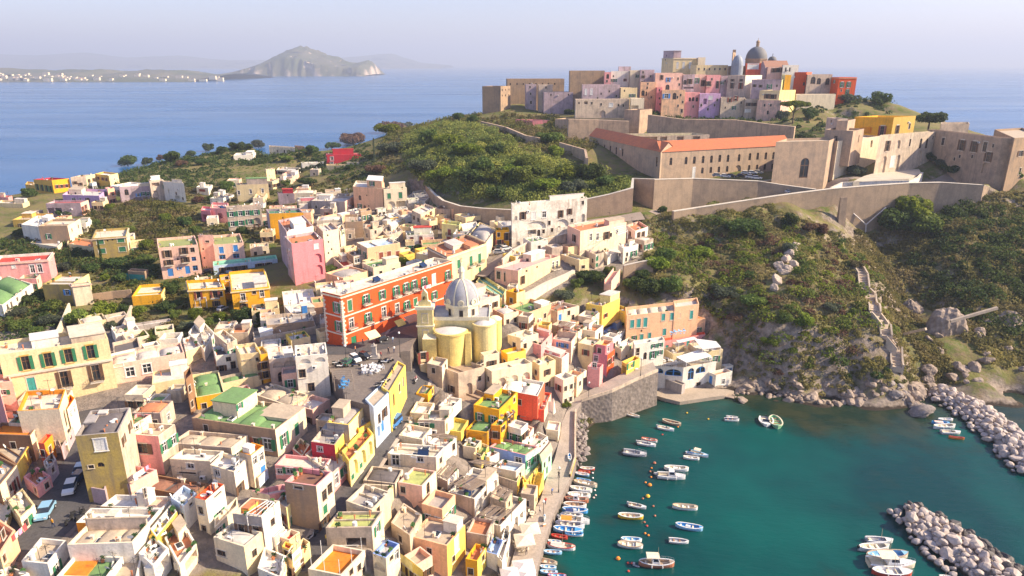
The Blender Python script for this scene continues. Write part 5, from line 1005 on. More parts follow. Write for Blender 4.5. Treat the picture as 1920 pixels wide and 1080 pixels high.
H('projecting yellow bay with a flat roof and white window','1700,290 1770,345 1905,255',(560,14.3),'gold','ivory','*1735,380,g','*1855,340,w,1.4,1.6',si_='yellow',hp=.3,jk='0')
H('low yellow street front with big half moon windows','1600,560 1672,665 1915,390',(925,13.2),'yellow','terra','','*1715,660,l,2.6,3.2;*1800,560,l,2.6,3;*1790,680,G,1,1.8;*1700,800,G,1,2;*1875,470,l,2,3',si_='lemon',jk='ff')
H('grey terrace house with a salmon street facade and an archway','1230,596 1505,792 1665,640',(1010,12.8),'ivory','pale','','*1545,790,w,1,2;*1595,720,G,1,2;*1632,690,w,1,1.6;*1630,820,l,2.4,3.4;*1560,960,M,1.4,2.4',si_='pink',cop='ivory',jk='p')
H('pink penthouse with a white roof and sun loungers','932,702 1402,752 1492,640',(850,15),'pink','ivory','*1075,728,g,1.2,1.2;*1308,760,E,1.2,2.2;*975,740,w,1,1','*1445,740,g,1,1.8',si_='white',hp=.3,jk='d')
H('tall house with a pink walled terrace and rough brown wall','1028,868 1345,912 1505,764',(1370,11.8),'tuff','brown','*1165,905,s,1.4,.6','*1420,950,s,1.2,2;*1475,885,s,1.2,2;*1430,1100,G,1,1.6;*1500,1100,n,1.6,3;*1410,1240,n,1.4,2',si_='ivory',cop='pink',wo=1,jk='fff')
H('cream roof terrace with pink walls in front of the pink penthouse','700,960 880,1000 1190,930',(1160,13.5),'ivory','ivory',si_='pink',cop='pink',jk='f')
Zm(340,877,5.3194)
H('yellow court house with a white pergola frame and plants','508,455 802,492 978,330',(900,12.8),'grey','terra',si_='white',cop='ivory',wo=1,Rq=[(.02,.4,.3,.98,.6,'yellow','terra')],jk='fff')
H('yellow house with green shuttered doors on the narrow lane','950,330 1046,400 1196,228',(620,12.2),'beige','cream','','*1160,375,G,1.1,2.4;*1100,480,G,1,2;*1195,360,s,.7,1;*1080,450,w,1,1',si_='lemon',jk='c')
H('house with a weathered grey domed roof and white walls','318,692 625,788 805,640',(1050,13),'ivory','moss','*385,820,s,1.6,1',si_='cream',va=1,vm='pale',jk='cc',hp=.5)
H('white house with a sloping bright red roof and green shutter','132,298 240,325 425,165',(650,14.5),'ivory','red','','*375,430,g,1.2,1.9;*360,255,s,1.6,.4',si_='white',hp=.25,cop='red',jk='p')
H('cream low extension with a green shutter behind the yellow court','330,500 330,600 560,380',(760,13.6),'ivory','cream','','*385,590,g,1,1.4')
H('white and pink stepped room cubes above the lane','800,640 930,690 1030,590',(860,12.4),'white','pale','*870,770,M,3,1.4','*965,760,w',si_='palepink',jk='cp')
H('small house with a dark red terrace above the lane','985,690 1075,720 1180,640',(850,12.2),'ivory','red',si_='cream',jk='0')
H('yellow stair tower with a red roof on the lane','1005,782 1078,815 1110,765',(980,11.8),'yellow','red','*1060,830,s','*1095,800,w',hp=.2,jk='0')
H('pale yellow lane house with glass bay and a balcony','1040,880 1105,925 1280,740',(1120,11.2),'cream','terra','','*1125,860,W,1.6,2.4;*1200,790,M,2,1.4;*1150,960,n,1.4,2',si_='lemon',jk='f')
H('white house with arched door near the bottom of the lane','760,1000 990,1100 1050,880',(1350,10.5),'white','white','','*1010,930,w,1,2',si_='cream',jk='ff')
H('lime green roofed house with a boxed terrace by the lane','1438,600 1900,592 2010,430',(800,11.6),'beige','lime','*1740,700,M,3,1.4;*1640,780,B,3,1.6','*1950,560,g',si_='ivory',hp=.25,jk='pp')
H('house with an orange painted roof terrace and white poles','1262,1008 1595,1075 1832,822',(1260,10.8),'ivory','orange','','*1690,1000,s;*1770,960,s;*1840,960,s,.8,1.2',cop='ivory',jk='0')
H('scrap covered roof house with grey rubble and tanks','1640,330 1900,420 2080,240',(620,12),'ivory','grey','','*1960,380,s',si_='cream',jk='ttccad',wo=1)
Zm(0,760,5.3194)
H('house with a green felt terrace and long roof curb over the left street','84,178 385,190 512,52',(440,16.3),'ivory','green','','*480,150,s,1,2;*545,180,w,1,2',cop='beige',jk='dd',va=1,vm='green')
H('house with a bright orange corrugated roof at the left edge','-90,288 300,302 388,182',(560,16.2),'brown','orange','','*350,250,s',si_='ivory',hp=.25,jk='0')
H('orange roofed narrow passage block leaning over the left street','380,375 440,380 520,290',(620,16),'coral','orange',si_='orange',hp=.2,jk='0')
H('golden yellow street house with tall dark windows and a grey roof','-60,440 168,592 305,368',(760,16),'brown','tan','','*300,480,n,1.1,2.4;*215,650,n,1.1,2.4;*265,600,s;*290,440,s',si_='yellow',hp=.35,jk='c')
H('cream street house with an orange framed window at the left edge','-300,640 -8,802 168,592',(1020,15.6),'brown','tan','','*140,740,r,1,2.2;*100,790,s;*125,690,s',si_='ivory',hp=.35)
H('pink corner house with a tiny terrace jutting into the street','232,712 362,806 505,702',(935,15.6),'pink','terra','*270,850,s,.8,1;*375,830,s','*460,760,s;*430,790,s',cop='pink',jk='f')
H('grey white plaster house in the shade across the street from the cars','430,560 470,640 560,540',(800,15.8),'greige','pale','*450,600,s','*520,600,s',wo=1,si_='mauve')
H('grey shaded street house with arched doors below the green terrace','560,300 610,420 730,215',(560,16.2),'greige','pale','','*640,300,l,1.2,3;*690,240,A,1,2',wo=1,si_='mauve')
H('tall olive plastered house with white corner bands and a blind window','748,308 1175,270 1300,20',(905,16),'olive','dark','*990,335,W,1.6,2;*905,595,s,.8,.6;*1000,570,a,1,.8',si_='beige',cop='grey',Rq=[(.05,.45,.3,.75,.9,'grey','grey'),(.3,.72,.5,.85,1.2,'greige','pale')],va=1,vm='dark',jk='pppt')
H('pink house with a green roof behind the olive house','1163,202 1308,210 1505,90',(600,16),'pink','green','*1210,260,n,1.1,1.4','*1340,215,w,1.2,1.8;*1385,190,w,.8,1.6',si_='ivory',cop='pink',hp=.3,jk='d')
H('pink house with a peach terrace roof and dark shutters','1306,288 1578,308 1745,190',(650,15.8),'pink','peach','*1410,380,n,1.8,1.9;*1265,400,n,1,1.6',si_='beige',cop='ivory')
H('white room with an orange tiled edge on the pink terrace house','942,634 1108,656 1278,540',(800,15.8),'pink','ivory','*1005,680,l,1.2,1.8','*1165,650,d,.8,.8;*1260,570,s',si_='palepink',cop='orange',hp=.25,jk='d')
H('pink walled terrace house with a bare white floor','1042,738 1295,790 1562,640',(940,15.5),'mauve','ivory',si_='palepink',cop='pink',jk='a')
H('small lilac grey tower with a junk covered top','905,820 1045,845 1075,730',(1010,15.3),'mauve','tan',jk='f',wo=1)
H('dark vaulted roof house with a brick edge and two aerials','1288,795 1905,905 2080,780',(960,15),'brown','dark',va=2,vm='brown',cop='brown',jk='aapc',hp=.4)
Zm(0,877,5.3194)
H('white terrace house with a blue stained floor and an orange patch','1000,385 1612,408 1752,288',(560,15),'ochre','white','','*1690,330,s,1,1',si_='white',cop='white',Rq=[(.68,.1,.98,.9,.12,'peach','peach'),(.5,.45,.68,.95,2.2,'white','white','','*1440,200,s,.6,1.6')],jk='p')
H('white cube house with a window facing the red roof','1700,295 1832,380 1962,252',(620,14.6),'paleblue','white','','*1895,310,s,.8,1.2',si_='white')
H('house with white inner courts behind an orange parapet','758,548 1488,552 1612,405',(740,14.8),'orange','white',si_='white',cop='white',Rq=[(.4,.1,.52,.6,1.6,'white','ivory')],jk='d',va=0)
H('big white house with a stained back wall and low domes','668,768 1320,745 1488,550',(1010,14.6),'white','tan','','*1400,800,s,3,.2',cop='ivory',va=3,vm='tan',Rq=[(.02,.92,.98,.99,1.8,'greige','tan')],jk='ca')
H('small white roof terrace with crenel pillars near the bottom left','212,930 475,958 658,722',(1130,14.8),'white','tan','','*560,950,g,1,1.6;*510,960,s',cop='white',jk='ca')
H('terrace with an orange half and a green half of the floor','560,1085 1060,1100 1225,885',(1250,14.4),'white','green',cop='white',Rq=[(0,-.3,.48,.97,.06,'orange','orange')],jk='f')
H('yellow walled loggia house beside the big white house','1500,610 1560,690 1765,435',(920,14.2),'yellow','grey','','*1640,560,M,3,2.2;*1590,600,w,1,1.6',cop='white',jk='f')
H('white house with striped doors and a green shutter at the bottom left','1075,1100 1350,1180 1420,860',(1350,13.6),'white','tan','','*1260,1010,g,1,1.8',hp=.4)
H('cream lane house with laundry at the far bottom left','-150,520 60,560 150,300',(640,15.4),'ivory','cream','','*30,480,l,1.4,2.4',si_='cream',jk='fc')
H('cream house with a white washed gable facing the blue car','80,330 200,500 345,365',(650,15.5),'cream','cream','','*250,520,s;*300,470,E,1,2',si_='ivory',jk='f')
H('peach street house with an arched brown door at the bottom left','-220,700 -5,860 150,620',(1110,15),'cream','terra','','*90,830,l,1.6,4;*20,620,s;*10,900,s',si_='peach',cop='peach',jk='0')
H('white rooftop with pots at the very bottom left corner','-80,1050 120,1120 290,1050',(1250,14.5),'white','ivory',jk='fff')
H('white house under the parasol terrace near the bottom centre','1380,850 1530,980 1680,800',(1200,13.8),'white','pale','','*1600,900,M,3,2',jk='ff',cop='white')
H('brown floored terrace house between the loggia and the white parasol','1640,700 1790,980 1960,760',(1150,13.8),'white','terra','','*1900,820,M,3,2',si_='ivory',cop='white',jk='fff')
ZF[:]=[0,0,1.]
H('old stone block with arched doors and ramps under the church','',17.2,'beige','stone','.3,1.2,l,1.4,3;.7,3,n,1,1.6','.4,2.4,l,1.6,4;.8,1.4,s,.8,1.2',pw=[(-17,137.5),(-11.5,133),(-6,136.5),(-11.5,141)],wo=1,jk='0',zb=6)
H('lower stone forecourt building with dark doors below the church','',12.2,'stone','stone','.5,.8,l,1.6,3;.2,1,n,.9,2','.5,1,n,1.1,2.2',pw=[(-14.5,133.2),(-9.5,129.2),(-4,132.5),(-9,136.5)],si_='ivory',wo=1,jk='0',zb=6)
H('ivory viaduct house with tall arches right of the church steps','',16.6,'ivory','pale','','.25,1.4,l,2,6.4;.55,1.4,l,2,6.4;.85,1.4,l,2,6',pw=[(-6,137.5),(-4.4,135.2),(4.5,139.8),(2.8,142.4)],hp=.6,jk='0',zb=6)
H('small square turret room on the ivory viaduct','',19.2,'ivory','tan','.5,1,s','.5,1,n,1.2,1.6',pw=[(-7,139.6),(-6.2,137.8),(-2.8,139.4),(-3.6,141.2)],jk='0',zb=12)
H('yellow sloping courtyard wall house right of the side apse','',17.5,'gold','cream','.5,1.2,s','.5,1,s',pw=[(-2.5,144.6),(-1,142.2),(3.2,144.8),(1.7,147.4)],si_='yellow',jk='0',zb=8)
H('ivory house high beside the right side of the church','',20,'ivory','cream','.5,1,s','2x1s',pw=[(-1,148.2),(2,146),(6.2,149),(3.2,151.6)],zb=9)
H('cream house stepping down right of the viaduct house','',15.6,'cream','ivory','1x1s','1x2n',pw=[(4.6,143),(6.2,140.6),(10,143.6),(8.2,146.4)],zb=6)
Zm(600,560,5.3194)
H('worn beige tower with a curved top below the yellow church','1066,645 1216,678 1272,600',(880,14),'beige','cream','*1130,690,s','*1250,640,s',si_='ivory',wo=1,hp=.5,jk='0',zb=10)
H('orange cube house with a green roof beside the road','956,945 1075,955 1135,870',(1010,14),'gold','green','','*1120,890,s,.7,1.4',hp=.25)
H('small pergola house with a glass side on the viaduct','1555,640 1590,690 1680,640',(745,15.5),'ivory','grey','','*1600,660,n,1.6,1.8;*1665,635,s',hp=.2,jk='0',zb=12)
H('small chapel like house with a grey vaulted roof by the green roofs','1600,885 1665,912 1776,808',(1030,9),'tuff','tan','','*1740,890,s,.7,1.4',va=1,vm='tan',si_='ivory',jk='0',hp=.3)
H('cream round corner house with a dark door on the road bend','922,480 1000,610 1070,600',(720,16.5),'cream','tan','*950,520,s','*1005,540,r,1.2,2.6',jk='0')
Zm(660,700,4.5714)
H('white roof deck with an awning beside the orange cube','742,275 862,292 938,216',(330,14),'white','ivory','*790,300,l,2,1.6',hp=.2,jk='p')
H('white house with a square flat roof below the orange cube','498,335 655,348 706,254',(400,13.8),'ivory','white','','*660,345,g,.8,.8',si_='white')
H('white house with a long blank wall and one dark window','562,400 796,408 870,322',(500,12.6),'greige','pale','*605,425,g,2,1','*800,440,l,1,2',si_='ivory',jk='f')
H('white terrace house with bushes along its left parapet','470,430 560,445 575,390',(480,13),'ivory','white','*515,440,s',jk='ff')
H('plain white cubic house beside the blue car','402,528 600,568 682,470',(640,12.6),'ivory','white',si_='white')
H('cream house with a solar panel and two brown flues','305,684 720,718 802,628',(840,11.6),'ivory','cream','*370,700,w,1.4,2.2;*583,710,w,1.2,1.2','*760,720,s',hp=.2,jk='sppk',cop='white')
H('mossy dark domed roof house on the street corner','96,916 370,948 436,824',(1040,11.8),'beige','moss','','*410,880,s',si_='ivory',va=1,vm='dark',hp=.3)
H('lime roofed house with a pink front and arched side','395,932 600,968 722,838',(1150,9.6),'palepink','lime','*435,970,s','*650,935,A,1.1,2.2',si_='ivory',hp=.2,jk='p')
H('white ruin roof house with black stained floor','0,1085 250,1100 352,958',(1230,11.2),'ivory','pale','','*300,1040,s',si_='cream',wo=1,hp=.6,jk='c')
H('yellow terrace with lime green steps between white and orange houses','805,480 935,505 1000,400',(570,10),'yellow','lime',jk='0',cop='yellow')
H('white pergola terrace house with reed mats near the cream house','645,600 795,640 895,555',(760,9.6),'white','pale','','*870,600,s,1,1.6',cop='white',jk='ff')
H('tall orange house with green roof panels and high parapets','1042,268 1262,316 1420,160',(470,10.5),'gold','green','','*1390,200,s',cop='gold',jk='d')
H('low orange wing with a green roof ledge and windows','1190,445 1272,452 1412,330',(545,10),'orange','green','','*1295,450,n,.8,1;*1345,370,n,.9,1.6;*1368,350,n,.9,1.6',si_='gold',hp=.25)
H('orange house with a green dome and steps in its roof','975,482 1160,508 1245,410',(610,8.6),'gold','green','*1015,500,l,3,1.4','*1180,480,s,.8,1.6',si_='orange',va=1,vm='green',hp=.3,cop='gold')
H('olive green flat roofed house between orange dome and pergola','950,620 1060,640 1110,575',(720,8),'ivory','moss','','*1095,620,s',si_='cream',hp=.25)
H('small yellow house with moss green roof edge near the blue walls','1040,690 1110,720 1175,620',(790,7.4),'cream','moss','*1100,700,s','*1140,700,g,.8,1;*1165,670,s',si_='yellow',hp=.3)
H('coral red house with two white domes','1284,138 1592,196 1652,74',(340,9),'coral','white','','*1630,230,M,1.6,2;*1600,215,s',va=2,vm='white',hp=.5,cop='white')
H('lower coral red storey with dark doors and a shed','1438,290 1648,314 1708,168',(470,5),'coral','tan','*1445,320,r,1,1.2;*1540,335,s;*1490,380,n,1,1.8','*1680,350,s,.8,1.4;*1665,240,s',si_='palepink',hp=.3)
H('pink white house with a cracked domed roof by the harbour path','1338,498 1498,562 1558,464',(640,4.6),'palepink','ivory','','*1520,530,s,.8,1.6',si_='white',va=1,vm='ivory',hp=.4)
H('white house with square windows and a chair terrace by the harbour path','1475,596 1560,640 1680,540',(730,3.2),'white','pale','','*1610,590,l,1,1.4;*1650,570,s,1.2,1',jk='ff')
H('white kiosk pavilion with a flat roof by the harbour path','1662,478 1768,494 1788,420',(590,2.8),'ivory','white','*1710,510,l,2.4,2','*1778,520,s',hp=.2,jk='0',name='kiosk',cat='kiosk')
H('periwinkle blue house with green domes and a tiled edge','1176,628 1488,702 1600,628',(800,6),'blue','green','*1425,720,w,1.4,1.2',si_='mint',va=3,vm='green',hp=.3,cop='pink',jk='dd')
H('white house with a pale blue painted roof terrace','1208,802 1405,842 1482,776',(920,5.2),'ivory','bluepale','','*1440,850,s,.7,1.2',cop='white',jk='ff')
H('green awning terrace below the pale blue roof','1252,882 1415,932 1440,870',(985,4.6),'beige','moss',si_='yellow',hp=.3,jk='0')
H('slim mint green house with a brown gable on the quay','1600,700 1632,752 1712,655',(935,1.9),'mint','tan','','*1650,760,s,.8,1.4;*1690,710,s,.8,1.4;*1670,800,G,.8,1.6',hp=.9,gable='bc')
H('yellow buttressed house with tall stairs by the quay','1440,860 1500,930 1622,762',(1050,2),'yellow','cream','','*1560,850,s,.7,1.2;*1600,800,s,.7,1.2')
H('pale terrace house with a white wall below the rose pergola','1120,700 1180,722 1262,680',(800,6.5),'cream','pink',si_='white',cop='white',jk='f')
Zm(680,850,4.696)
H('beige house with a reed pergola terrace and arched white side','752,338 985,402 1195,178',(575,5.6),'beige','grey','','*1030,400,l,2,2.6;*1160,235,l,2.4,2.6;*1080,330,s',si_='white',jk='ffs',cop='white')
H('upper white house with brown pergola and outside steps','650,205 745,245 845,142',(330,8),'greige','pale','','*800,190,s',si_='white',jk='ff',cop='white')
H('white house with pergola and arches near the quay','1000,586 1215,640 1440,400',(790,2.8),'ivory','grey','','*1265,640,l,1.8,3;*1350,560,l,1.6,2.4;*1400,520,M,1.2,1.4',si_='white',jk='fff',cop='white')
H('brown reed terrace house between the two pergola houses','1120,380 1260,440 1320,340',(600,4.4),'beige','tan','','*1290,420,s',si_='cream',jk='ff')
H('peach apricot house with a tan cracked roof and tile edge','412,728 742,814 902,630',(1110,3.6),'peach','tan','','*825,740,W,1.2,2.6;*830,930,W,1.2,2.6;*800,900,s',si_='yellow',hp=.2,cop='peach',jk='a')  # peach front and yellow side colour the house as shaded and lit
H('old house with a rough tan roof behind the apricot house','250,608 414,722 520,540',(1000,5.4),'beige','tan',hp=.25,jk='c',wo=1)
H('apricot house with two rows of small windows behind the tan roof','455,522 500,548 692,338',(640,6.6),'ivory','white','','*590,470,w,.8,1.4;*620,440,w,.8,1.4;*655,400,w,.8,1.4',si_='peach',cop='peach',jk='p')
H('white terrace house with a blue railing and canopy at the bottom','88,880 205,922 322,795',(1180,8.4),'ivory','pale','*140,960,l,2,1.4','*300,840,w,1,2;*250,880,s',jk='ff',cop='blue')
H('yellow courtyard stair house at the bottom centre','330,880 420,940 530,1030',(1200,5),'yellow','grey',si_='lemon',jk='0')
H('golden house with an orange terrace and bushes near the quay','905,928 1010,948 1096,812',(1130,2.6),'gold','terra','','*1060,880,s,1,1.6;*1075,980,s',si_='yellow',jk='ff')
H('white house with a light blue floor terrace near the umbrellas','1090,868 1185,892 1240,762',(1040,2.4),'white','bluepale','','*1230,850,s',jk='f',cop='blue')
H('white quay house with long balcony walls above the umbrellas','1180,900 1230,960 1300,700',(1110,2),'white','pale','','*1270,860,s,1,1.6')
ZF[:]=[0,0,1.]
def W(x,y,D):
 yy=(540-y)/F;s=D/(cp+yy*sp_);return V3(((x-960)/F*s,D,CZ+s*(-sp_+yy*cp)))
root=empty('church',(-12,145,14));tag(root,'pale yellow church with a grey lantern dome and round apses above the harbour','church')
org=(-12,145,14);CY=mat('church_yellow',(.80,.66,.30),.9,.35,.4,(.40,.32,.16),.3,.35);CG=mat('church_gold',(.80,.61,.20),.9,.4,.4,(.36,.26,.10),.3,.5);CRM=mat('church_cream',(.82,.74,.52),.9,.25);GR=mat('church_grey_roof',(.36,.36,.39),.85,.35,.6)
def boxpart(x0,x1,y0,y1,z0,z1,m,nm,top=None,par=1):
 mb=MB();mb.prism([(x0,y0),(x1,y0),(x1,y1),(x0,y1)],z0,z1,m,mt=top or GR);o=mb.build(nm,root,org);return o
boxpart(-20.2,-5.2,142.6,149.6,9,26.2,CY,'nave')
c=MB();
for(x0,x1,y0,y1)in((-20.4,-5.,142.4,142.6),(-5.2,-5.,142.6,149.8)):c.prism([(x0,y0),(x1,y0),(x1,y1),(x0,y1)],25.7,26.5,CRM,bottom=1)
c.build('cornice',root,org)
mb=MB();k=mb.mi(GR);n=10
for x in(-17.4,-14.2):
 for i in range(n+1):a=Q_.pi*i/n;mb.v.append((x,146-3.*Q_.cos(a),26.2+1.5*Q_.sin(a)))
for i in range(n):mb.f.append((i,i+1,n+1+i+1,n+1+i));mb.m.append(k)
mb.build('nave_roof',root,org,smooth=1)
boxpart(-21.,-17.5,141.4,144.6,11,29.2,CY,'tower',top=CRM)
mb=MB();mb.prism([(-21.3,141.1),(-17.2,141.1),(-17.2,144.9),(-21.3,144.9)],28.6,29.3,CRM,bottom=1);mb.prism([(-21.25,141.15),(-17.25,141.15),(-17.25,144.85),(-21.25,144.85)],24.6,24.9,CRM,bottom=1);mb.build('tower_cornice',root,org)
mb=MB();prof=[(-20.7,29.3),(-17.8,29.3),(-17.9,30.2),(-18.5,30.5),(-18.6,32.2),(-19.25,33.1),(-19.9,32.2),(-20.,30.5),(-20.6,30.2)]
for y,r in((141.9,0),(142.7,1)):
 pts=[(x,y,z)for x,z in prof];mb.face(pts if not r else pts[::-1],CY)
for i in range(len(prof)):a=prof[i];b=prof[(i+1)%len(prof)];mb.face([(a[0],142.7,a[1]),(b[0],142.7,b[1]),(b[0],141.9,b[1]),(a[0],141.9,a[1])],CRM)
g=mb.build('bell_gable',root,org)
inst('bell',proto('bell',lambda m_:m_.lathe((0,0,0),[(.42,0),(.3,.25),(.22,.6),(.02,.72)],mat('bronze',(.10,.07,.03),.4,metal=.8),n=10)),g,(-19.25-org[0],141.8-org[1],30.9-org[2]))
for zz,h in((25.6,2.),(20.5,3.2)):inst('window',fmesh('s'),root,(-19.25-org[0],141.4-org[1]-.02,zz-org[2]),0,(1.2,1,h))
boxpart(-19.6,-16.6,138.2,141.4,10,22.9,CG,'annex',top=CRM)
inst('window',fmesh('n'),root,(-18.2-org[0],138.2-org[1]-.03,18.5-org[2]),0,(.8,1,1.2))
cx,cy=-13.6,141.8
mb=MB();mb.lathe((cx,cy,0),[(3.75,9),(3.7,23.4),(3.9,23.5),(3.9,23.9),(3.5,23.95)],CG,n=24,a0=Q_.pi*.98,a1=Q_.pi*2.02);mb.build('apse',root,org,smooth=0)
mb=MB();mb.lathe((cx,cy,23.95),[(3.5,0),(2.4,.25),(1.,.5),(.02,.55)],mat('pale_roof_skin',(.60,.56,.54),.8,.35),n=24,a0=Q_.pi*.98,a1=Q_.pi*2.02);mb.build('apse_roof',root,org,smooth=1)
inst('window',fmesh('n'),root,(cx-.9-org[0],cy-3.62-org[1],20.2-org[2]),-.2,(1.3,1,1.7))
for bx_,by_,h in((-9.7,139.9,23.6),(-17.2,140.2,22.)):
 mb=MB();mb.v+=[(bx_-.6,by_+2,h),(bx_+.6,by_+2,h),(bx_+.6,by_,h),(bx_-.6,by_,h),(bx_-.8,by_+2,9),(bx_+.8,by_+2,9),(bx_+.8,by_-2.6,9),(bx_-.8,by_-2.6,9)];k=mb.mi(CG)
 for f in((0,3,2,1),(3,7,6,2),(0,4,7,3),(1,2,6,5)):mb.f.append(f);mb.m.append(k)
 mb.build('buttress',root,org)
cx,cy=-6.2,143.4
mb=MB();mb.lathe((cx,cy,0),[(2.75,8),(2.7,24.6),(2.85,24.7),(2.85,25.),(2.5,25.)],CY,n=20,a0=Q_.pi*1.,a1=Q_.pi*2.35);mb.build('side_apse',root,org)
mb=MB();mb.lathe((cx,cy,25.),[(2.5,0),(1.7,.5),(.6,.85),(.02,.9)],mat('pale_roof_skin',(.60,.56,.54)),n=20);mb.build('side_apse_roof',root,org,smooth=1)
inst('window',fmesh('n'),root,(-8.9-org[0],142.55-org[1],21.6-org[2]),0,(.8,1,.8))
mb=MB();mb.lathe((-3.9,147.2,0),[(1.5,8),(1.5,24.2),(1.6,24.3)],CG,n=16);mb.lathe((-3.9,147.2,24.3),[(1.6,0),(1.,.5),(.02,.7)],CRM,n=16);mb.build('stair_turret',root,org)
dx,dy,rd=-11.3,146.2,3.95
mb=MB();mb.lathe((dx,dy,0),[(rd,25.6),(rd,28.6),(rd+.35,28.7),(rd+.35,29.1),(rd,29.15)],CRM,n=8,a0=Q_.pi/8,a1=Q_.pi/8+2*Q_.pi);mb.build('drum',root,org)
for i in range(8):
 a=i*Q_.pi/4-Q_.pi/2;r=rd*Q_.cos(Q_.pi/8)+.04
 w=inst('window',fmesh('s'),root,(dx+r*Q_.cos(a)-org[0],dy+r*Q_.sin(a)-org[1],26.5-org[2]),a+Q_.pi/2,(.85,1,1.5));inst('pane',shade_sheet_mesh(),w,(0,-.01,0))  # no hole in the drum: a dark sheet paints the shade within
prof=[(rd*1.*Q_.cos(t),5.3*Q_.sin(t))for t in[k*Q_.pi/2/12*.92 for k in range(13)]]
mb=MB();mb.lathe((dx,dy,29.1),prof,GR,n=32);dm=mb.build('dome',root,org,smooth=1)
for i in range(8):
 a=i*Q_.pi/4-Q_.pi/2+Q_.pi/8;rb=MB();k=rb.mi(CRM)
 for r,z in prof:
  for s in(-.16,.16):rb.v.append((dx+(r+.07)*Q_.cos(a)-s*Q_.sin(a),dy+(r+.07)*Q_.sin(a)+s*Q_.cos(a),29.1+z+.04))
 for j in range(len(prof)-1):rb.f.append((2*j,2*j+1,2*j+3,2*j+2));rb.m.append(k)
 o=rb.build('rib',root,org)
 a2=i*Q_.pi/4-Q_.pi/2;o2=MB();o2.lathe((0,0,0),[(.02,0),(.75,0),(.75,.14),(.5,.16)],CRM,n=14)
 for q,v in enumerate(o2.v):
  x,y,z=v;z2=min(y,1)+0;o2.v[q]=(dx+(rd-.02+z)*Q_.cos(a2)-x*Q_.sin(a2),dy+(rd-.02+z)*Q_.sin(a2)+x*Q_.cos(a2),29.75+y)
 o2.build('dome_cartouche',root,org)
mb=MB();mb.lathe((dx,dy,34.2),[(.95,-.25),(.95,0),(.62,.05),(.62,1.7),(.8,1.8),(.75,2.),(.5,2.6),(.14,3.),(.12,3.5),(.2,3.65),(.02,3.8)],CRM,n=12);ln=mb.build('lantern',root,org)
mb=MB();mb.tube((dx,dy,38),(dx,dy,39.3),.05,M_IRON);mb.tube((dx-.35,dy,38.9),(dx+.35,dy,38.9),.05,M_IRON);mb.build('cross',root,org)
FOOT.append(([(-21,139),(-3.5,141),(-3.5,149),(-21,149)],21,9))
Zm(600,560,5.3194)
ASPH=mat('asphalt',(.085,.080,.082),.9,.4,.25,(.14,.12,.11),.2,var=.25);PAVE=mat('square_paving',(.20,.165,.14),.9,.4,.25,(.12,.10,.09),.2,var=.2);QUAY=mat('quay_paving',(.42,.35,.29),.9,.5,.3,(.22,.18,.15),.3,var=.15)
def slab(pts,z,zb,m,name,ms=None,kind='structure'):
 P=[U(*px(t),z)for t in pts.split()];mb=MB();mb.prism([(p.x,p.y)for p in P],zb,z,ms or m,mt=m);return tag(mb.build(name),kind=kind),P
slab('-60,520 60,500 240,490 600,390 860,240 985,190 1000,330 930,440 900,520 790,530 780,560 846,655 838,720 760,808 640,940 540,1072 480,1060 250,1000 215,850 100,720 60,600',21.85,11,PAVE,'square')
H('pale yellow terrace wall with blue and brown doors under the square','610,880 692,932 852,662',22.5,'yellow','tan','','*733,950,D,1.1,2.6;*790,850,s,1,1.8;*828,780,F,.9,2.2',name='terrace_wall',cat='wall',si_='yellow',hp=.12,zb=9,jk='0')
H('pale blue house front built into the lower end of the terrace wall','450,1000 536,1088 690,934',22.3,'paleblue','tan','','*588,1150,s,1,2;*640,1090,n,1.1,2;*655,1040,n,1,2;*560,1290,l,1.6,2.4;*620,1220,F,1,2.2',si_='paleblue',hp=.12,zb=9,jk='0')
strip('985,250 900,330 830,420 835,520 905,640 945,760 905,880 850,1000 760,1120',[4.8,4.6,4.2,3.8,3.7],QUAY,'pavement',lift=.06)
strip('985,250 900,330 830,420 835,520 905,640 945,760 905,880 850,1000 760,1120',[4.2,4.,3.6,3.2,3.],ASPH,'street')
strip('20,520 200,520 480,480 700,430 850,360',[2,3.2,3.4,3.2],ASPH,'street',zs=[21.8]*5,lift=.09)
Zm(0,0,1)
strip('745,768 733,795 708,833 680,880 655,925 625,980 597,1035 575,1075',[3.6,3.3,3.,2.9,2.7],QUAY,'pavement',lift=.07)
strip('745,768 733,795 708,833 680,880 655,925 625,980 597,1035 575,1075',[2.9,2.6,2.4,2.2,2.1],ASPH,'street',lift=.12)
strip('168,770 150,820 138,870 118,920 95,965 55,1010 10,1060',[3.4,4.6,5.4,6.3,5.3],PAVE,'pavement',lift=.07)
strip('168,770 150,820 138,870 118,920 95,965 55,1010 10,1060',[2.6,3.8,4.6,5.5,4.5],ASPH,'street',lift=.12)
strip('1225,402 1290,390 1400,374 1480,362 1560,351 1640,345 1700,341 1790,336 1850,337 1900,340',[2,2.6,2.8,3.2,5],mat('road_dust',(.30,.24,.20),.9,.3),'road')
strip('900,520 935,490 962,468 1010,455 1080,425 1120,415 1205,404',[1.8,2,2.2],mat('road_dust',(.30,.24,.20)),'road')
QP=[(952,1085,1003,1085,1.8),(958,1060,1008,1060,1.8),(968,1020,1019,1020,1.8),(988,975,1034,975,1.8),(1013,938,1049,938,1.9),(1025,895,1070,895,2),(1040,860,1080,862,2.3),(1050,820,1080,820,3),(1053,795,1080,795,3.8),(1062,772,1081,772,4.6),(1078,746,1090,754,5.8),(1127,720,1148,736,7.4),(1163,702,1190,716,8.3),(1224,679,1234,697,9.)]
mb=MB();L_=[U(a,b,z)for a,b,c,d,z in QP];R_=[U(c,d,z)for a,b,c,d,z in QP]
for i in range(len(QP)-1):mb.face([tu_(L_[i]),tu_(R_[i]),tu_(R_[i+1]),tu_(L_[i+1])],QUAY)
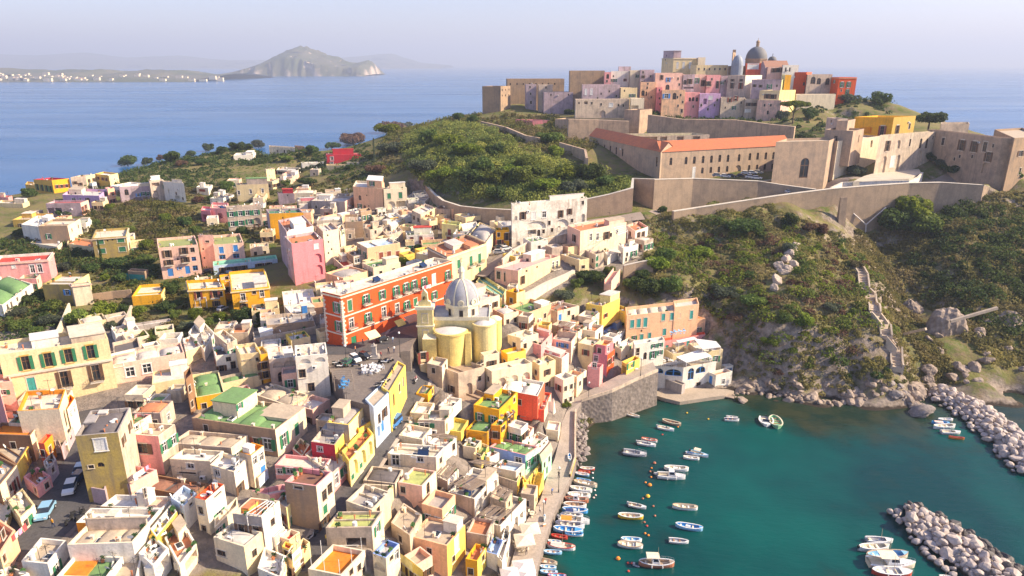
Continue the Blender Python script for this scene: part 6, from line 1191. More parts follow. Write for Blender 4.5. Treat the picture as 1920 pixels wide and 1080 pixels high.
for i in range(len(QP)-1):mb.face([(L_[i].x,L_[i].y,-1),tu_(L_[i]),tu_(L_[i+1]),(L_[i+1].x,L_[i+1].y,-1)],QUAY)
tag(mb.build('quay'),kind='structure')
mb=MB();SW=mat('sea_wall_stone',(.23,.19,.165),.95,.7,.5,(.12,.10,.08),.8,.3,var=.3,fine=1.4)
_N=SW.node_tree.nodes;_L=SW.node_tree.links;_v=_N.new('ShaderNodeTexVoronoi');_v.inputs['Scale'].default_value=1.1;_g=_N.new('ShaderNodeNewGeometry');_L.new(_g.outputs['Position'],_v.inputs['Vector']);_b=_N.new('ShaderNodeBump');_b.inputs['Strength'].default_value=.55;_b.inputs['Distance'].default_value=.25;_L.new(_v.outputs['Distance'],_b.inputs['Height']);_L.new(_b.outputs[0],_N['Principled BSDF'].inputs['Normal'])
rt=empty('sea_wall',(R_[6].x,R_[6].y,0));tag(rt,'grey masonry sea wall under the harbour promenade and its ramp','wall')
for i in range(len(QP)-1):mb.face([(R_[i].x+.3,R_[i].y-.2,-4),(R_[i+1].x+.3,R_[i+1].y-.2,-4),tu_(R_[i+1]),tu_(R_[i])],SW)
mb.build('wall',rt,tu_(rt.location))
for i0,i1,nm in((5,9,'low yellowish parapet wall along the quay by the rocks'),(10,13,'low tuff parapet along the outer edge of the ramp')):
 q=R_[i0:i1+1];rt=empty('parapet_wall',tu_(q[0]));tag(rt,nm,'wall');mb=MB()
 for i in range(len(q)-1):
  a,b=q[i],q[i+1];d=(b-a);d.z=0;d.normalize();n_=V3((-d.y,d.x,0))*.35;u=V3((0,0,.75));mb.face([tu_(a),tu_(b),tu_(b+u),tu_(a+u)],wm('ochre')if i0==5 else wm('beige'));mb.face([tu_(a+u),tu_(b+u),tu_(b+u+n_),tu_(a+u+n_)],wm('beige'));mb.face([tu_(b+n_),tu_(a+n_),tu_(a+u+n_),tu_(b+u+n_)],wm('beige'))
 mb.build('wall',rt,tu_(q[0]))
Zm(900,520,3.84)
slab('1250,845 1330,870 1440,896 1600,872 1760,850 1830,818 1780,806 1600,800 1480,790 1300,800',.9,-3,mat('rock_platform',(.42,.34,.26),.95,.5,.5,bump=.5),'landing')
def stairs(lb,p0,p1,z0,z1,w,m,n=16,name='staircase'):
 A=U(*px(p0),z0);B=U(*px(p1),z1);d=(B-A);L=Q_.hypot(d.x,d.y);dx_,dy_=d.x/L,d.y/L;nx,ny=-dy_,dx_;rt=empty(name,tu_(A));tag(rt,lb,'steps');mb=MB()
 for i in range(n):
  t0,t1=i/n,(i+1)/n;z=z0+(z1-z0)*t1;P=[(A.x+dx_*L*t+nx*w*s,A.y+dy_*L*t+ny*w*s)for t,s in((t0,-.5),(t1,-.5),(t1,.5),(t0,.5))];mb.prism(P,z0-2,z,m)
 mb.build('steps',rt,tu_(A));wl=MB()
 for s in(-.5,.5):
  q=[(A.x+nx*w*s,A.y+ny*w*s),(B.x+nx*w*s,B.y+ny*w*s)];o=(nx*.18*(1 if s>0 else-1),ny*.18*(1 if s>0 else-1));P=[q[0],q[1],(q[1][0]+o[0],q[1][1]+o[1]),(q[0][0]+o[0],q[0][1]+o[1])];wl=MB();wl.prism(P,z0-2,[z0+1,z1+.9,z1+.9,z0+1],m);wl.build('side_wall',rt,tu_(A))
Zm(680,850,4.696)
stairs('yellow boxed staircase climbing from the quay below the mint green house','1475,425','1440,250',1.9,5.6,1.4,wm('yellow'))
stairs('second yellow staircase against the buttressed quay house','1520,350','1565,170',2,5.2,1.2,wm('yellow'))
Zm(660,700,4.5714)
stairs('white outside staircase beside the coral red house','1722,390','1702,240',3.8,9,1.2,wm('white'))
Zm(900,520,3.84)
stairs('long stone stairway between the yellow church terrace and the ivory house','270,700','310,470',10,18,2.,wm('beige'),22)
Zm(880,360,4.8)
stairs('straight stone ramp stair climbing to the terraces above the yellow house','1245,830','1325,715',21.5,23.5,1.8,wm('palepink'))
Zm(1560,420,3.178)
EXC=[]
def path_pair(lb,pts,m,w=1.1,name='stairway'):
 Q=[T(*px(t))for t in pts.split()];P=[]
 for i in range(len(Q)-1):
  n=max(1,int((Q[i+1]-Q[i]).length/1.2));P+=[Q[i].lerp(Q[i+1],j/n)for j in range(n)]
 P.append(Q[-1]);rt=empty(name,tu_(P[0]));tag(rt,lb,'steps');mb=MB()
 EXC.append(([(p.x,p.y)for p in P],2.))
 zz=[G(p.x,p.y)+.5 for p in P];zz=[sum(zz[max(0,i-2):i+3])/len(zz[max(0,i-2):i+3])for i in range(len(zz))]
 for s in(-1,1):
  wl=MB()
  for i in range(len(P)-1):
   a,b=P[i],P[i+1];d=(b-a);d.z=0;d.normalize();nn=V3((-d.y,d.x,0));q=[a+nn*s*w,b+nn*s*w,b+nn*s*(w+.4),a+nn*s*(w+.4)];wl.prism([(p.x,p.y)for p in q],min(zz[i],zz[i+1])-1.5,[zz[i]+1.2,zz[i+1]+1.2,zz[i+1]+1.2,zz[i]+1.2],m)
  wl.build('side_wall',rt,tu_(P[0]))
 for i in range(len(P)-1):
  a,b=P[i],P[i+1];d=(b-a);d.z=0;d.normalize();nn=V3((-d.y,d.x,0));q=[a-nn*w,b-nn*w,b+nn*w,a+nn*w];mb.prism([(p.x,p.y)for p in q],min(zz[i],zz[i+1])-1,(zz[i]+zz[i+1])/2+.3,m)
 mb.build('steps',rt,tu_(P[0]))
PM2=mat('pale_stair_stone',(.52,.42,.32),.95,.4)
path_pair('long walled stairway zigzagging down the cliff ridge to the rocks','140,250 180,330 190,400 225,460 250,560 310,640 318,700 375,780 382,890',PM2)
for lab,a,b,z0,z1 in(('thin stone aqueduct bridge from the rock pinnacle to the right cliff','705,580','985,500',13.5,17),('short stone beam reaching left from the rock pinnacle','430,655','560,625',9,12.5)):
 A=U(*px(a),z0);B=U(*px(b),z1);rt=empty('stone_bridge',tu_(A));tag(rt,lab,'bridge');mb=MB();mb.tube(tu_(A),tu_(B),.5,mat('pale_stair_stone',(.5,.4,.3)),n=4);mb.build('span',rt,tu_(A));
def leaf_mat(name,ca,cb,cc=None,tr=.4):
 m,N,L,b=nodes(name);cc=cc or cb
 oi=N.new('ShaderNodeObjectInfo');t=n_attr(N,'tone')
 c=n_mix(N,L,t,ca,cb);c=n_mix(N,L,n_map(N,L,n_noise(N,L,.09,3),.45,.65),c,cc)
 hs=N.new('ShaderNodeHueSaturation');L.new(n_map(N,L,oi.outputs['Random'],0,1,.75,1.25),hs.inputs['Value']);L.new(n_map(N,L,oi.outputs['Random'],0,1,.485,.515),hs.inputs['Hue']);L.new(c,hs.inputs['Color'])
 L.new(hs.outputs[0],b.inputs['Base Color']);b.inputs['Roughness'].default_value=.7;b.inputs['Specular IOR Level'].default_value=.15
 tl=N.new('ShaderNodeBsdfTranslucent');L.new(hs.outputs[0],tl.inputs['Color']);mx=N.new('ShaderNodeMixShader');mx.inputs[0].default_value=tr
 L.new(b.outputs[0],mx.inputs[1]);L.new(tl.outputs[0],mx.inputs[2]);L.new(mx.outputs[0],N['Material Output'].inputs['Surface']);return m
ML={'dark':leaf_mat('leaves_dark',(.03,.06,.02),(.10,.14,.035)),'mid':leaf_mat('leaves_mid',(.05,.10,.025),(.18,.22,.045)),'lime':leaf_mat('leaves_lime',(.07,.12,.015),(.22,.26,.03)),'dry':leaf_mat('leaves_dry',(.09,.08,.035),(.20,.165,.08)),'olive':leaf_mat('leaves_olive',(.06,.08,.05),(.13,.15,.09)),'brown':leaf_mat('leaves_brown',(.10,.055,.04),(.22,.13,.08)),'mix':leaf_mat('scrub_mixed',(.06,.09,.022),(.25,.24,.05),(.22,.17,.08)),'hill':leaf_mat('wood_mixed',(.09,.13,.03),(.40,.37,.09),(.17,.20,.05)),'cliff':leaf_mat('cliff_scrub',(.10,.12,.04),(.38,.33,.10),(.34,.28,.13)),'grass':leaf_mat('grass_blades',(.05,.11,.01),(.12,.20,.03))}
BARK=mat('bark',(.12,.085,.06),.95,.3)
def lquads(C,Nn,size,rs):
 n=len(C);a=rs.normal(size=(n,3));a+=Nn*1.2;a/=np.linalg.norm(a,axis=1)[:,None]+1e-6
 t=rs.normal(size=(n,3));u=np.cross(a,t);u/=np.linalg.norm(u,axis=1)[:,None]+1e-6;v=np.cross(a,u);s=(size*(.6+.8*rs.rand(n)))[:,None]
 u=u*s;v=v*s*.75
 return np.stack([C-u-v*.3,C-v,C+u+v*.3,C+v],1)
def crown(kind,sE_):
 rs=np.random.RandomState(sE_);C=[];Nr=[];Tn=[]
 if kind=='round':lobes=[(rs.uniform(-.55,.55),rs.uniform(-.55,.55),rs.uniform(.45,1.05),rs.uniform(.32,.52))for _ in range(13)];sz=.085;per=240
 elif kind=='wide':lobes=[(rs.uniform(-.75,.75),rs.uniform(-.75,.75),rs.uniform(.5,.8),rs.uniform(.28,.42))for _ in range(16)];sz=.075;per=200
 elif kind=='pine':
  lobes=[];
  for _ in range(20):a=rs.uniform(0,6.28);r=.82*Q_.sqrt(rs.rand());lobes.append((r*Q_.cos(a),r*Q_.sin(a),1.25+.15*(1-r),.26))
  sz=.055;per=200
 elif kind=='cypress':lobes=[(rs.uniform(-.08,.08),rs.uniform(-.08,.08),.3+i*.22,.34-.022*i)for i in range(9)];sz=.06;per=150
 elif kind=='bush':lobes=[(rs.uniform(-.6,.6),rs.uniform(-.6,.6),rs.uniform(.15,.5),rs.uniform(.3,.5))for _ in range(10)];sz=.10;per=130
 for x,y,z,r in lobes:
  d=rs.normal(size=(per,3));d/=np.linalg.norm(d,axis=1)[:,None];rr=r*(.72+.38*rs.rand(per))[:,None]
  sq=np.array([1,1,.55 if kind=='pine'else.85]);c=np.array([x,y,z])+d*rr*sq;C.append(c);Nr.append(d);Tn.append(np.clip(rs.rand()*.6+rs.rand(per)*.5,0,1))
 C=np.concatenate(C);Nr=np.concatenate(Nr);Tn=np.concatenate(Tn);k=C[:,2]>.02
 return qmesh('crown_'+kind,lquads(C[k],Nr[k],sz,rs),ML['mid'],Tn[k])
CROWN={}
def get_crown(kind,v):
 if(kind,v)not in CROWN:CROWN[(kind,v)]=crown(kind,v*7+3)
 return CROWN[(kind,v)]
def trunk_mesh(kind):
 def f(mb):
  if kind=='pine':
   mb.tube((0,0,-.3),(.03,0,.7),.055,BARK,r1=.04,n=7)
   for a in range(5):mb.tube((.03,0,.68),(.45*Q_.cos(a*1.3),.45*Q_.sin(a*1.3),1.15),.028,BARK,r1=.012,n=5)
  elif kind=='cypress':mb.tube((0,0,-.3),(0,0,1.8),.04,BARK,r1=.01,n=6)
  else:
   mb.tube((0,0,-.3),(.02,.01,.42),.06,BARK,r1=.045,n=7)
   for a in range(5):mb.tube((.02,.01,.38),(.42*Q_.cos(a*1.26+.3),.42*Q_.sin(a*1.26+.3),.8+.08*(a%2)),.03,BARK,r1=.01,n=5)
 return proto('trunk_'+kind,f)
TN=[0]
def tree(x,y,rpx,kind,lm,lb,Gq=None,z=None,hs=1.,name=None):
 """x,y: pixel of the foot (zoom coords); rpx: crown half width in zoom pixels"""
 TN[0]+=1;X,Y=px('%g,%g'%(x,y));p=T(X,Y)if z is None else U(X,Y,z);dist=(p-V3((0,0,CZ))).length;r=rpx/ZF[2]/F*dist
 nm=name or{'pine':'umbrella_pine','cypress':'cypress','bush':'shrub'}.get(kind,'tree')
 rt=empty(nm,tu_(p),TN[0]*1.7);tag(rt,lb,'shrub'if kind=='bush'else 'tree',Gq)
 k={'round':.85,'wide':.75,'pine':1.,'cypress':3.,'bush':.85}[kind]*hs
 sc3=(r*1.05,r*1.05,r*k*1.05)
 c=inst('crown',get_crown(kind,TN[0]%4),rt,(0,0,0),0,sc3)
 if lm!='mid':c.material_slots[0].link='OBJECT';c.material_slots[0].material=ML[lm]
 if kind!='bush':inst('trunk',trunk_mesh('pine'if kind=='pine'else 'cypress'if kind=='cypress'else 'tree'),rt,(0,0,0),0,sc3)
 return rt
Zm(1180,400,4)
EXC.append(([tu_(T(*px(t))[:2])for t in '1240,250 1225,290 1200,350 1160,400 1130,440 1240,410 1190,450 1140,500 1105,540 1085,590'.split()],2.6))
def scrub(lb,name,poly,n,size,h,lm,leaf,per=26,sE_=1,hole=None,smin=.5,pts=None):
 rs=np.random.RandomState(sE_);P=TP(poly)if pts is None else pts;xs=[p[0]for p in P];ys=[p[1]for p in P];X=[];Y=[];cnt=0
 while cnt<n:
  x=rs.uniform(min(xs),max(xs),n*2);y=rs.uniform(min(ys),max(ys),n*2);k=inpoly(x,y,P)&(GV(x,y)>.7)
  k&=vnoise(x,y,5,sE_+3)>rs.rand(len(x))*.55
  for fp,zc,z0 in FOOT:
   if max(p[0]for p in fp)<min(xs)or min(p[0]for p in fp)>max(xs)or max(p[1]for p in fp)<min(ys)or min(p[1]for p in fp)>max(ys):continue
   k&=~inpoly(x,y,[(a,b)for a,b in fp])
  for L_x,w_ in EXC:
   for q in L_x:k&=(x-q[0])**2+(y-q[1])**2>w_*w_
  X.append(x[k]);Y.append(y[k]);cnt+=k.sum()
  if len(X)>30:break
 X=np.concatenate(X)[:n];Y=np.concatenate(Y)[:n];Z=GV(X,Y);m=len(X);r=size*(smin+rs.rand(m)**2*(1.7-smin));tone=np.clip(vnoise(X,Y,7,sE_+9)*.7+rs.rand(m)*.45-.1,0,1)
 d=rs.normal(size=(m,per,3));d[:,:,2]=np.abs(d[:,:,2]);d/=np.linalg.norm(d,axis=2)[:,:,None];rr=(.75+.35*rs.rand(m,per))[:,:,None]
 C=np.stack([X,Y,Z-.1],-1)[:,None,:]+d*rr*np.stack([r,r,r*h],-1)[:,None,:]
 V=lquads(C.reshape(-1,3),d.reshape(-1,3),leaf,rs);me=qmesh(name,V,ML[lm],np.clip(np.repeat(tone,per)+rs.uniform(-.15,.15,m*per),0,1))
 o=newob(name,me);lk(o);tag(o,lb,None,kind='stuff');return o
Zm(0,0,1)
scrub('','woodland','772,325 780,300 745,280 760,258 830,232 900,238 930,280 1050,300 1100,330 1120,350 1180,330 1185,360 1110,378 1000,385 870,378 800,350',2900,1.7,1.1,'hill',.33,44,sE_=21)
scrub('','hillside_scrub','690,300 720,262 800,225 880,215 905,235 960,240 1060,255 1100,262 1080,290 960,300 800,300 770,330 710,330',1500,1.6,1.,'mix',.36,40,sE_=22)
scrub('','coastal_scrub','150,370 225,318 330,298 400,282 500,275 600,290 690,270 710,330 640,350 560,300 430,315 440,350 350,350 240,365',1400,1.7,.9,'dark',.42,34,sE_=23)
scrub('','orchard','160,400 215,385 300,378 345,395 330,440 280,470 250,480 170,450',480,1.5,1.,'mix',.36,44,sE_=24)
scrub('','garden_scrub','0,450 140,455 170,480 290,475 300,520 240,540 130,500 0,500',300,1.3,1.,'dark',.34,40,sE_=25)
scrub('','cliff_scrub','1215,420 1290,400 1400,400 1480,415 1560,435 1620,470 1640,520 1690,620 1730,690 1700,735 1600,740 1480,735 1390,722 1370,640 1330,590 1290,560 1200,560 1160,540 1210,480',2500,1.,.8,'cliff',.26,44,sE_=26)
scrub('','ravine_scrub','1640,440 1700,400 1780,420 1850,370 1930,350 1960,560 1925,690 1850,690 1780,600 1700,540',2100,1.2,.8,'cliff',.33,34,sE_=27)
scrub('','citadel_scrub','1240,205 1400,205 1560,175 1620,175 1665,190 1675,215 1600,228 1560,250 1480,240 1240,240',420,1.8,.9,'dark',.5,36,sE_=28)
scrub('','wall_top_weeds','1280,395 1380,382 1450,392 1480,410 1400,410',260,.9,.7,'mix',.26,30,sE_=29)
scrub('','lawn','465,300 520,285 560,290 520,345 430,345 425,320 440,300 400,300 370,292 400,285',900,.6,.35,'grass',.2,24,sE_=30)
scrub('','terrace_grass','840,245 880,240 905,262 880,272 840,262',200,.8,.35,'grass',.3,24,sE_=31)
scrub('','orchard_ground_cover','0,560 110,540 130,600 60,660 0,680',90,1.5,.9,'dark',.30,50,sE_=33)
scrub('','quay_weeds','1085,762 1120,742 1150,745 1120,790 1092,830 1084,860',120,.5,.6,'mix',.2,26,sE_=34)
scrub('','slope_scrub','1600,430 1640,440 1700,560 1760,640 1800,720 1740,738 1700,735 1730,690 1690,620 1640,520',1500,1.,.7,'cliff',.28,34,sE_=41)
scrub('','village_gardens','0,470 60,400 220,470 330,350 560,350 650,330 700,345 560,395 500,440 420,560 600,585 560,600 400,640 230,640 200,600 0,640',1500,1.2,.8,'mix',.32,36,sE_=42)
scrub('','yard_weeds','1240,300 1180,330 1240,350 1560,350 1540,345 1300,345',120,.6,.5,'mix',.25,26,sE_=43)
scrub('','citadel_bushes','1180,245 1240,200 1320,200 1400,235 1520,250 1560,290 1480,270 1300,245',300,1.6,1.,'dark',.45,36,sE_=44)
scrub('','fort_scrub','905,225 960,215 1060,225 1160,245 1110,285 1040,290 930,250',500,1.8,1.1,'mix',.4,40,sE_=45)
scrub('','cliff_bushes','1215,440 1290,410 1400,420 1560,445 1620,490 1660,600 1700,700 1640,725 1480,725 1390,700 1340,590 1290,550 1200,550 1170,540',90,2.,.8,'mid',.32,140,sE_=51)
scrub('','cliff_bushes','1300,440 1500,430 1620,490 1660,620 1600,715 1450,715 1380,620 1330,560',110,1.4,.7,'brown',.30,110,sE_=52)
scrub('','cliff_bushes','1215,440 1500,430 1620,490 1680,640 1600,725 1400,690 1330,580',130,1.8,.8,'lime',.30,110,sE_=56)
scrub('','ravine_bushes','1700,400 1850,380 1930,370 1950,560 1900,640 1780,600 1700,500',200,2.4,.9,'dark',.36,140,sE_=53)
scrub('','wood_crowns','772,325 745,280 760,258 830,232 900,238 1000,300 1120,330 1180,345 1110,372 1000,380 870,370 800,345',150,3.2,1.,'hill',.38,240,sE_=54)
scrub('','wood_crowns','772,325 745,280 800,245 900,250 1000,300 1120,340 1180,350 1110,372 1000,380 870,370 800,345',80,3.,.9,'mid',.40,240,sE_=55)
Zm(0,230,4)
for i,(x,y,r,k,l,lab)in enumerate([(960,325,55,'round','dark','dark bushy tree at the sea edge nearest the left coast houses'),(1110,318,38,'round','dark','small round dark tree just right of the first coast tree'),(1290,300,60,'round','dark','broad dark tree on the coast left of the green lawn'),(1210,285,30,'round','brown','brownish small tree behind the broad coast tree'),(1430,260,36,'round','dark','dark tree standing above the lawn on the coast'),(1570,215,42,'round','dark','leaning dark tree against the sea left of the white villa'),(1500,318,42,'wide','dark','dark spreading tree alone on the green lawn'),(1375,330,45,'wide','brown','reddish bare tree beside the lawn'),(1660,235,40,'round','dark','dark tree against the sea behind the lawn hut'),(1800,205,60,'wide','dark','wide dark tree against the sea left of the tall pointed one'),(1480,610,40,'round','brown','purple brown tree beside the red shuttered loggia'),(1600,600,38,'round','dark','dark round tree below the red shuttered loggia'),(1700,510,50,'round','mid','green tree between the loggia house and the old grey house'),(500,700,50,'wide','dark','dark tree in front of the red roofed mauve house'),(820,660,35,'round','lime','yellow green tree below the lilac house'),(1400,780,55,'round','dark','dark tree beside the pink terrace house'),(1240,740,40,'round','lime','bright green banana like tree at the orchard edge'),(980,830,40,'round','mid','green tree above the ochre flats'),(700,780,45,'wide','mid','wide green tree in the garden above the ochre flats'),(640,1010,38,'round','dark','dark tree at the foot of the ochre flats'),(1100,950,50,'round','lime','yellow green tree left of the pale flats'),(220,560,45,'round','dark','dark tree below the big yellow seaside house'),(140,860,35,'round','dark','dark tree left of the white cube house'),(1870,200,30,'round','mid','slim green tree at the right of the white villa')]):tree(x,y,r,k,l,lab,'trees of the back gardens')
Zm(440,230,4)
for x,y,r,k,l,lab in[(180,190,45,'round','olive','tall pointed olive green tree against the sea'),(500,375,34,'wide','olive','shaggy palm like tree between the two white cottages'),(590,240,50,'round','dark','dark tree against the sea right of the brick ruin'),(730,200,60,'wide','dark','wide dark tree behind the crimson villa'),(890,170,80,'wide','brown','large reddish brown tree behind the crimson villa'),(490,270,32,'round','dark','dark tree right under the old white farmhouse'),(400,295,48,'wide','mid','green tree in front of the old white farmhouse'),(1050,300,25,'cypress','olive','thin pale cypress right of the crimson villa'),(1160,90,90,'wide','lime','wide yellow green treetop at the upper left of the green hill'),(1250,60,70,'wide','olive','olive coloured treetop against the sea on the hill'),(560,470,60,'wide','dark','dark tree below the peach cottage'),(380,480,40,'round','mid','green tree between old grey house and peach cottage'),(1060,380,70,'wide','brown','brown leafed tree above the peach tower house'),(860,360,35,'round','dark','dark tree in front of the white terrace of the crimson villa'),(1100,680,45,'wide','dark','dark bush tree below the cream green shuttered house')]:tree(x,y,r,k,l,lab,'trees of the back gardens')
Zm(0,460,4.8)
for x,y,r,k,l,lab in[(560,230,70,'wide','olive','grey green tree right of the red roofed salmon house'),(660,230,28,'cypress','dark','dark cypress right of the salmon house'),(930,220,34,'cypress','dark','thick cypress in the middle of the walled grove'),(1060,190,85,'wide','dark','wide dark pine crown over the walled grove'),(1290,180,80,'wide','mid','wide green crown left of the pale flats'),(820,250,60,'round','dark','dark round tree behind the shell pavilion'),(950,320,40,'round','lime','lime green tree right of the shell pavilion'),(1090,340,65,'round','dark','dark tree above the small teal door shed'),(310,520,80,'wide','dark','wide dark tree left of the shell pavilion'),(460,600,70,'round','mid','green tree below the shell pavilion'),(950,670,105,'round','lime','big golden green tree in the walled orchard'),(700,720,95,'round','mid','big green tree left of the golden one in the orchard'),(1120,620,55,'round','dark','dark tree right of the golden one in the orchard'),(160,640,60,'wide','olive','grey olive tree at the left edge of the brown garden'),(180,760,75,'wide','mid','wide low tree in the brown garden'),(430,720,80,'wide','olive','wide olive tree beside the white garden wall'),(340,810,60,'wide','mid','low green tree at the bottom of the brown garden'),(1250,640,60,'round','lime','lime green tree in front of the yellow bungalow'),(1560,440,80,'round','dark','dark tree at the right end of the yellow bungalow'),(1500,600,90,'wide','dark','wide dark tree under the yellow bungalow terrace'),(1590,660,60,'round','mid','green tree left of the golden villas'),(1750,660,62,'round','lime','round yellow green tree in front of the golden villas'),(1020,760,50,'round','olive','grey green bush tree at the lower end of the orchard'),(1330,880,95,'wide','mid','wide green tree below the corrugated sheds'),(1530,830,60,'round','lime','yellow green tree right of the corrugated sheds'),(1180,830,55,'wide','olive','olive tree left below the corrugated sheds'),(1680,760,70,'wide','olive','low grey green tree above the white terraced houses'),(1850,740,70,'wide','mid','green tree line above the white terraced houses')]:tree(x,y,r,k,l,lab,'trees of the walled orchards')
Zm(280,380,4.8)
for x,y,r,k,l,lab in[(850,290,60,'round','dark','dark tree in the shade below the long grey house'),(420,280,50,'round','mid','green tree behind the pale block of flats'),(860,1060,110,'wide','dark','wide dark tree right below the golden villas'),(1020,1080,70,'round','dark','dark tree left of the tuff court house'),(1480,640,95,'wide','dark','dark tree at the foot of the rose pink house'),(1620,640,70,'wide','mid','green tree between the rose house and the red palace'),(640,1070,60,'round','lime','lime green tree below the golden villas')]:tree(x,y,r,k,l,lab,'trees of the walled orchards')
Zm(560,400,4.8)
for x,y,r,k,l,lab in[(1100,360,55,'round','dark','dark round tree beside the cream palace roof'),(930,480,70,'round','lime','yellow green tree behind the red palace roof'),(990,400,45,'round','mid','green tree behind the lime one at the red palace'),(1010,275,22,'round','mid','tiny tree on the terrace of the white brown shuttered house')]:tree(x,y,r,k,l,lab,'trees among the back houses')
Zm(880,360,4.8)
for x,y,r,k,l,lab in[(1130,830,130,'wide','dark','big dark tree mass between peach house and cliff steps'),(960,870,70,'round','mid','green tree left of the dark tree mass'),(860,970,90,'wide','olive','grey olive tree above the ivory roofs'),(1250,760,60,'round','mid','green tree under the white cliff terraces'),(1700,720,110,'round','lime','tall fresh green tree on the slope right of the terraces'),(1440,890,90,'round','mid','round green tree above the peach convent'),(1600,940,120,'round','dark','big dark tree above the peach convent'),(1800,930,120,'round','mid','big green tree at the right above the peach convent'),(1560,800,80,'round','dark','dark tree between the fresh green one and the convent'),(870,330,40,'wide','dark','dark palm in front of the white arched house'),(1680,150,40,'wide','olive','grey green palm on the ramp below the palace yard'),(1740,190,45,'round','dark','dark bush beside the palm on the ramp')]:tree(x,y,r,k,l,lab,'trees on the slope above the harbour')
Zm(900,520,3.84)
tree(612,850,36,'round','mid','clipped round tree beside the harbour promenade steps')
tree(610,930,45,'bush','lime','yellow green shrub below the clipped round tree',hs=1.1)
Zm(1080,210,4)
for x,y,r,k,l,lab in[(1320,190,75,'round','dark','dark tree against the long fortress wall'),(1210,195,35,'round','dark','small dark tree left of the fortress wall tree'),(740,650,60,'round','mid','green tree against the tuff wall under the palace yard'),(1610,870,70,'round','dark','round dark bush tree under the high tuff wall'),(1240,920,120,'wide','dark','clipped dark hedge below the round rock'),]:tree(x,y,r,k,l,lab,'trees around the citadel')
Zm(1240,60,4)
tree(985,690,92,'pine','lime','bright umbrella pine standing below the citadel houses')
for x,y,r,k,l,lab in[(1560,500,70,'round','dark','dark tree on the right end cliff of the citadel'),(1650,560,75,'round','dark','dark tree hanging at the right tip of the citadel cliff'),(1150,440,60,'wide','dark','dark hedge tree under the red citadel houses'),(1380,530,70,'wide','olive','grey green tree below the red citadel house'),(1500,455,35,'round','dark','small dark treetop beside the red citadel house'),(1120,660,60,'round','dark','dark tree right of the umbrella pine'),(900,660,50,'round','olive','olive tree left of the umbrella pine'),(1700,830,50,'round','mid','green bush at the bastion gate')]:tree(x,y,r,k,l,lab,'trees around the citadel')
Zm(1440,180,4)
tree(1205,225,95,'wide','dark','low dark domed tree on the fort roof line',z=53)
for x,y,r,k,l,lab in[(1100,960,140,'round','lime','large bright green tree in front of the high cliff wall'),(1000,900,110,'round','mid','green tree left of the large bright one at the cliff wall'),(940,1010,120,'round','dark','dark tree in the shadow under the Y shaped pipe'),(1160,1060,110,'round','mid','green tree below the large bright one'),(1210,490,45,'round','dark','dark tree before the fort facade'),(1300,540,40,'round','olive','olive tree before the fort facade'),(1380,590,70,'wide','dark','dark hedge in front of the fort'),(660,600,70,'wide','olive','grey green bush at the foot of the sunlit bastion'),(1860,620,35,'round','mid','green tree at the fort corner on the right edge')]:tree(x,y,r,k,l,lab,'trees around the citadel')
Zm(640,200,3.4286)
for x,y,r,k,l,lab in[(755,90,38,'round','dark','upright dark tree at the ridge left of the old bastion'),(1340,240,85,'wide','mid','spreading stone pine below the old grey houses'),(1380,330,60,'round','lime','yellow brown tree below the stone pine'),(850,110,45,'round','dark','dark tree beside the grey ruined terrace wall'),(330,170,80,'wide','brown','brownish crown at the left of the green hill'),(80,230,70,'wide','brown','purple brown tree at the far left of the hill'),(620,190,30,'round','dark','small dark tree near the bright green terrace'),(560,250,80,'round','mid','round green crown on the upper hill'),(700,260,90,'wide','lime','yellow green crown on the upper hill'),(330,300,80,'wide','olive','olive crown on the left slope of the hill'),(830,320,90,'wide','lime','pale yellow green crown in the middle of the hill'),(980,330,70,'round','dark','dark crown beside the white garden shed on the hill'),(540,420,90,'wide','olive','olive green bamboo like crown low on the hill'),(680,480,100,'wide','lime','yellow bamboo crown above the garden wall'),(840,520,90,'round','dark','dark crown above the garden wall'),(980,500,80,'round','mid','green crown above the garden wall'),(1000,600,70,'round','dark','dark crown low behind the large white house'),(1150,500,90,'round','mid','green crown at the lower right of the hill'),(1330,540,90,'wide','lime','yellow green crown near the palace wing'),(1420,480,80,'round','lime','bright crown below the ivy covered palace wing'),(1600,480,90,'round','dark','dark crown under the palace wing'),(1500,560,90,'wide','olive','olive crown above the curving tuff wall'),(1700,530,70,'round','dark','dark crown at the right corner of the hill'),(900,430,80,'round','dark','dark crown in the middle of the lower hill'),(1180,400,70,'round','mid','green crown below the white garden shed'),(1090,440,70,'wide','lime','lime crown in the lower middle of the hill'),(1250,470,70,'round','mid','green crown left of the yellow green one')]:tree(x,y,r,k,l,lab,'crowns rising from the wooded hill')
Zm(1180,400,4)
for x,y,r,k,l,lab in[(1310,880,75,'round','lime','bright lime bush low on the cliff'),(1150,840,60,'round','mid','green bush left of the lime bush'),(700,640,90,'wide','olive','feathery olive bush in the middle of the cliff'),(900,700,90,'wide','mid','green broom bush on the cliff'),(560,330,80,'wide','lime','yellow green reeds near the top of the cliff'),(1180,300,50,'round','olive','agave grey bush right of the chalk scar'),(1440,170,55,'round','brown','rusty bush under the cliff wall'),(1340,150,50,'round','brown','second rusty bush under the cliff wall'),(1700,420,50,'wide','dry','dry bush by the cliff stairway'),(250,380,90,'round','mid','tall green tree on the left of the cliff'),(1050,1000,60,'wide','lime','yellow flowering bush near the cliff foot'),(780,830,60,'wide','brown','red brown bush near the peach convent'),(1520,740,60,'wide','olive','olive bush near the cliff stairway')]:tree(x,y,r,k,l,lab,'bushes standing out on the cliff',name='shrub'if k!='round'else None)
Zm(880,60,4.571)
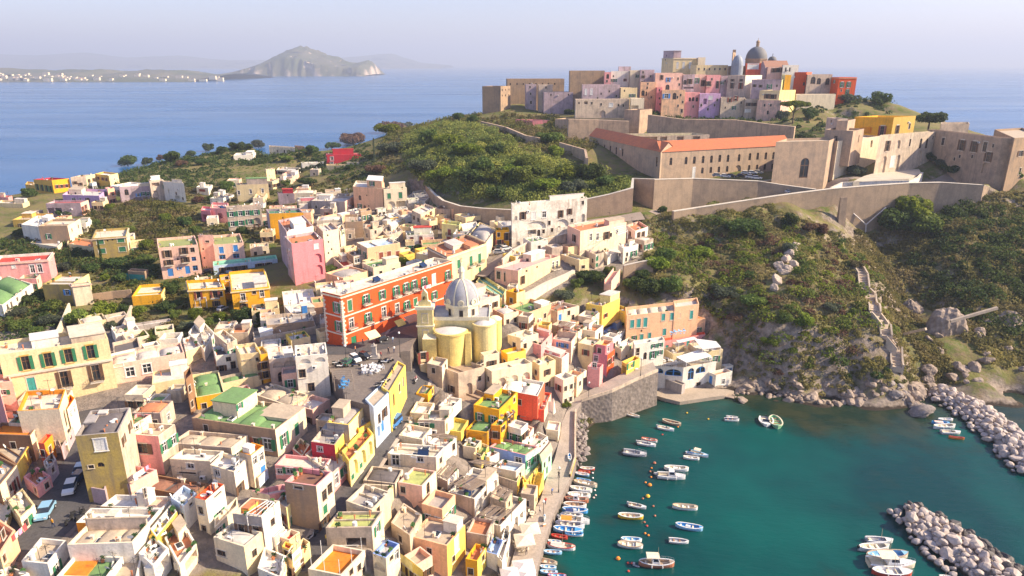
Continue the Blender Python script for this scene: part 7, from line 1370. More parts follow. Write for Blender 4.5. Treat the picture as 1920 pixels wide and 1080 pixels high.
for x,y,r,lab in((400,600,70,'dark ivy mass on the left hilltop bastion wall'),(590,640,45,'dark ivy column right of the pink gatehouse'),(800,640,85,'yellowish tree in front of the left hilltop walls'),(900,480,45,'dark ivy under the tall tuff block'),(700,660,60,'dark bush left of the yellowish hilltop tree'),(860,740,60,'dark bush on the rock below the terrace houses')):tree(x,y,r,'round','dark'if x!=800 else 'lime',lab,'ivy and bushes on the citadel walls',z=52 if y<650 else 50)
MRK=mat('breakwater_stone',(.50,.42,.37),.9,.4,.9,(.24,.20,.18),.4,var=.25,fine=1.5);MRD=mat('wet_dark_stone',(.075,.065,.065),.6,.3,var=.4);MCL=mat('cliff_rock',(.36,.28,.22),.95,.8,.22,(.13,.10,.08),.9,.5,var=.3,fine=.9)
import bmesh
_nt=MRK.node_tree;_b=_nt.nodes['Principled BSDF'];_src=_b.inputs['Base Color'].links[0].from_socket;_g=_nt.nodes.new('ShaderNodeNewGeometry');_x=_nt.nodes.new('ShaderNodeSeparateXYZ');_nt.links.new(_g.outputs['Position'],_x.inputs[0])
_nt.links.new(n_mix(_nt.nodes,_nt.links,n_map(_nt.nodes,_nt.links,_x.outputs[2],.25,.6,1,0),_src,(.05,.045,.03)),_b.inputs['Base Color'])
def rock_mesh(key,sE_,sub,m,jag=.35):
 if key in PROTO:return PROTO[key]
 bm=bmesh.new();bmesh.ops.create_icosphere(bm,subdivisions=sub,radius=1);rs=np.random.RandomState(sE_)
 pl=[(lambda v:(v/np.linalg.norm(v),rs.uniform(.5,.85)))(rs.normal(size=3))for _ in range(9)]
 for v in bm.verts:
  c=np.array(v.co)
  for n_,d_ in pl:
   k=c.dot(n_)-d_
   if k>0:c=c-n_*k*.98
  if sub>2:
   f=1+jag*(.30*Q_.sin(c[0]*5+sE_)*Q_.sin(c[1]*4.3)*Q_.cos(c[2]*6+sE_)+.22*abs(Q_.sin(c[0]*11+c[2]*7+sE_))*abs(Q_.cos(c[1]*12-c[2]*5))+.15*rs.rand());c=c*f
  v.co=c
 me=newme(key);bm.to_mesh(me);bm.free();me.materials.append(m);PROTO[key]=me;return me
RC=[0]
def rock(x,y,z,s,m,lb=None,Gq=None,flat=.75,key='boulder',sub=2,name='boulder',kind=None):
 RC[0]+=1;v=RC[0]%7;me=rock_mesh('%s_%s%d'%(key,m.name[:4],v),v*11+3,sub,m)
 o=newob(name,me);lk(o);o.location=(x,y,z);rr=random.Random(RC[0]);o.rotation_euler=(rr.uniform(-.5,.5),rr.uniform(-.5,.5),rr.uniform(0,6.3));o.scale=(s*rr.uniform(.8,1.25),s*rr.uniform(.8,1.2),s*flat*rr.uniform(.8,1.2))
 return tag(o,lb,'boulder'if lb else None,Gq,kind)
def breakwater(pts,hw,top,n,lab,grp,dark=None,sE_=3):
 Q=[U(*px(t),0)for t in pts.split()];rs=random.Random(sE_);L=[(Q[i+1]-Q[i]).length for i in range(len(Q)-1)];tot=sum(L)
 mb=MB();P=[]
 for i,q in enumerate(Q):
  d=(Q[min(i+1,len(Q)-1)]-Q[max(0,i-1)]).normalized();nn=V3((-d.y,d.x,0));P.append((q,nn))
 for i in range(len(P)-1):
  (a,na),(b,nb)=P[i],P[i+1];h=V3((0,0,top*.55));dn=V3((0,0,-4))
  for s0,s1,h0,h1 in((-1.25,-.5,dn,h),(-.5,.5,h,h),(.5,1.25,h,dn)):mb.face([tu_(a+na*hw*s0+h0),tu_(b+nb*hw*s0+h0),tu_(b+nb*hw*s1+h1),tu_(a+na*hw*s1+h1)][::-1],MRK)
 tag(mb.build('rubble_core'),kind='stuff')
 placed=[];tries=0;extra=[]
 while len(placed)<n and tries<n*30:
  tries+=1;t=rs.random()*tot;i=0
  while t>L[i]and i<len(L)-1:t-=L[i];i+=1
  k=t/L[i];c=Q[i].lerp(Q[i+1],k);nn=P[i][1];s=rs.uniform(-1.05,1.05);p=c+nn*hw*s;sz=rs.choice([rs.uniform(.5,.8),rs.uniform(.8,1.2),rs.uniform(1.,1.5)])
  if any((p.x-q[0])**2+(p.y-q[1])**2<(.62*(sz+q[2]))**2 for q in placed):continue
  placed.append((p.x,p.y,sz));z=max(-.2,top*(1-max(0,abs(s)-.25)/.85))*.95
  dk=dark is not None and(s*dark>.35+rs.uniform(-.25,.25))
  rock(p.x,p.y,z,sz,MRD if dk else MRK,lab[1]if dk else lab[0],grp)
Zm(1340,720,3)
breakwater('1235,68 1330,90 1440,150 1560,240 1640,320 1740,415 1850,520',5.2,2.2,165,('pale angular boulder piled in the breakwater below the cliff','dark boulder in the breakwater below the cliff'),'boulders of the breakwater by the cliff',sE_=5)
breakwater('1070,775 1180,800 1290,880 1420,980 1540,1070 1680,1160',6.,2.4,130,('pale angular boulder piled in the lower right breakwater','blackish wet boulder on the seaward flank of the lower right breakwater'),'boulders of the lower right breakwater',dark=1,sE_=8)
def shore(pts,n,smin,smax,m,lb,name,sE_,z=.1,spread=2):
 Q=[U(*px(t),0)for t in pts.split()];rs=random.Random(sE_);L=[(Q[i+1]-Q[i]).length for i in range(len(Q)-1)];tot=sum(L);mesh=[]
 objs=[]
 vb=[];fb=[];me0=[rock_mesh('shore_%s%d'%(m.name[:4],v),v*7+2,2,m)for v in range(5)]
 for _ in range(n):
  t=rs.random()*tot;i=0
  while t>L[i]and i<len(L)-1:t-=L[i];i+=1
  c=Q[i].lerp(Q[i+1],t/L[i]);s=rs.uniform(smin,smax)*(1 if rs.random()<.8 else 1.5);x=c.x+rs.uniform(-spread,spread);y=c.y+rs.uniform(-spread,spread);a=rs.uniform(0,6.3);me=me0[rs.randrange(5)];b0=len(vb);zz=max(G(x,y),z-.2)*(1 if z<1 else rs.uniform(.25,1))
  for v in me.vertices:
   X=v.co.x*s;Y=v.co.y*s*.85;vb.append((x+X*Q_.cos(a)-Y*Q_.sin(a),y+X*Q_.sin(a)+Y*Q_.cos(a),zz+v.co.z*s*.7))
  for p in me.polygons:fb.append(tu_(b0+q for q in p.vertices))
 me=newme(name);me.from_pydata(vb,[],fb);me.materials.append(m);o=newob(name,me);lk(o);tag(o,kind='stuff')
MRG=mat('grey_shore_stone',(.26,.22,.20),.85,.5,.8,(.10,.08,.07),.4,var=.35,fine=1.5)
Zm(980,740,4.5714)
shore('470,600 490,480 500,380 500,260 560,215 640,190 700,170 790,165',230,.3,.75,MRG,'','shore_rocks',4,spread=1.3)
for pts,n,hw_,sd_ in(('1235,68 1330,90 1440,150 1560,240 1640,320 1740,415 1850,520',420,4.6,1),('1120,795 1200,820 1290,880 1420,980 1540,1070 1680,1160',420,5.2,2)):
 Zm(1340,720,3);shore(pts,n,.35,.75,MRK,'','small_rubble',60+sd_,z=1.9,spread=hw_*.62)
Zm(1340,720,3)
shore('-10,52 40,55 90,60 230,40 330,60 430,82 520,100 640,110 720,105 800,95 900,95 980,98 1080,100 1150,92 1200,70',150,.35,1.1,MCL,'','shore_rocks',6,z=-.1,spread=1.6)
shore('1000,100 1080,108 1150,120 1190,150',50,.5,1.4,MRG,'','shore_rocks',9,spread=2)
for x,y,s,lab in((805,108,2.,'single tan boulder in the shallows below the green slope'),(155,95,1.7,'brown boulder in the shallows near the restaurant'),(1150,160,3.4,'large dark half drowned rock left of the breakwater'),(80,75,1.1,'small brown rock beside the restaurant landing'),(1140,120,1.6,'pale rock on the large dark one near the breakwater')):
 q=U(*px('%g,%g'%(x,y)),0);rock(q.x,q.y,.15,s,MRG if s>3 else MCL,lab,flat=.5,key='big',sub=3)
Zm(1080,210,4)
for x,y,z,s,f,lab in((1150,830,25,9.5,1.1,'rounded tuff outcrop under the left end of the high wall'),(1340,810,25.5,7.,1.,'second rounded tuff outcrop with a bright right edge'),(955,850,26,3.2,1.7,'upright tuff stump left of the rounded outcrop')):
 q=U(*px('%g,%g'%(x,y)),z);rock(q.x,q.y+3,z-1,s,MCL,lab,flat=f*.62,key='crag',sub=4,name='rock_outcrop')
Zm(1560,420,3.178)
for x,y,z,s,f,lab in((660,700,3.5,5.4,2.2,'tall pale rock pinnacle standing at the foot of the ravine'),(740,900,.5,5.5,.7,'broad pale rock base at the foot of the pinnacle'),(900,960,.3,6,.3,'flat tan rock shelf behind the breakwater start'),(1080,600,8,5.5,1.1,'rounded pale cliff head at the right edge'),(440,260,12,5,1.,'shaded smooth boulder in the upper ravine'),(480,510,7.5,3.6,.9,'white faced crag left of the pinnacle'),(420,850,3,2.6,1.1,'square tan boulder beside the lower cliff stairway'),(475,1000,.8,3.,1.2,'tan boulder by the water under the stairway'),(300,1040,.5,3,.6,'low rock ledge under the green tuft'),(1060,930,.5,5.5,.6,'grey rock slope at the right edge above the water')):
 q=U(*px('%g,%g'%(x,y)),z);rock(q.x,q.y,z,s,MCL,lab,flat=f*.75,key='crag',sub=4,name='rock_outcrop')
Zm(1180,400,4)
MCK=mat('chalk_scar',(.50,.40,.32),.95,.7,.6,bump=.5)
for i,t in enumerate('1245,240 1228,285 1205,330 1180,365 1225,400 1190,440 1150,455 1120,410 1110,520 1085,575'.split()):
 q=T(*px(t));rock(q.x,q.y,q.z+.1,(1.3,1.6,1.9,1.8,1.5,1.9,2.1,1.5,1.9,1.4)[i],MCK,'bare chalky rock in the pale scar running down the cliff','rocks of the chalky scar',flat=.9,key='crag',sub=4,name='rock_outcrop')
Zm(0,0,1)
rr2=random.Random(12)
for i in range(26):
 x=rr2.uniform(1735,1925);y=rr2.uniform(600,742);q=T(x,y);rock(q.x,q.y,q.z,rr2.uniform(.8,2.3),MCL,'rough tan crag at the foot of the right cliff','crags at the foot of the right cliff',flat=.8,key='crag',sub=4,name='rock_outcrop')
for i in range(14):
 x=rr2.uniform(1385,1725);y=735-rr2.uniform(0,14);q=T(x,y);rock(q.x,q.y,q.z-.3,rr2.uniform(.9,1.9),MCL,'low rocky ledge at the foot of the green cliff','ledges at the foot of the green cliff',flat=.6,key='crag',sub=4,name='rock_outcrop')
BM={k:mat('boat_paint_'+k,v,.35,.12,spec=.5)for k,v in dict(white=(.82,.80,.77),blue=(.08,.36,.72),sky=(.30,.58,.82),red=(.62,.07,.04),yellow=(.80,.50,.04),green=(.25,.50,.28),cream=(.80,.70,.52),tan=(.50,.36,.24),navy=(.03,.05,.16),grey=(.42,.42,.44),wood=(.36,.20,.10),orange=(.85,.28,.03),brick=(.50,.18,.10),pinkish=(.80,.58,.50),black=(.03,.03,.03)).items()}
BG=mat('boat_glass',(.03,.04,.06),.1)
BN=[0]
def boat(lb,s,b,typ='gozzo',hull='white',inn='cream',rim=None,extra='',Gq=None,beam=None):
 """s stern pixel, b bow pixel (zoom) on the water; the length and heading follow"""
 BN[0]+=1;S=U(*px(s),.25);Bp=U(*px(b),.25);d=Bp-S;L=Q_.hypot(d.x,d.y);ang=Q_.atan2(d.y,d.x);c=(S+Bp)/2
 root=empty({'gozzo':'fishing_boat','dinghy':'rowing_boat','motor':'motor_boat','cruiser':'cabin_cruiser','rib':'inflatable_boat'}[typ],(c.x,c.y,0),ang);tag(root,lb,'boat',Gq)
 W=(beam or{'gozzo':.30,'dinghy':.36,'motor':.34,'cruiser':.34,'rib':.40}[typ])*L;hb=W/2;hh=.13*L if L<6 else.115*L;hh=min(hh,1.25)
 pointy=typ=='gozzo';n=14
 def hw(t):
  f=max(0,1-abs(2*t-1)**2.4)**.62 if pointy else max(0,1-max(0,(t-.35)/.65)**2.3)**.8*(.86+.14*min(1,t/.3))
  return max(hb*f,.02)
 def sh(t):return hh*(1+.28*(2*t-1)**2*(1.3 if t>.5 else(.8 if pointy else.1)))
 H_=BM[hull];I=BM[inn];Rm=BM[rim or('white'if hull!='white'else 'wood')]
 mb=MB();k=mb.mi(H_)
 for i in range(n+1):
  t=i/n;x=-L/2+L*t;w=hw(t);z=sh(t);
  for y,zz in((-w,z),(-w*.96,z*.55),(-w*.72,0),(-w*.3,-.25),(w*.3,-.25),(w*.72,0),(w*.96,z*.55),(w,z)):mb.v.append((x,y,zz))
 for i in range(n):
  for j in range(7):a=i*8+j;mb.f.append((a,a+1,a+9,a+8)[::-1]);mb.m.append(k)
 if not pointy:mb.f.append(tu_(range(8)));mb.m.append(k)
 mb.build('hull',root)
 mb=MB();k=mb.mi(Rm);g=.07*W+.03
 for i in range(n+1):
  t=i/n;x=-L/2+L*t;w=hw(t);z=sh(t)
  for y,zz in((-w-.03,z-.05),(-w-.03,z+.05),(-max(w-g,0),z+.05),(-max(w-g,0),z-.05),(max(w-g,0),z-.05),(max(w-g,0),z+.05),(w+.03,z+.05),(w+.03,z-.05)):mb.v.append((x,y,zz))
 for i in range(n):
  for j in(0,1,2,4,5,6):a=i*8+j;mb.f.append((a,a+1,a+9,a+8));mb.m.append(k)
 mb.build('gunwale',root)
 mb=MB();k=mb.mi(I);fl=.30*hh+.05
 for i in range(n+1):
  t=.04+.92*i/n;x=-L/2+L*t;w=max(hw(t)-g,.02);z=sh(t)-.02
  for y,zz in((-w,z),(-w*.9,fl),(w*.9,fl),(w,z)):mb.v.append((x,y,zz))
 for i in range(n):
  for j in range(3):a=i*4+j;mb.f.append((a,a+1,a+5,a+4));mb.m.append(k)
 for a in(0,n*4):mb.f.append((a,a+1,a+2,a+3));mb.m.append(k)
 mb.build('interior',root)
 deck0=.72 if 'D'in extra or typ in('motor','cruiser','rib')else.86
 mb=MB();k=mb.mi(BM['white']if typ in('motor','cruiser','rib')else I)
 m_=6
 for i in range(m_+1):
  t=deck0+(1-deck0)*i/m_;x=-L/2+L*t;w=max(hw(t)-g*.6,.01);z=sh(t)+.02
  for y,dz in((-w,0),(0,.05),(w,0)):mb.v.append((x,y,z+dz))
 for i in range(m_):
  for j in range(2):a=i*3+j;mb.f.append((a,a+3,a+4,a+1));mb.m.append(k)
 mb.build('foredeck',root)
 WD=BM['wood']if inn!='wood'else BM['cream'];q=hh*.62
 if typ in('gozzo','dinghy'):
  for t in((.2,.42,.64)if L>4 else(.25,.55)):
   if any(ch in extra for ch in 'CTP')and t>.3:continue
   w=hw(t)-g*.5;mb=MB();bx(mb,-L/2+L*t-.14,-L/2+L*t+.14,-w,w,q,q+.05,WD if 'w'in extra else BM['cream'if inn!='cream'else 'white']);mb.build('bench',root)
 if 'E'in extra:mb=MB();bx(mb,-.13*L,.05*L,-.16*W,.16*W,fl,hh*.95,BM['white']);mb.build('engine_box',root)
 if 'C'in extra or typ=='cruiser':
  c0,c1=(.38,.66)if typ=='cruiser'else(.36,.60);x0,x1=-L/2+L*c0,-L/2+L*c1;w=hw(.5)*.72;z0=hh*.8;z1=z0+min(1.5,.22*L);mb=MB()
  P0=[(x0,-w),(x1,-w*.9),(x1,w*.9),(x0,w)];P1=[(x0+.1,-w*.85),(x1-.35*(z1-z0),-w*.75),(x1-.35*(z1-z0),w*.75),(x0+.1,w*.85)]
  for i in range(4):a,b_=P0[i],P0[(i+1)%4];c_,d_=P1[(i+1)%4],P1[i];mb.face([(a[0],a[1],z0),(b_[0],b_[1],z0),(c_[0],c_[1],z1),(d_[0],d_[1],z1)],BM['white'])
  mb.face([(p[0],p[1],z1)for p in P1],BM['white']);cb=mb.build('cabin',root);wb=MB()
  for s_ in(-1,1):
   y=w*.87*s_;yy=w*.80*s_;wb.face([(x0+.25,y+.03*s_,z0+(z1-z0)*.45),(x1-.3,y*.97+.03*s_,z0+(z1-z0)*.45),(x1-.5,yy+.04*s_,z0+(z1-z0)*.85),(x0+.25,yy+.04*s_,z0+(z1-z0)*.85)],BG)
  wb.face([(x1-.10,-w*.7,z0+(z1-z0)*.4),(x1-.10,w*.7,z0+(z1-z0)*.4),(x1-.30*(z1-z0)+.02,w*.62,z1-.1),(x1-.30*(z1-z0)+.02,-w*.62,z1-.1)],BG);wb.build('cabin_window',cb)
  if typ=='cruiser':
   mb=MB();mb.face([(x1,-w*.8,z0+.12),(x1+.2*L,-w*.35,z0+.05),(x1+.2*L,w*.35,z0+.05),(x1,w*.8,z0+.12)],BM['white']);bx(mb,x1-.02,x1+.12*L,-w*.6,w*.6,hh*.7,z0+.3,BM['white']);mb.build('coach_roof',root)
 if 'W'in extra or typ in('motor','rib'):
  x=-L/2+L*.56;w=hw(.5)*.55;mb=MB();mb.face([(x,-w,hh*.95),(x,w,hh*.95),(x-.25,w*.8,hh*.95+.45),(x-.25,-w*.8,hh*.95+.45)],BG);bx(mb,x-.5,x-.02,-w*.5,w*.5,fl,hh*1.,BM['white']);mb.build('console',root)
  mb=MB();bx(mb,-L*.40,-L*.30,-hw(.2)*.8,hw(.2)*.8,fl,q,BM['cream']);mb.build('bench',root)
 if 'K'in extra or 'N'in extra or 'A'in extra:
  cm=BM['navy'if 'N'in extra else 'orange'if 'A'in extra else 'cream'];x0,x1=(-.30*L,.06*L)if 'f'not in extra else(0,.3*L);w=hw(.45)*.9;z=hh+min(1.4,.22*L);mb=MB();
  for i in range(6):
   a,b_=-1+i/3,-1+(i+1)/3;mb.face([(x0,w*a,z+.16*(1-a*a)),(x1,w*a,z+.16*(1-a*a)),(x1,w*b_,z+.16*(1-b_*b_)),(x0,w*b_,z+.16*(1-b_*b_))],cm)
  o=mb.build('canopy',root);mb=MB()
  for x in(x0+.1,x1-.1):
   for y in(-w,w):mb.tube((x,y*.98,hh*.9),(x,y*.98,z),.025,BM['grey'],n=4)
  mb.build('canopy_frame',o)
 if 'M'in extra:mb=MB();mb.tube((.05*L,0,hh*.5),(.02*L,0,hh+min(3.4,.5*L)),.045,BM['tan'],r1=.02,n=6);mb.build('mast',root)
 if 'r'in extra:
  mb=MB()
  for s_ in(-1,1):
   pr=None
   for i in range(6):
    t=.62+.36*i/5;p=(-L/2+L*t,s_*(hw(t)-.05),sh(t)+.5)
    mb.tube((p[0],p[1],sh(t)),p,.018,BM['grey'],n=4)
    if pr:mb.tube(pr,p,.018,BM['grey'],n=4)
    pr=p
  mb.build('bow_rail',root)
 if 'O'in extra or typ in('motor','rib'):
  mb=MB();x=-L/2-.05 if not pointy else-L/2+.1;bx(mb,x-.32,x,-.16,.16,hh*.7,hh*.7+.5,BM['black'if BN[0]%2 else 'grey']);bx(mb,x-.2,x-.08,-.06,.06,-.3,hh*.7,BM['grey']);mb.build('outboard_motor',root)
 if typ=='rib':
  mb=MB()
  for s_ in(-1,1):
   pr=None
   for i in range(9):
    t=i/8*.97;p=(-L/2+L*t,s_*max(hw(t)-.1,0),sh(t)*.85)
    if pr:mb.tube(pr,p,.055*L*.75,BM['grey'if inn=='grey'else 'white'],n=8)
    pr=p
  mb.build('tube',root)
 if 'P'in extra:
  mb=MB();k=mb.mi(BM['sky'if 'b'in extra else 'pinkish'])
  for i in range(8):
   t=.12+.5*i/7;x=-L/2+L*t;w=hw(t)
   for a in(-1,-.5,0,.5,1):mb.v.append((x,w*a,sh(t)+.08+.18*(1-a*a)))
  for i in range(7):
   for j in range(4):a=i*5+j;mb.f.append((a,a+1,a+6,a+5));mb.m.append(k)
  mb.build('cover',root,smooth=1)
 nf=2 if L>5 else 0
 for i in range(nf):
  t=.35+.3*i;o=inst('fender',proto('fender',lambda m2:(m2.tube((0,0,-.25),(0,0,.2),.09,BM['white'],n=6))),root,(-L/2+L*t,-hw(t)-.08,sh(t)-.3))
 return root
gq='boats moored stern to along the quay'
Zm(960,860,4.8)
boat('red and white striped boat at the head of the quay row','610,88','745,92','gozzo','red','cream','white','w',gq)
boat('small dark red boat second in the quay row','595,112','705,122','gozzo','red','brick','red','w',gq)
boat('small sky blue boat with a white bow third in the quay row','568,130','696,150','gozzo','sky','white','white','w',gq)
boat('bright blue boat half hidden behind the cream boat','578,185','712,210','gozzo','blue','blue','sky','',gq)
boat('cream boat with a double edge left of a white buoy','553,210','766,250','gozzo','cream','cream','tan','E',gq)
boat('white pointed boat with a long white deck','522,265','722,295','gozzo','white','cream','white','D',gq)
boat('white oval boat with a square engine box','498,328','706,340','gozzo','white','cream','white','E',gq,.36)
boat('brick coloured boat with a white awning beam','472,365','690,385','gozzo','brick','tan','brick','C',gq)
boat('white oval boat with open tan floor above the blue one','462,415','670,428','gozzo','white','tan','white','w',gq,.34)
boat('bright blue boat with a grey engine cover','452,460','684,480','gozzo','blue','blue','white','E',gq)
boat('white boat shaded by a navy blue canopy','440,505','640,520','gozzo','white','grey','white','N',gq)
boat('broad white motor boat with a long pale cockpit','424,540','698,580','motor','white','cream','white','r',gq)
boat('white boat with a sun bleached orange canopy','388,590','652,615','gozzo','white','grey','white','A',gq)
boat('sky blue boat with a blue inner deck','372,635','640,665','gozzo','sky','blue','white','D',gq)
boat('white hulled boat with an engine beside the sky blue one','470,675','642,685','gozzo','white','navy','blue','O',gq)
boat('bright red boat alone in the quay row','352,690','502,715','gozzo','red','red','red','w',gq)
boat('little white boat with a light blue floor','322,738','445,752','gozzo','white','sky','white','',gq)
boat('white boat with a red rim and white cover','318,780','570,812','gozzo','white','cream','red','PM',gq)
boat('light blue and white boat with dark seats below the red rimmed one','284,838','450,848','gozzo','sky','white','sky','w',gq)
boat('cream rowing boat with three benches near the tables','236,915','408,945','dinghy','cream','cream','tan','w',gq)
boat('plain sky blue boat below the cream rowing boat','250,970','400,982','gozzo','sky','sky','white','',gq)
boat('sky blue boat with four dark blue seats near the bottom','252,1015','412,1025','gozzo','sky','white','sky','w',gq)
boat('blue and red boat cut by the bottom picture edge','320,1052','488,1060','gozzo','blue','sky','red','',gq)
Zm(980,740,4.5714)
gh='boats at anchor in the harbour'
boat('cream dinghy nearest the sea wall','900,165','1003,192','dinghy','cream','cream','white','w',gh)
boat('long tan wooden boat above the white covered one','1196,222','1358,262','gozzo','tan','tan','cream','w',gh)
boat('white pointed boat below the tan wooden one','1158,278','1298,306','motor','white','cream','white','',gh)
boat('white boat with orange fenders and a helmsman frame','1016,378','1155,400','gozzo','white','cream','red','W',gh)
boat('small white boat with a cuddy and outboard','985,412','1142,440','motor','white','grey','white','O',gh)
boat('grey inflatable boat with a white console and outboard','862,492','1062,522','rib','grey','grey','grey','r',gh)
boat('blue floored boat tied beside the small cabin boat','1395,495','1520,520','gozzo','white','blue','white','M',gh)
boat('small cabin boat with a cream awning tied to two others','1440,490','1590,532','motor','white','cream','sky','K',gh)
boat('white rowing boat tied outside the small cabin boat','1375,535','1515,552','gozzo','white','cream','white','',gh)
boat('open white boat moored behind the motor yacht','1212,630','1422,645','gozzo','white','cream','white','E',gh)
boat('white motor yacht with an orange lifebuoy','1155,695','1395,715','cruiser','white','cream','white','rO',gh)
boat('white inflatable tender at the stern of the motor yacht','1124,668','1178,680','rib','white','grey','white','',gh)
boat('short white motor boat with tan seats and one red buoy','910,940','1060,972','motor','white','tan','white','O',gh)
boat('long white boat with a helm post right of the short one','1282,958','1500,978','gozzo','white','cream','tan','',gh)
boat('cream boat with a bright yellow hull bottom','816,1038','1034,1055','gozzo','yellow','cream','white','w',gh)
boat('double white dinghy pair seen near the middle of the bay','1730,212','1855,218','dinghy','white','navy','white','w',gh)
boat('grey dinghy behind the double white one','1745,188','1845,198','dinghy','grey','grey','white','',gh)
Zm(960,860,4.8)
boat('bright sky blue boat with a white engine box in open water','1470,598','1718,640','gozzo','sky','blue','white','E',gh)
boat('white rowing boat with dark benches in open water','1412,735','1590,752','dinghy','white','grey','white','w',gh)
boat('white boat with a blue floor behind the cream decked boat','980,725','1168,738','gozzo','white','sky','white','',gh)
boat('cream decked boat with a high bow','950,768','1178,795','gozzo','white','cream','tan','D',gh,.36)
boat('big white and red gozzo with a cream canopy and mast','1140,945','1460,958','gozzo','brick','tan','white','CKMr',gh,.30)
boat('grey inflatable tender behind the big canopy boat','1108,955','1148,968','rib','grey','grey','grey','',gh)
Zm(1340,720,3)
gb='boats moored beside the breakwaters'
boat('grey and cream boat pointing at the camera beside the green one','288,190','292,238','motor','white','grey','white','',gb,.8)
boat('pale green boat pointing at the camera in mid bay','330,185','356,250','gozzo','green','green','cream','w',gb,.55)
boat('small white boat topmost beside the upper breakwater','1256,200','1340,202','gozzo','white','white','white','',gb)
boat('flat blue boat beside the upper breakwater','1220,216','1320,224','gozzo','blue','sky','blue','P',gb)
boat('white boat with open deck beside the flat blue one','1230,245','1352,240','gozzo','white','cream','white','M',gb)
boat('larger white motor boat below the flat blue one','1275,272','1382,275','motor','white','cream','white','',gb)
boat('orange kayak like boat lowest beside the upper breakwater','1316,298','1405,308','gozzo','orange','brick','red','w',gb,.2)
boat('white motor boat with a leaning mast at the lower breakwater','855,878','1002,886','motor','white','grey','white','M',gb)
boat('long open white boat above the pale cabin yacht','808,928','980,920','gozzo','white','cream','white','O',gb)
boat('open boat with blue cushions behind the pale cabin yacht','850,975','1085,968','gozzo','cream','sky','tan','M',gb)
boat('pale cabin yacht with a cream hard top at the lower breakwater','860,1010','1125,1025','cruiser','cream','cream','white','Kr',gb)
boat('red keeled white boat at the very bottom right','882,1058','1108,1070','gozzo','red','white','white','DM',gb)
boat('bare sailing mast boat beside the dark boulders at the bottom','1262,1078','1330,1084','gozzo','white','cream','white','M',gb)
def buoy(x,y,r,c,lb,Gq='small mooring buoys'):
 q=U(*px('%g,%g'%(x,y)),.1);me=proto('buoy_'+c,lambda m2:m2.lathe((0,0,0),[(.02,-.3),(.7,-.25),(1,.1),(.7,.7),(.02,.95)],BM[c],n=10))
 o=newob('buoy',me);lk(o);o.location=tu_(q);o.scale=(r,r,r);tag(o,lb,'buoy',Gq)
Zm(960,860,4.8)
for x,y,c in((1256,85,'orange'),(1244,116,'brick'),(1252,166,'orange'),(1202,215,'orange'),(1178,360,'brick'),(1272,428,'brick'),(1287,515,'brick'),(1192,572,'brick'),(1215,606,'red'),(1198,673,'orange'),(1228,690,'orange'),(1045,940,'red'),(1079,942,'red'),(1048,1013,'red'),(753,330,'pinkish'),(736,352,'pinkish'),(726,130,'white'),(727,175,'white'),(745,285,'white')):
 buoy(x,y,.22,c,{'orange':'small orange mooring buoy in the line across the bay','brick':'small dull red mooring buoy in the line across the bay','red':'small bright red mooring buoy near the big canopy boat','pinkish':'small pink buoy beside the quay row of boats','white':'small white buoy beside the quay row of boats'}[c],{'orange':'orange mooring buoys','brick':'dull red mooring buoys','red':'bright red mooring buoys','pinkish':'pink buoys','white':'white buoys'}[c])
buoy(1240,238,.42,'orange','large orange float between the yacht and the yellow float',None);buoy(1222,340,.45,'yellow','large yellow float in the middle of the bay',None);buoy(955,900,.4,'orange','orange float left of the big canopy boat',None);buoy(1283,40,.35,'brick','dark red square float near the open white boat',None)
Zm(980,740,4.5714)
buoy(1408,157,.25,'yellow','upper yellow buoy near the restaurant landing',None);buoy(1591,210,.25,'yellow','lower yellow buoy near the restaurant landing',None);buoy(845,153,.3,'white','white float close to the sea wall',None);buoy(1198,343,.22,'red','red buoy right of the white pointed boat',None);buoy(1331,278,.22,'orange','orange buoy under the tan wooden boat',None)
def drylay(s,b,z,lab,h,i):
 global U
 U0=U;U=lambda a,b_,c:U0(a,b_,z)if c==.25 else U0(a,b_,c);r=boat(lab,s,b,'gozzo',h,i,'white','',None);U=U0;r.location.z=z+.1
drylay('405,575','400,520',2.3,'upturned sky blue boat resting on the quay by the parapet','sky','blue');drylay('180,1080','190,1038',2.,'small sky blue boat lying on the quay near the umbrellas','sky','sky')
Zm(960,860,4.8)
drylay('280,605','305,590',2.,'tiny orange and red dinghy on the quay near the umbrellas','orange','red')
CARP={k:mat('car_paint_'+k,v,.25,spec=.6,var=.03)for k,v in dict(white=(.75,.75,.74),silver=(.45,.46,.48),dark=(.03,.03,.035),blue=(.05,.20,.50),sky=(.25,.45,.62),navy=(.03,.05,.12),green=(.04,.12,.08),beige=(.55,.50,.42)).items()}
RUB=mat('tyre_rubber',(.02,.02,.02),.8);LGT=mat('head_lamp_glass',(.8,.8,.75),.2);RED=mat('tail_lamp',(.4,.02,.02),.3)
CN=[0]
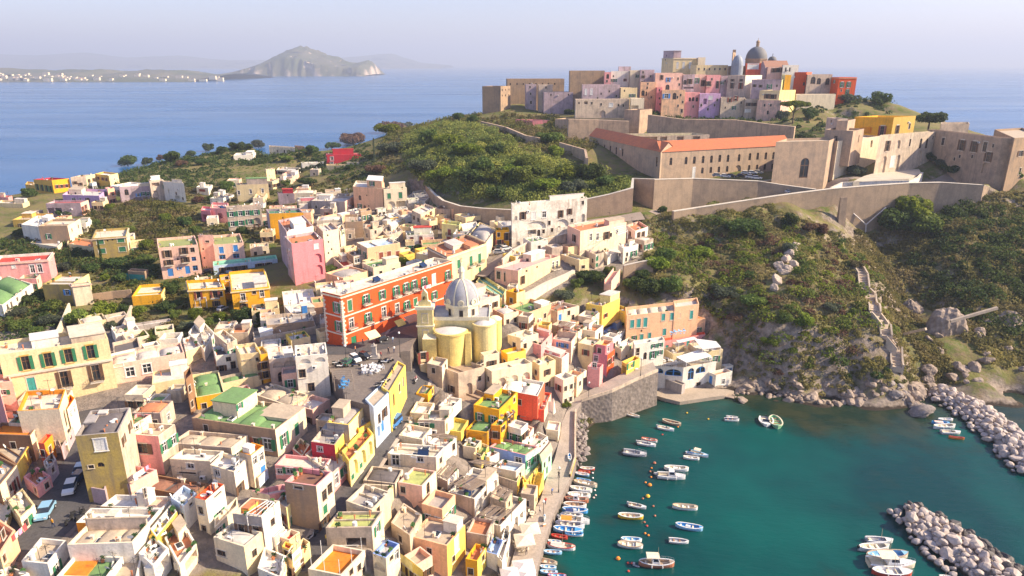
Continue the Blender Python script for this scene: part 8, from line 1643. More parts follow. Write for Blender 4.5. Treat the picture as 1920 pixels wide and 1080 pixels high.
def car(lb,a,b,c='white',typ='car',L=None,z=None,Gq=None):
 """a rear pixel, b front pixel (zoom)"""
 CN[0]+=1
 A=T(*px(a))if z is None else U(*px(a),z);B=T(*px(b))if z is None else U(*px(b),z);d=B-A;ang=Q_.atan2(d.y,d.x);L=L or max(2.9,min(4.2,Q_.hypot(d.x,d.y)));c0=(A+B)/2;zz=(max(G(c0.x,c0.y),c0.z if z else-9)+.12)if z is None else z+.10
 rt=empty('van'if typ=='van'else 'parked_car',(c0.x,c0.y,zz),ang);tag(rt,lb,'van'if typ=='van'else 'car',Gq);k=L/4;P=CARP[c]
 hw=.82*k;mb=MB();prof=[(-2*k,.35),(-2*k,.85),(-1.7*k,.95),(1.1*k,.92),(1.95*k,.72),(2*k,.35)]if typ!='van'else[(-2*k,.35),(-2*k,1.15),(-1.9*k,1.2),(1.3*k,1.1),(1.95*k,.8),(2*k,.35)]
 n=len(prof)
 for s in(-1,1):mb.face([(x,s*hw,z_)for x,z_ in(prof if s<0 else prof[::-1])],P)
 for i in range(n):(x0,z0),(x1,z1)=prof[i],prof[(i+1)%n];mb.face([(x0,hw,z0),(x1,hw,z1),(x1,-hw,z1),(x0,-hw,z0)],P)
 mb.build('body',rt);mb=MB()
 t=[(-1.65*k,.94),(-1.35*k,1.42),(.35*k,1.45),(1.05*k,.92)]if typ!='van'else[(-1.95*k,1.18),(-1.85*k,1.85),(.8*k,1.85),(1.4*k,1.1)]
 w2=hw*.82
 for s in(-1,1):q=[(t[0][0],s*hw*.97,t[0][1]),(t[3][0],s*hw*.97,t[3][1]),(t[2][0],s*w2,t[2][1]-.06),(t[1][0],s*w2,t[1][1]-.06)];mb.face(q if s<0 else q[::-1],BG)
 mb.face([(t[3][0],-hw*.97,t[3][1]),(t[3][0],hw*.97,t[3][1]),(t[2][0],w2,t[2][1]-.06),(t[2][0],-w2,t[2][1]-.06)],BG);mb.face([(t[0][0],hw*.97,t[0][1]),(t[0][0],-hw*.97,t[0][1]),(t[1][0],-w2,t[1][1]-.06),(t[1][0],w2,t[1][1]-.06)],BG);mb.build('windows',rt)
 mb=MB();bx(mb,t[1][0]-.02,t[2][0]+.02,-w2-.01,w2+.01,t[1][1]-.07,t[1][1],P);mb.build('roof',rt)
 wm_=proto('wheel',lambda m2:(m2.tube((0,-.1,0),(0,.1,0),.31,RUB,n=12),m2.tube((0,-.115,0),(0,.115,0),.17,BM['grey'],n=8)))
 for x in(-1.25*k,1.3*k):
  for y in(-hw,hw):inst('wheel',wm_,rt,(x,y,.31))
 for nm,x,m_ in(('headlight',2.*k,LGT),('tail_light',-2.*k,RED)):
  for y in(-.6*k,.6*k):mb=MB();bx(mb,x-.03,x+.03,y-.15,y+.15,.6,.74,m_);mb.build(nm,rt)
 return rt
def scooter(lb,x,y,ang,c='silver',z=None,Gq=None):
 p=T(*px('%g,%g'%(x,y)))if z is None else U(*px('%g,%g'%(x,y)),z);rt=empty('scooter',(p.x,p.y,p.z+.1),ang);tag(rt,lb,'scooter',Gq);P=CARP[c]
 mb=MB();mb.tube((-.7,0,.55),(0,0,.45),.17,P,r1=.12,n=7);mb.tube((0,0,.35),(.45,0,.4),.10,P,n=6);mb.tube((.45,0,.35),(.62,0,.95),.09,P,r1=.06,n=6);mb.build('body',rt)
 mb=MB();bx(mb,-.75,-.05,-.14,.14,.7,.8,RUB);mb.build('seat',rt)
 for x_ in(-.6,.75):mb=MB();mb.tube((x_,-.06,.26),(x_,.06,.26),.26,RUB,n=12);mb.build('wheel',rt)
 mb=MB();mb.tube((.58,-.32,1.),(.58,.32,1.),.03,M_IRON,n=5);mb.build('handlebar',rt);return rt
SKIN=mat('skin',(.55,.34,.24),.6);HAIR=mat('dark_hair',(.03,.02,.015),.7)
def cloth(n,c):return mat('cloth_'+n,c,.9,var=.2)
PN=[0]
def person(lb,x,y,ang,top,legs,z=None,walk=.16,h=1.72,seat=0,at=None):
 """one skinned body; clothing panels and hair are its children"""
 PN[0]+=1;p=at or(T(*px('%g,%g'%(x,y)))if z is None else U(*px('%g,%g'%(x,y)),z));k=h/1.72
 V=[(0,0,.92),(0,0,1.12),(0,0,1.38),(0,0,1.50),(.01,0,1.62)];E=[(0,1),(1,2),(2,3),(3,4)];Rr=[.13,.12,.14,.05,.095]
 def add(p_,r,par):V.append(p_);Rr.append(r);E.append((par,len(V)-1));return len(V)-1
 for s in(-1,1):
  sh=add((0,.17*s,1.40),.06,2)
  if seat:el=add((.16,.24*s,1.14),.042,sh);add((.34,.16*s,1.04),.032,el);hp=add((.02,.09*s,.88),.09,0);kn=add((.44,.11*s,.86),.065,hp);an=add((.46,.11*s,.44),.045,kn);add((.58,.11*s,.42),.035,an)
  else:
   el=add((-.04+.10*s*walk*3,.23*s,1.13),.042,sh);add((.06+.2*s*walk*3,.23*s,.90),.030,el)
   hp=add((0,.09*s,.86),.09,0);kn=add((.04-s*walk*.55,.10*s,.48),.062,hp);an=add((-s*walk,.10*s,.08),.042,kn);add((.13-s*walk,.11*s,.03),.035,an)
 dz=-.44 if seat else 0
 me=newme('person');me.from_pydata([(a*k,b*k,(c+dz)*k)for a,b,c in V],E,[])
 lay=me.skin_vertices[0]if me.skin_vertices else None
 o=newob('person',me);lk(o);o.location=tu_(p+V3((0,0,.1)));o.rotation_euler=(0,0,ang)
 md=o.modifiers.new('skin','SKIN');o.modifiers.new('sub','SUBSURF').levels=1;o.modifiers['sub'].render_levels=1
 if not me.skin_vertices:
  bm=bmesh.new();bm.from_mesh(me);bm.verts.layers.skin.verify();bm.to_mesh(me);bm.free()
 for i,sv in enumerate(me.skin_vertices[0].data):sv.radius=(Rr[i]*k,Rr[i]*k);sv.use_root=(i==0)
 tc=cloth('%d'%PN[0],top);lc=cloth('l%d'%PN[0],legs);dg=bpy.context.evaluated_depsgraph_get();ev=o.evaluated_get(dg);nm=bpy.data.meshes.new_from_object(ev);o.modifiers.clear();o.data=nm
 nm.materials.clear()
 for m_ in(SKIN,tc,lc,HAIR):nm.materials.append(m_)
 for f in nm.polygons:
  z_=f.center.z/k-dz;y_=abs(f.center.y)/k;x_=f.center.x/k
  leg=z_<.95 and y_<.18+(0)if not seat else(z_<.99)
  f.material_index=2 if leg and z_>.12 else(0 if z_<=.12 and 0 else(1 if(z_<1.46 and not(y_>.2 and z_<1.1 and not seat))and not leg else(3 if(z_>1.64 or(z_>1.55 and x_<-.03))else 0)))if not(leg and z_<=.12)else 3
  f.use_smooth=1
 return tag(o,lb,'person')
def lampp(lb,x,y,h=5,z=None,p=None):
 p=p or(T(*px('%g,%g'%(x,y)))if z is None else U(*px('%g,%g'%(x,y)),z));rt=empty('street_lamp',tu_(p));tag(rt,lb,'street lamp')
 mb=MB();mb.tube((0,0,-.2),(0,0,h),.07,M_IRON,r1=.045,n=8);mb.tube((0,0,0),(0,0,.6),.12,M_IRON,n=8);mb.tube((-.45,0,h-.1),(.45,0,h-.1),.03,M_IRON,n=5);mb.build('pole',rt)
 mb=MB();mb.lathe((0,0,h),[(.02,0),(.2,.08),(.24,.25),(.18,.42),(.02,.5)],MW,n=10);mb.build('lamp_head',rt)
def parasol(lb,x,y,z,s,h,m,square=1,Gq=None,table=0):
 p=U(*px('%g,%g'%(x,y)),z+h);rt=empty('parasol',(p.x,p.y,z));tag(rt,lb,'parasol',Gq);n=4 if square else 8;mb=MB();k=mb.mi(m)
 c=[(s*1.*Q_.cos(a),s*Q_.sin(a),h-.45*(s/2))for a in[Q_.pi/4+.15+i*2*Q_.pi/n for i in range(n)]]
 for i in range(n):
  a,b=c[i],c[(i+1)%n];mb.face([a,b,(0,0,h+.1)],m);mb.face([a,b,(b[0],b[1],b[2]-.25),(a[0],a[1],a[2]-.25)],m)
 mb.build('canopy',rt);mb=MB();mb.tube((0,0,0),(0,0,h+.15),.04,MW,n=6);mb.build('pole',rt);return rt
CHW=mat('plastic_chair_white',(.80,.79,.77),.5)
def chair_me(c):
 def f(mb):
  m=BM[c]if c!='white'else CHW;bx(mb,-.22,.22,-.22,.22,.42,.46,m);bx(mb,-.22,.22,.18,.22,.46,.88,m)
  for x in(-.2,.17):
   for y in(-.2,.17):bx(mb,x,x+.03,y,y+.03,0,.42,m)
 return proto('chair_'+c,f)
def table_me(c):
 def f(mb):m=BM[c]if c!='white'else CHW;mb.tube((0,0,.70),(0,0,.74),.42,m,n=12);mb.tube((0,0,0),(0,0,.7),.04,m,n=6);mb.tube((0,0,0),(0,0,.04),.24,m,n=8)
 return proto('table_'+c,f)
def put(me,nm,p,rz,lab,cat,grp):
 o=newob(nm,me);lk(o);o.location=tu_(p);o.rotation_euler=(0,0,rz);return tag(o,lab,cat,grp)
rs_=random.Random(4)
def tables(spots,z,c,lab,grp,ch=2):
 for x,y in spots:
  p=U(*px('%g,%g'%(x,y)),z);a0=rs_.uniform(0,3);put(table_me(c),'cafe_table',p,0,'round table '+lab,'table',grp+' tables')
  for i in range(ch):a=a0+i*2*Q_.pi/ch;put(chair_me(c),'chair',p+V3((.68*Q_.cos(a),.68*Q_.sin(a),0)),a-Q_.pi/2,'small chair '+lab,'chair',grp+' chairs')
ZF[:]=[0,0,1.]
Zm(600,560,5.3194);SQ=21.86
car('white small van like car with a light roof on the square','315,600','390,650','white',z=SQ);car('dark car with a blue windscreen glare on the square','400,585','490,615','dark',z=SQ);car('dark green car beside the white one on the square','250,680','300,640','green',z=SQ)
car('dark car in front of the palace doorway','590,440','650,415','dark',z=SQ)
Zm(660,700,4.5714);car('bright blue van with a white load on the street','395,430','345,500','blue','van',3.6)
Zm(0,760,5.3194)
car('white car parked in the left street','740,820','690,930','white',L=4);car('dark navy car behind the white one in the left street','800,740','760,800','navy',L=3.9);car('silver blue car partly behind the olive house','815,680','795,715','sky',L=3.6)
Zm(0,877,5.3194);car('pale sky blue car at the lower left junction','490,440','440,550','sky',L=4.2)
Zm(280,380,4.8);car('dark silver car beside the golden villa','630,990','690,965','silver');car('white car behind the golden villa roof','345,650','420,640','white',L=4);car('dark car left of the mint roofed house','500,640','570,640','dark',L=3.8)
Zm(880,360,4.8)
for x,y,c,l in((330,525,'white','white car by the golden house under the arches'),(270,520,'dark','dark car beside the white one under the arches'),(265,560,'silver','silver car lowest under the arches')):car(l,'%d,%d'%(x-25,y+8),'%d,%d'%(x+25,y-4),c,L=3.6)
Zm(1080,210,4)
for x,y,c,l in((1060,485,'silver','silver car leftmost in the palace yard'),(1120,492,'white','small white car second from left in the palace yard'),(1165,490,'dark','dark car third from left in the palace yard'),(1240,490,'dark','dark car left of the white cars in the palace yard'),(1275,468,'white','white car in the rear row of the palace yard'),(1320,465,'white','white van like car right of the rear white one'),(1368,462,'beige','pale car before the arched door of the palace'),(1310,498,'white','white car in the front row of the palace yard'),(1355,505,'white','white car rightmost in the front row'),(1515,472,'silver','silver car near the right end of the palace'),(1575,470,'dark','dark car in the right corner of the yard'),(1615,450,'dark','dark car deepest in the corner of the yard'),(1535,480,'white','white car beside the silver one at the right end')):
 car(l,'%d,%d'%(x-22,y),'%d,%d'%(x+22,y+3),c,L=3.9,z=38.1)
car('white car driving down the ramp road behind the coping','1575,612','1620,606','white',z=36.)
Zm(600,560,5.3194)
scg='scooters parked on the square'
for i,(x,y,a)in enumerate(((160,660,.4),(190,680,.5),(205,690,.3),(355,680,.2),(590,890,.6),(615,880,.5),(640,850,.6),(600,905,.7),(655,835,.5),(620,640,.2),(645,650,.1),(670,640,.3))):scooter('scooter parked on the square',x,y,a,['silver','dark','white','navy'][i%4],SQ,scg)
scooter('red scooter beside the low wall of the square',690,630,.2,'beige',SQ)
tables([(455,700),(475,740),(510,690),(520,750),(550,690),(560,735),(590,700),(600,715),(450,745),(540,715)],SQ,'white','in the cluster of white plastic furniture on the square','white cafe',3)
tables([(230,830),(250,860),(235,890)],SQ,'blue','with blue cloth at the left edge of the square','blue cafe',2)
rt=empty('monument',tu_(U(*px('545,590'),SQ)));tag(rt,'grey stone monument with a stepped base on the square','monument');mb=MB();bx(mb,-1.1,1.1,-1.1,1.1,0,.35,M_STONE);bx(mb,-.8,.8,-.8,.8,.35,.7,M_STONE);mb.build('base',rt);mb=MB();bx(mb,-.45,.45,-.45,.45,.7,2.6,M_STONE);bx(mb,-.55,.55,-.55,.55,2.6,2.8,M_STONE);mb.tube((0,0,2.8),(0,0,3.3),.3,M_STONE,r1=.12,n=8);mb.build('column',rt)
lampp('street lamp with a white globe at the corner of the square',800,590,5.5,z=20.6)
lampp('thin pole lamp near the scooters on the square',265,660,4,z=SQ)
person('person in black standing near the low wall of the square',685,560,1.,(.03,.03,.04),(.02,.02,.03),z=SQ)
person('person in white standing beside the street lamp',740,545,2.,(.7,.7,.68),(.05,.06,.12),z=SQ)
person('person in dark clothes at the edge of the square by the tables',730,760,.5,(.04,.04,.06),(.06,.05,.05),z=SQ)
person('person in light blue crossing the road below the palace awning',728,450,2.4,(.35,.5,.65),(.1,.1,.15),z=SQ)
person('person in orange near the palace corner',355,545,.2,(.55,.2,.08),(.04,.04,.06),z=SQ)
person('person in grey in front of the palace green door',430,470,.9,(.25,.25,.27),(.05,.05,.08),z=SQ)
person('person in red sitting side by the memorial',610,600,.9,(.5,.05,.05),(.05,.05,.08),z=SQ)
rt=scooter('moving white scooter with a rider on the road below the church',958,840,-1.7,'white')
person('rider in pink on the scooter below the church',0,0,-1.7,(.6,.3,.3),(.1,.1,.15),seat=1,at=rt.location+V3((-0,.25,.22)))
Zm(660,700,4.5714);person('person in red shirt by the blue door of the street',320,390,1.2,(.5,.08,.08),(.1,.1,.12))
Zm(0,877,5.3194);person('person in a yellow jacket walking at the lower left junction',540,620,1.4,(.7,.35,.03),(.03,.05,.12));scooter('yellow scooter parked beside the blue car',390,450,1.2,'beige')
for i,(x,y)in enumerate(((770,500),(800,520),(690,570),(830,470))):scooter('scooter in the shade at the lower left junction',x,y,1.+.3*i,'dark',None,'scooters at the junction')
Zm(340,877,5.3194);scooter('dark scooter parked in the narrow lane by the yellow house',1360,670,1.2,'dark');scooter('grey scooter further down the narrow lane',1300,740,1.2,'silver');person('person in yellow walking down the narrow lane',1455,790,-2,(.6,.5,.1),(.1,.1,.1))
Zm(680,850,4.696)
UM=mat('parasol_canvas',(.78,.66,.50),.85,.15);UM2=mat('parasol_canvas_pale',(.80,.72,.66),.85,.1)
parasol('upper peach square parasol on the quay',1475,640,1.9,2.3,2.6,UM);parasol('lower peach square parasol on the quay with tables below',1425,735,1.9,2.3,2.6,UM)
parasol('pale square parasol at the bottom edge of the quay',1420,975,1.9,2.4,2.6,UM2);parasol('pale square parasol left at the bottom edge of the quay',1310,1040,1.9,2.4,2.6,UM2);parasol('pale pink parasol cut by the bottom edge',1440,1060,1.9,2.2,2.6,UM2)
tables([(1360,790),(1400,800),(1380,830),(1420,850),(1375,860)],1.9,'cream','under the peach parasols on the quay','quay cafe',2)
person('person sitting in grey at the quay tables',1445,845,2.,(.2,.2,.22),(.05,.05,.06),z=1.9)
tables([(1495,545),(1490,560)],1.9,'cream','of wood beside the yellow steps on the quay','quay side',1)
lampp('tall dark street lamp on the middle of the quay',1725,345,5.2,z=1.9)
lampp('short street lamp near the peach parasols',1590,600,4,z=1.9)
Zm(900,520,3.84);lampp('street lamp at the foot of the harbour ramp',780,900,4.8,z=5.5);lampp('street lamp at the top of the ramp near the yellow kiosk',1155,715,4.5,z=9)
Zm(680,850,4.696)
Zm(900,520,3.84)
def canopy(lb,pts,z,post,m,name='canopy',cat='canopy'):
 P=[U(*px(t),z)for t in pts.split()];c=sum(P,V3())/len(P);rt=empty(name,(c.x,c.y,z-post));tag(rt,lb,cat);o=tu_(rt.location);mb=MB();mb.prism([(p.x,p.y)for p in P],z-.16,z,m,bottom=1);mb.build('roof',rt,o)
 for p in P:mb=MB();q=p.lerp(c,.04);mb.tube((q.x,q.y,z-post),(q.x,q.y,z-.1),.06,MW,n=5);mb.build('post',rt,o)
 return rt
zl=zres('1466,650',(800,1.2))
canopy('wide white canopy over the restaurant roof terrace','1412,572 1485,612 1668,566 1592,516',zl+2.3,2.8,MW);canopy('second white canopy behind the restaurant with a glazed side','1540,440 1600,515 1735,500 1700,460',zl+3.6,2.6,MW);canopy('thin white pergola roof in front of the coral wall','1412,455 1430,470 1560,440 1540,428',zl+3.8,2.4,MW)
TB=mat('blue_bench_paint',(.10,.28,.50),.6)
rt=empty('signboard',tu_(U(*px('1350,640'),zl+.05)));tag(rt,'dark roof edge sign reading LA LAMPARA on the restaurant','sign');cu=bpy.data.curves.new('lettering','FONT');cu.body='LA LAMPARA';cu.size=.62;cu.extrude=.04;cu.align_x='CENTER';cu.materials.append(M_IRON)
to=newob('lettering',cu);lk(to);a_,b_=U(*px('1244,634'),zl),U(*px('1466,650'),zl);dd=(b_-a_);dn=dd.normalized();q=a_+dd*.42+V3((dn.y,-dn.x,0))*.08
me_=bpy.data.meshes.new_from_object(to.evaluated_get(bpy.context.evaluated_depsgraph_get()));bpy.data.objects.remove(to);to=newob('lettering',me_);lk(to);to.parent=rt;rt.location=(q.x,q.y,zl+.02);rt.rotation_euler=(0,0,Q_.atan2(dn.y,dn.x));to.rotation_euler=(Q_.pi/2,0,0)
def rail(lb,pts,z,m=MW,h=.9):
 P=[U(*px(t),z)for t in pts.split()];rt=empty('railing',tu_(P[0]));tag(rt,lb,'railing');mb=MB();o=tu_(P[0])
 for i in range(len(P)-1):
  a,b=P[i],P[i+1];n=max(1,int((b-a).length/.5))
  for hh in(h,h*.5):mb.tube((a.x,a.y,z+hh),(b.x,b.y,z+hh),.03,m,n=4)
  for j in range(n):q=a.lerp(b,j/n);mb.tube((q.x,q.y,z),(q.x,q.y,z+h),.025,m,n=4)
 mb.build('bars',rt,o)
rail('white railing along the restaurant roof terrace','1466,642 1580,620 1700,600',zl,MW)
tables([(1290,600),(1320,610),(1350,600),(1380,615),(1410,620)],zl-.75,'white','on the open roof terrace of the restaurant','restaurant terrace',2)
tables([(1375,412),(1410,408),(1445,405),(1470,402)],zres('1322,306',(455,8))-.8,'sky','on the peach convent terrace','convent terrace',1)
RD=mat('reed_mat',(.26,.19,.14),.95,.4,1.5,var=.35,fine=9)
def pergola(lb,pts,z,post,nb=6,mat_=None,reed=0,name='pergola'):
 P=[U(*px(t),z)for t in pts.split()]
 if len(P)==3:P.append(P[0]+P[2]-P[1])
 m=mat_ or MW;c=sum(P,V3())/4;rt=empty(name,(c.x,c.y,z-post));tag(rt,lb,'pergola');o=tu_(rt.location);mb=MB();mb.tube(tu_(P[0]),tu_(P[1]),.07,m,n=4);mb.tube(tu_(P[1]),tu_(P[2]),.07,m,n=4);mb.tube(tu_(P[2]),tu_(P[3]),.07,m,n=4);mb.tube(tu_(P[3]),tu_(P[0]),.07,m,n=4)
 for i in range(1,nb):a=P[0].lerp(P[1],i/nb);b=P[3].lerp(P[2],i/nb);mb.tube(tu_(a),tu_(b),.05,m,n=4)
 mb.build('beams',rt,o)
 for p in P:mb=MB();mb.tube((p.x,p.y,z-post),(p.x,p.y,z),.07,m,n=5);mb.build('post',rt,o)
 if reed:
  mb=MB();n=14
  for i in range(n):
   if rs_.random()<.25:continue
   a,b=(i+.05)/n,(i+.9)/n;q=[P[0].lerp(P[1],a),P[0].lerp(P[1],b),P[3].lerp(P[2],b),P[3].lerp(P[2],a)];mb.face([(p.x,p.y,z+.1+rs_.uniform(-.02,.02))for p in q],RD)
  mb.build('reed_cover',rt,o)
pergola('terracotta slatted pergola on the ivory house with the blue window','408,195 555,235 600,205',zres('558,246',(400,13.5))+1.6,2.,4,mat('red_slats',(.36,.12,.07),.8),1)
pergola('brown slatted pergola over the shaded harbour terrace','560,345 700,375 740,345',zres('690,402',(520,12.5))+1.8,2.2,5,mat('red_slats',(.36,.12,.07)),1)
Zm(680,850,4.696)
for lab,pts,zz in(('reed covered pergola on the beige harbour house','770,265 960,330 1090,250',zres('985,402',(575,5.6))+2.),('reed covered pergola above the white quay house','1015,540 1200,590 1310,500',zres('1215,640',(790,2.8))+2.),('reed covered pergola between the two white terraces','1130,350 1250,400 1320,330',zres('1260,440',(600,4.4))+2.),('rough reed pergola at the top of the white stepped houses','930,75 1080,110 1190,90',13.),('reed pergola left of the long outside steps','655,190 745,215 830,120',zres('745,245',(330,8))+1.9)):pergola(lab,pts,zz,2.3,6,mat('grey_wood',(.30,.24,.19),.9),1)
Zm(660,700,4.5714);pergola('rough reed pergola behind the cream solar panel house','645,530 760,560 900,545',zres('795,640',(760,9.6))+2.,2.3,6,mat('grey_wood',(.30,.24,.19),.9),1)
Zm(340,877,5.3194);pergola('white metal pergola frame over the yellow court','650,455 800,478 925,345 850,330',zres('802,492',(900,12.8))+.7,2.,3,MW)
Zm(0,600,5.3194);pergola('white pillared pergola beside the cream palace','1105,340 1110,355 1345,305 1340,290',zres('1112,452',(640,18))+.9,1.8,4,MW)
Zm(600,560,5.3194);pergola('wooden pergola beside the square near the white house','120,720 140,800 330,795 310,710',24.3,2.5,4,mat('grey_wood',(.45,.36,.28),.9))
Zm(440,230,4);pergola('white pergola on the far terrace under the long garden wall','1335,520 1360,560 1450,545 1420,505',zres('1425,590',(640,25))+2.2,2.4,5,MW)
Zm(880,360,4.8);pergola('white pergola on the cliff terrace house','1300,320 1340,385 1425,350 1400,300',zres('1000,352',(560,25.5))+.2,2.4,4,MW)
canopy('cream awning over the white cliff terrace','1245,510 1265,530 1368,550 1345,520',zres('1245,575',(660,22.5))+1.6,2.,UM)
Zm(600,560,5.3194)
def awning(lb,a,b,z,dep,m):
 A=U(*px(a),z);B=U(*px(b),z);d=(B-A).normalized();n_=V3((d.y,-d.x,0));rt=empty('awning',tu_(A));tag(rt,lb,'awning');mb=MB();k=10
 for i in range(k):
  p=A.lerp(B,i/k);q=A.lerp(B,(i+1)/k);mb.face([tu_(p),tu_(q),tu_(q+n_*dep-V3((0,0,.9))),tu_(p+n_*dep-V3((0,0,.9)))],m)
 mb.face([tu_(A+n_*dep-V3((0,0,.9))),tu_(B+n_*dep-V3((0,0,.9))),tu_(B+n_*dep-V3((0,0,1.15))),tu_(A+n_*dep-V3((0,0,1.15)))],m);mb.build('fabric',rt,tu_(A))
 for p in(A,B):mb=MB();mb.tube(tu_(p-V3((0,0,.5))),tu_(p+n_*dep-V3((0,0,.9))),.03,M_IRON,n=4);mb.build('arm',rt,tu_(A))
awning('cream awning on the ground floor of the red palace','440,340','550,305',25.2,1.9,mat('awning_cream',(.80,.66,.38),.8));awning('tan awning near the right end of the red palace','830,185','950,145',25.2,1.9,mat('awning_tan',(.62,.36,.22),.8));awning('narrow yellow awning between the two palace doors','738,225','820,195',25.3,1.2,mat('awning_yellow',(.75,.55,.15),.8))
def washing(lb,a,b,z,z2=None,n=8,sE_=1):
 A=U(*px(a),z);B=U(*px(b),z2 or z);rt=empty('washing_line',tu_(A));tag(rt,lb,'laundry');o=tu_(A);mb=MB();mb.tube(tu_(A),tu_(B),.015,M_IRON,n=3);mb.build('line',rt,o);rr=random.Random(sE_);d=(B-A).normalized()
 for i in range(n):
  t=(i+.3)/n;p=A.lerp(B,t);w=.5+.25*rr.random();h=.6+.5*rr.random();mb=MB();q=p+d*w;nn=V3((-d.y,d.x,0))*rr.uniform(-.12,.12);mb.face([tu_(p),tu_(q),tu_(q+nn-V3((0,0,h))),tu_(p+nn-V3((0,0,h)))],cloth(*rr.choice([('white',(.8,.78,.75)),('pink',(.75,.3,.45)),('blue',(.15,.3,.6)),('cream',(.75,.68,.5)),('red',(.6,.08,.08)),('white',(.8,.78,.75))])));mb.build('cloth',rt,o)
Zm(0,760,5.3194);washing('row of washing above the pink terrace near the left street','1320,700','1480,590',20.,n=9,sE_=2)
Zm(0,877,5.3194);washing('washing hanging out over the left bottom lane','110,690','235,570',19.,n=6,sE_=3)
Zm(900,520,3.84);washing('long line of white washing on the big ivory house','470,520','590,575',14.6,n=7,sE_=5)
Zm(560,400,4.8);washing('pink and white washing on a palace balcony','1110,660','1180,640',30.2,n=5,sE_=7)
Zm(340,877,5.3194)
for i,(x,y)in enumerate(((1295,950),(1430,1020),(1700,930),(1580,1045),(1800,820),(1400,850))):
 q=U(*px('%d,%d'%(x,y)),15.3);mb=MB();mb.tube((q.x,q.y,15),(q.x,q.y,17.4),.04,MW,n=5);tag(mb.build('pole'),'thin white pole on the orange painted roof terrace','pole','poles on the orange terrace')
Zm(960,860,4.8)
for x,y,a,lab,c in((420,180,1,'person in black on the quay beside the tall street lamp',(.03,.03,.04)),(300,420,2,'person in red on the quay above the two peach parasols',(.5,.06,.05)),(250,500,.5,'person in white on the quay left of the blue boat',(.75,.74,.7)),(360,330,2.5,'person in blue on the quay right of the yellow stairs',(.1,.2,.5)),(130,870,1.5,'person in beige on the quay under the pale parasols',(.5,.4,.3))):person(lab,x,y,a,c,(.05,.05,.08),z=1.9)
def pd(x,y,L):
 m=1e9
 for i in range(len(L)-1):
  ax,ay=L[i];bx_,by=L[i+1];dx,dy=bx_-ax,by-ay;t=max(0,min(1,((x-ax)*dx+(y-ay)*dy)/(dx*dx+dy*dy+1e-9)));m=min(m,Q_.hypot(x-ax-dx*t,y-ay-dy*t))
 return m
def inside(x,y,P):
 c=0
 for i in range(len(P)):
  x0,y0=P[i];x1,y1=P[(i+1)%len(P)]
  if(y0>y)!=(y1>y)and x<(x1-x0)*(y-y0)/(y1-y0)+x0:c=not c
 return c
ZF[:]=[0,0,1.]
NOGO=[TP(t)for t in('1010,570 1060,505 1215,495 1235,560 1100,575','595,665 800,640 860,600 860,690 800,700 700,780 620,745','760,700 800,690 840,640 860,560 800,560 700,640')]
NOGO.append([(p.x,p.y)for p in L_]+[(60,150),(60,60),(R_[0].x,60)]);NOGO.append([(-23,131),(-4,128.5),(4,138),(4,148),(-2,151),(-23,151)])
sqp=[U(a/5.3194+600,b/5.3194+560,21.8)for a,b in((-60,520),(60,500),(240,490),(600,390),(860,240),(985,190),(1000,330),(930,440),(900,520),(846,655),(838,720),(760,808),(640,940),(540,1072),(480,1060),(250,1000),(215,850),(100,720),(60,600))];NOGO.append([(p.x,p.y)for p in sqp])
HL0=[h for h in HLIST if h[2]<40]
rf_=random.Random(31);xs=[p[0]for p in TOWN];ys=[p[1]for p in TOWN];NF=0;used_lab={}
def corners(x,y,w,d,a):
 ca,sa=Q_.cos(a),Q_.sin(a);return[(x+u*ca-v*sa,y+u*sa+v*ca)for u,v in((-w/2,-d/2),(w/2,-d/2),(w/2,d/2),(-w/2,d/2))]
SMALL=[]
HARB=TP('890,690 960,610 1000,580 1060,580 1120,630 1180,680 1080,735 1045,860 960,870 900,760')
VILL=TP('0,400 220,360 350,370 560,320 660,330 660,380 560,400 520,470 420,560 300,560 0,560')
sizes=[7.5]*500+[6]*800+[4.8]*1300+[3.8]*1500+[3.]*1500
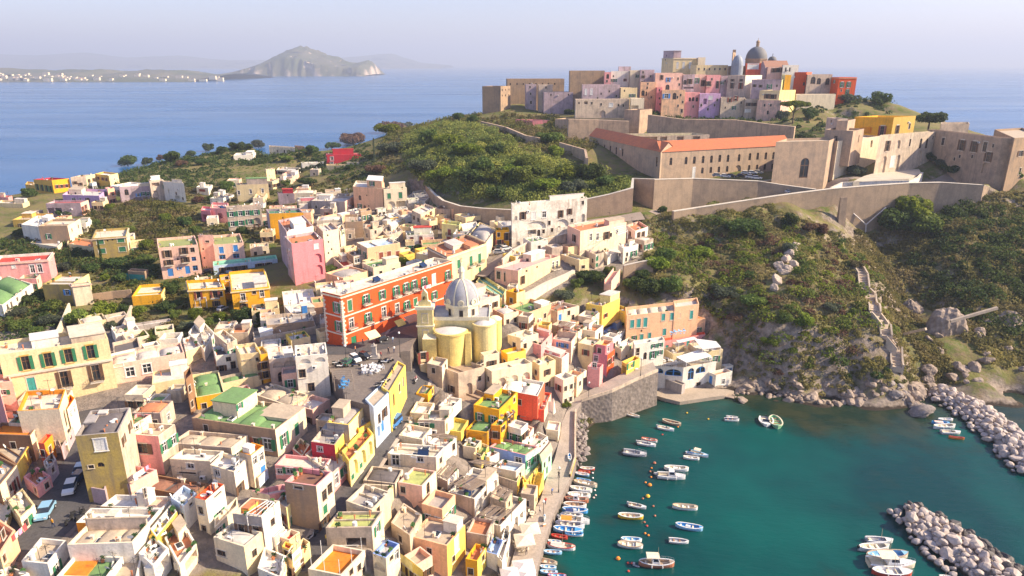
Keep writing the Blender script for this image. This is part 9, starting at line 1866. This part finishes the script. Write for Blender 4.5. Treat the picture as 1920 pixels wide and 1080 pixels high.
for s0 in sizes:
 if NF>=250:break
 u_=rf_.random();vl=u_<.22;PZ=VILL if vl else HARB if u_<.5 else TOWN;xs=[p[0]for p in PZ];ys=[p[1]for p in PZ]
 if vl and(s0<4.5 or rf_.random()<.6):continue
 x=rf_.uniform(min(xs),max(xs));y=rf_.uniform(min(ys),max(ys))
 if not inside(x,y,PZ)or any(inside(x,y,g_)for g_ in NOGO):continue
 near=sorted(HL0,key=lambda h:(h[0]-x)**2+(h[1]-y)**2)[:3]
 if(near[0][0]-x)**2+(near[0][1]-y)**2>14**2:continue
 q=near[0][5];a=Q_.atan2(q[2][1]-q[1][1],q[2][0]-q[1][0])
 w,d=s0*rf_.uniform(.85,1.2),s0*rf_.uniform(.8,1.1)
 P=corners(x,y,w,d,a);test=[(x,y)]+[tu_(V3(p).lerp(V3((x,y)),.12))for p in P]+[tu_((V3(P[i])+V3(P[i-1]))/2)for i in range(4)]
 if any(inside(tx,ty,fp)for tx,ty in test for fp,_,_ in FOOT if abs(fp[0][0]-tx)<60 and abs(fp[0][1]-ty)<60):continue
 if any(inside(fx,fy,P)for fp,_,_ in FOOT if abs(fp[0][0]-x)<40 for fx,fy in fp):continue
 if any(pd(tx,ty,L)<hw_+.3 for tx,ty in test for L,hw_ in ROADS if abs(L[0][0]-x)<140):continue
 if any(inside(tx,ty,g_)for tx,ty in test for g_ in NOGO):continue
 g=max(G(*p)for p in P+[(x,y)]);zmin=min(h[2]for h in near[:2]);zr=min(zmin-rf_.uniform(.5,1.8),g+rf_.choice([3.6,5.5,6.5]));zr=max(zr,g+2.4)
 wc=rf_.choice(['white','ivory','ivory','cream','beige','palepink','greige','yellow','white','peach','cream']);rc=rf_.choice(['white','ivory','pale','tan','grey','cream','terra','green','tan','pale'])
 nb=near[0];core=re.split(r' with | and | near | beside | of the | at the | in the | behind | by the ',nb[3])[0].split()[:7];side_='left of'if x<nb[0]-2 else 'right of'if x>nb[0]+2 else('behind'if y>nb[1]else 'in front of')
 rn={'pale':'pale grey','tan':'tan','terra':'terracotta','ivory':'off white'}.get(rc,rc);wn={'greige':'grey beige','palepink':'pale pink'}.get(wc,wc)
 lab=' '.join(('%s %s house, %s roof, %s the'%('tiny'if s0<4 else 'small'if s0<6 else 'plain',wn,rn,side_)).split()+core)
 if lab in used_lab:continue
 if len(lab.split())>16:continue
 used_lab[lab]=1;NF+=1
 i0=min(range(4),key=lambda i:P[i][1]);P=P[i0-1:]+P[:i0-1]if i0 else[P[3]]+P[:3]
 r_,_,_=H(lab if NF<=32 else None,'',zr,wc,rc,'','',pw=[P[0],P[1],P[2],P[3]],Gq=None,jk=''if s0>4 else '0',wo=rf_.random()<.3,va=1 if rf_.random()<.25 else 0,vm=rc,hp=rf_.choice([.3,.5,.7]),si_=rf_.choice([wc,'ivory','cream',wc,wc]))
 if NF>32:SMALL.append(r_)
def fuse(roots,name):
 V=[];Fc=[];Mi=[];ms=[]
 def walk(o,M):
  M=M@o.matrix_basis
  if o.type=='MESH':
   me=o.data;b0=len(V);V.extend([tu_(M@v.co)for v in me.vertices]);mm=[]
   for m in me.materials:
    if m not in ms:ms.append(m)
    mm.append(ms.index(m))
   for p in me.polygons:Fc.append(tu_(b0+i for i in p.vertices));Mi.append(mm[p.material_index]if mm else 0)
  for c in list(CH.get(o.name,())):walk(c,M);
 from mathutils import Matrix
 CH={}
 for o in col.objects:
  if o.parent:CH.setdefault(o.parent.name,[]).append(o)
 kill=[]
 def coll(o):kill.append(o);[coll(c)for c in CH.get(o.name,())]
 for r in roots:walk(r,Matrix());coll(r)
 me=newme(name);me.from_pydata(V,[],Fc)
 for m in ms:me.materials.append(m)
 me.polygons.foreach_set('material_index',Mi);o=newob(name,me);lk(o);tag(o,kind='stuff')
 bpy.data.batch_remove(kill)
fuse(SMALL,'small_houses')
FAR=[]
me=proto('far_house',lambda m_:m_.prism([(-.5,-.5),(.5,-.5),(.5,.5),(-.5,.5)],-1,1,wm('ivory'),mt=rm('terra')))
ZF[:]=[0,0,1.]
fo=[o for o in col.objects if o.name.startswith('far_shore')][0];fv=np.array([v.co for v in fo.data.vertices])
for i in range(110):
 X=(rf_.uniform(0,200)**1. if rf_.random()<.75 else rf_.uniform(210,440));cand=fv[(np.abs(fv[:,1]-3330-rf_.random()*250)<45)&(fv[:,2]>1)]
 x=(X-960)/F*3300/cp;k=np.argmin(np.abs(cand[:,0]-x));v=cand[k];o=newob('far_house',me);FAR.append(o);lk(o);o.location=(x,v[1]-8,max(v[2]*rf_.uniform(.2,1),1)+4);o.scale=(rf_.uniform(12,34),14,rf_.uniform(5,10))
fuse(FAR,'far_town')
for poly,zc,z0 in FOOT:
 c=(sum(p[0]for p in poly)/len(poly),sum(p[1]for p in poly)/len(poly))
 ex=[(c[0]+(p[0]-c[0])*1.+(1.3 if p[0]>c[0]else-1.3),c[1]+(p[1]-c[1])+(1.3 if p[1]>c[1]else-1.3))for p in poly]
 x0,x1=min(p[0]for p in ex),max(p[0]for p in ex);y0,y1=min(p[1]for p in ex),max(p[1]for p in ex)
 i0,i1=int((x0-GX0)/GS),int((x1-GX0)/GS)+2;j0,j1=int((y0-GY0)/GS),int((y1-GY0)/GS)+2
 if i0<0 or j0<0:i0=max(i0,0);j0=max(j0,0)
 X_,Y_=XX[j0:j1,i0:i1],YY[j0:j1,i0:i1]
 if X_.size:m_=inpoly(X_,Y_,ex);ZZ[j0:j1,i0:i1]=np.where(m_,np.minimum(ZZ[j0:j1,i0:i1],zc),ZZ[j0:j1,i0:i1])
tag(gmesh('ground',XX,YY,ZZ,{'town':town},M_LAND),kind='structure')
hb=MB();hm=bpy.data.materials.new('haze_air');hm.use_nodes=1;hN=hm.node_tree.nodes;hN.remove(hN['Principled BSDF'])
pv=hN.new('ShaderNodeVolumePrincipled');pv.inputs['Color'].default_value=(.68,.77,.98,1);pv.inputs['Density'].default_value=.00015;pv.inputs['Anisotropy'].default_value=.1
hm.node_tree.links.new(pv.outputs[0],hN['Material Output'].inputs['Volume'])
hb.prism([(-36000,-800),(36000,-800),(36000,36000),(-36000,36000)],-8,620,hm,bottom=1)
tag(hb.build('haze'),kind='stuff')
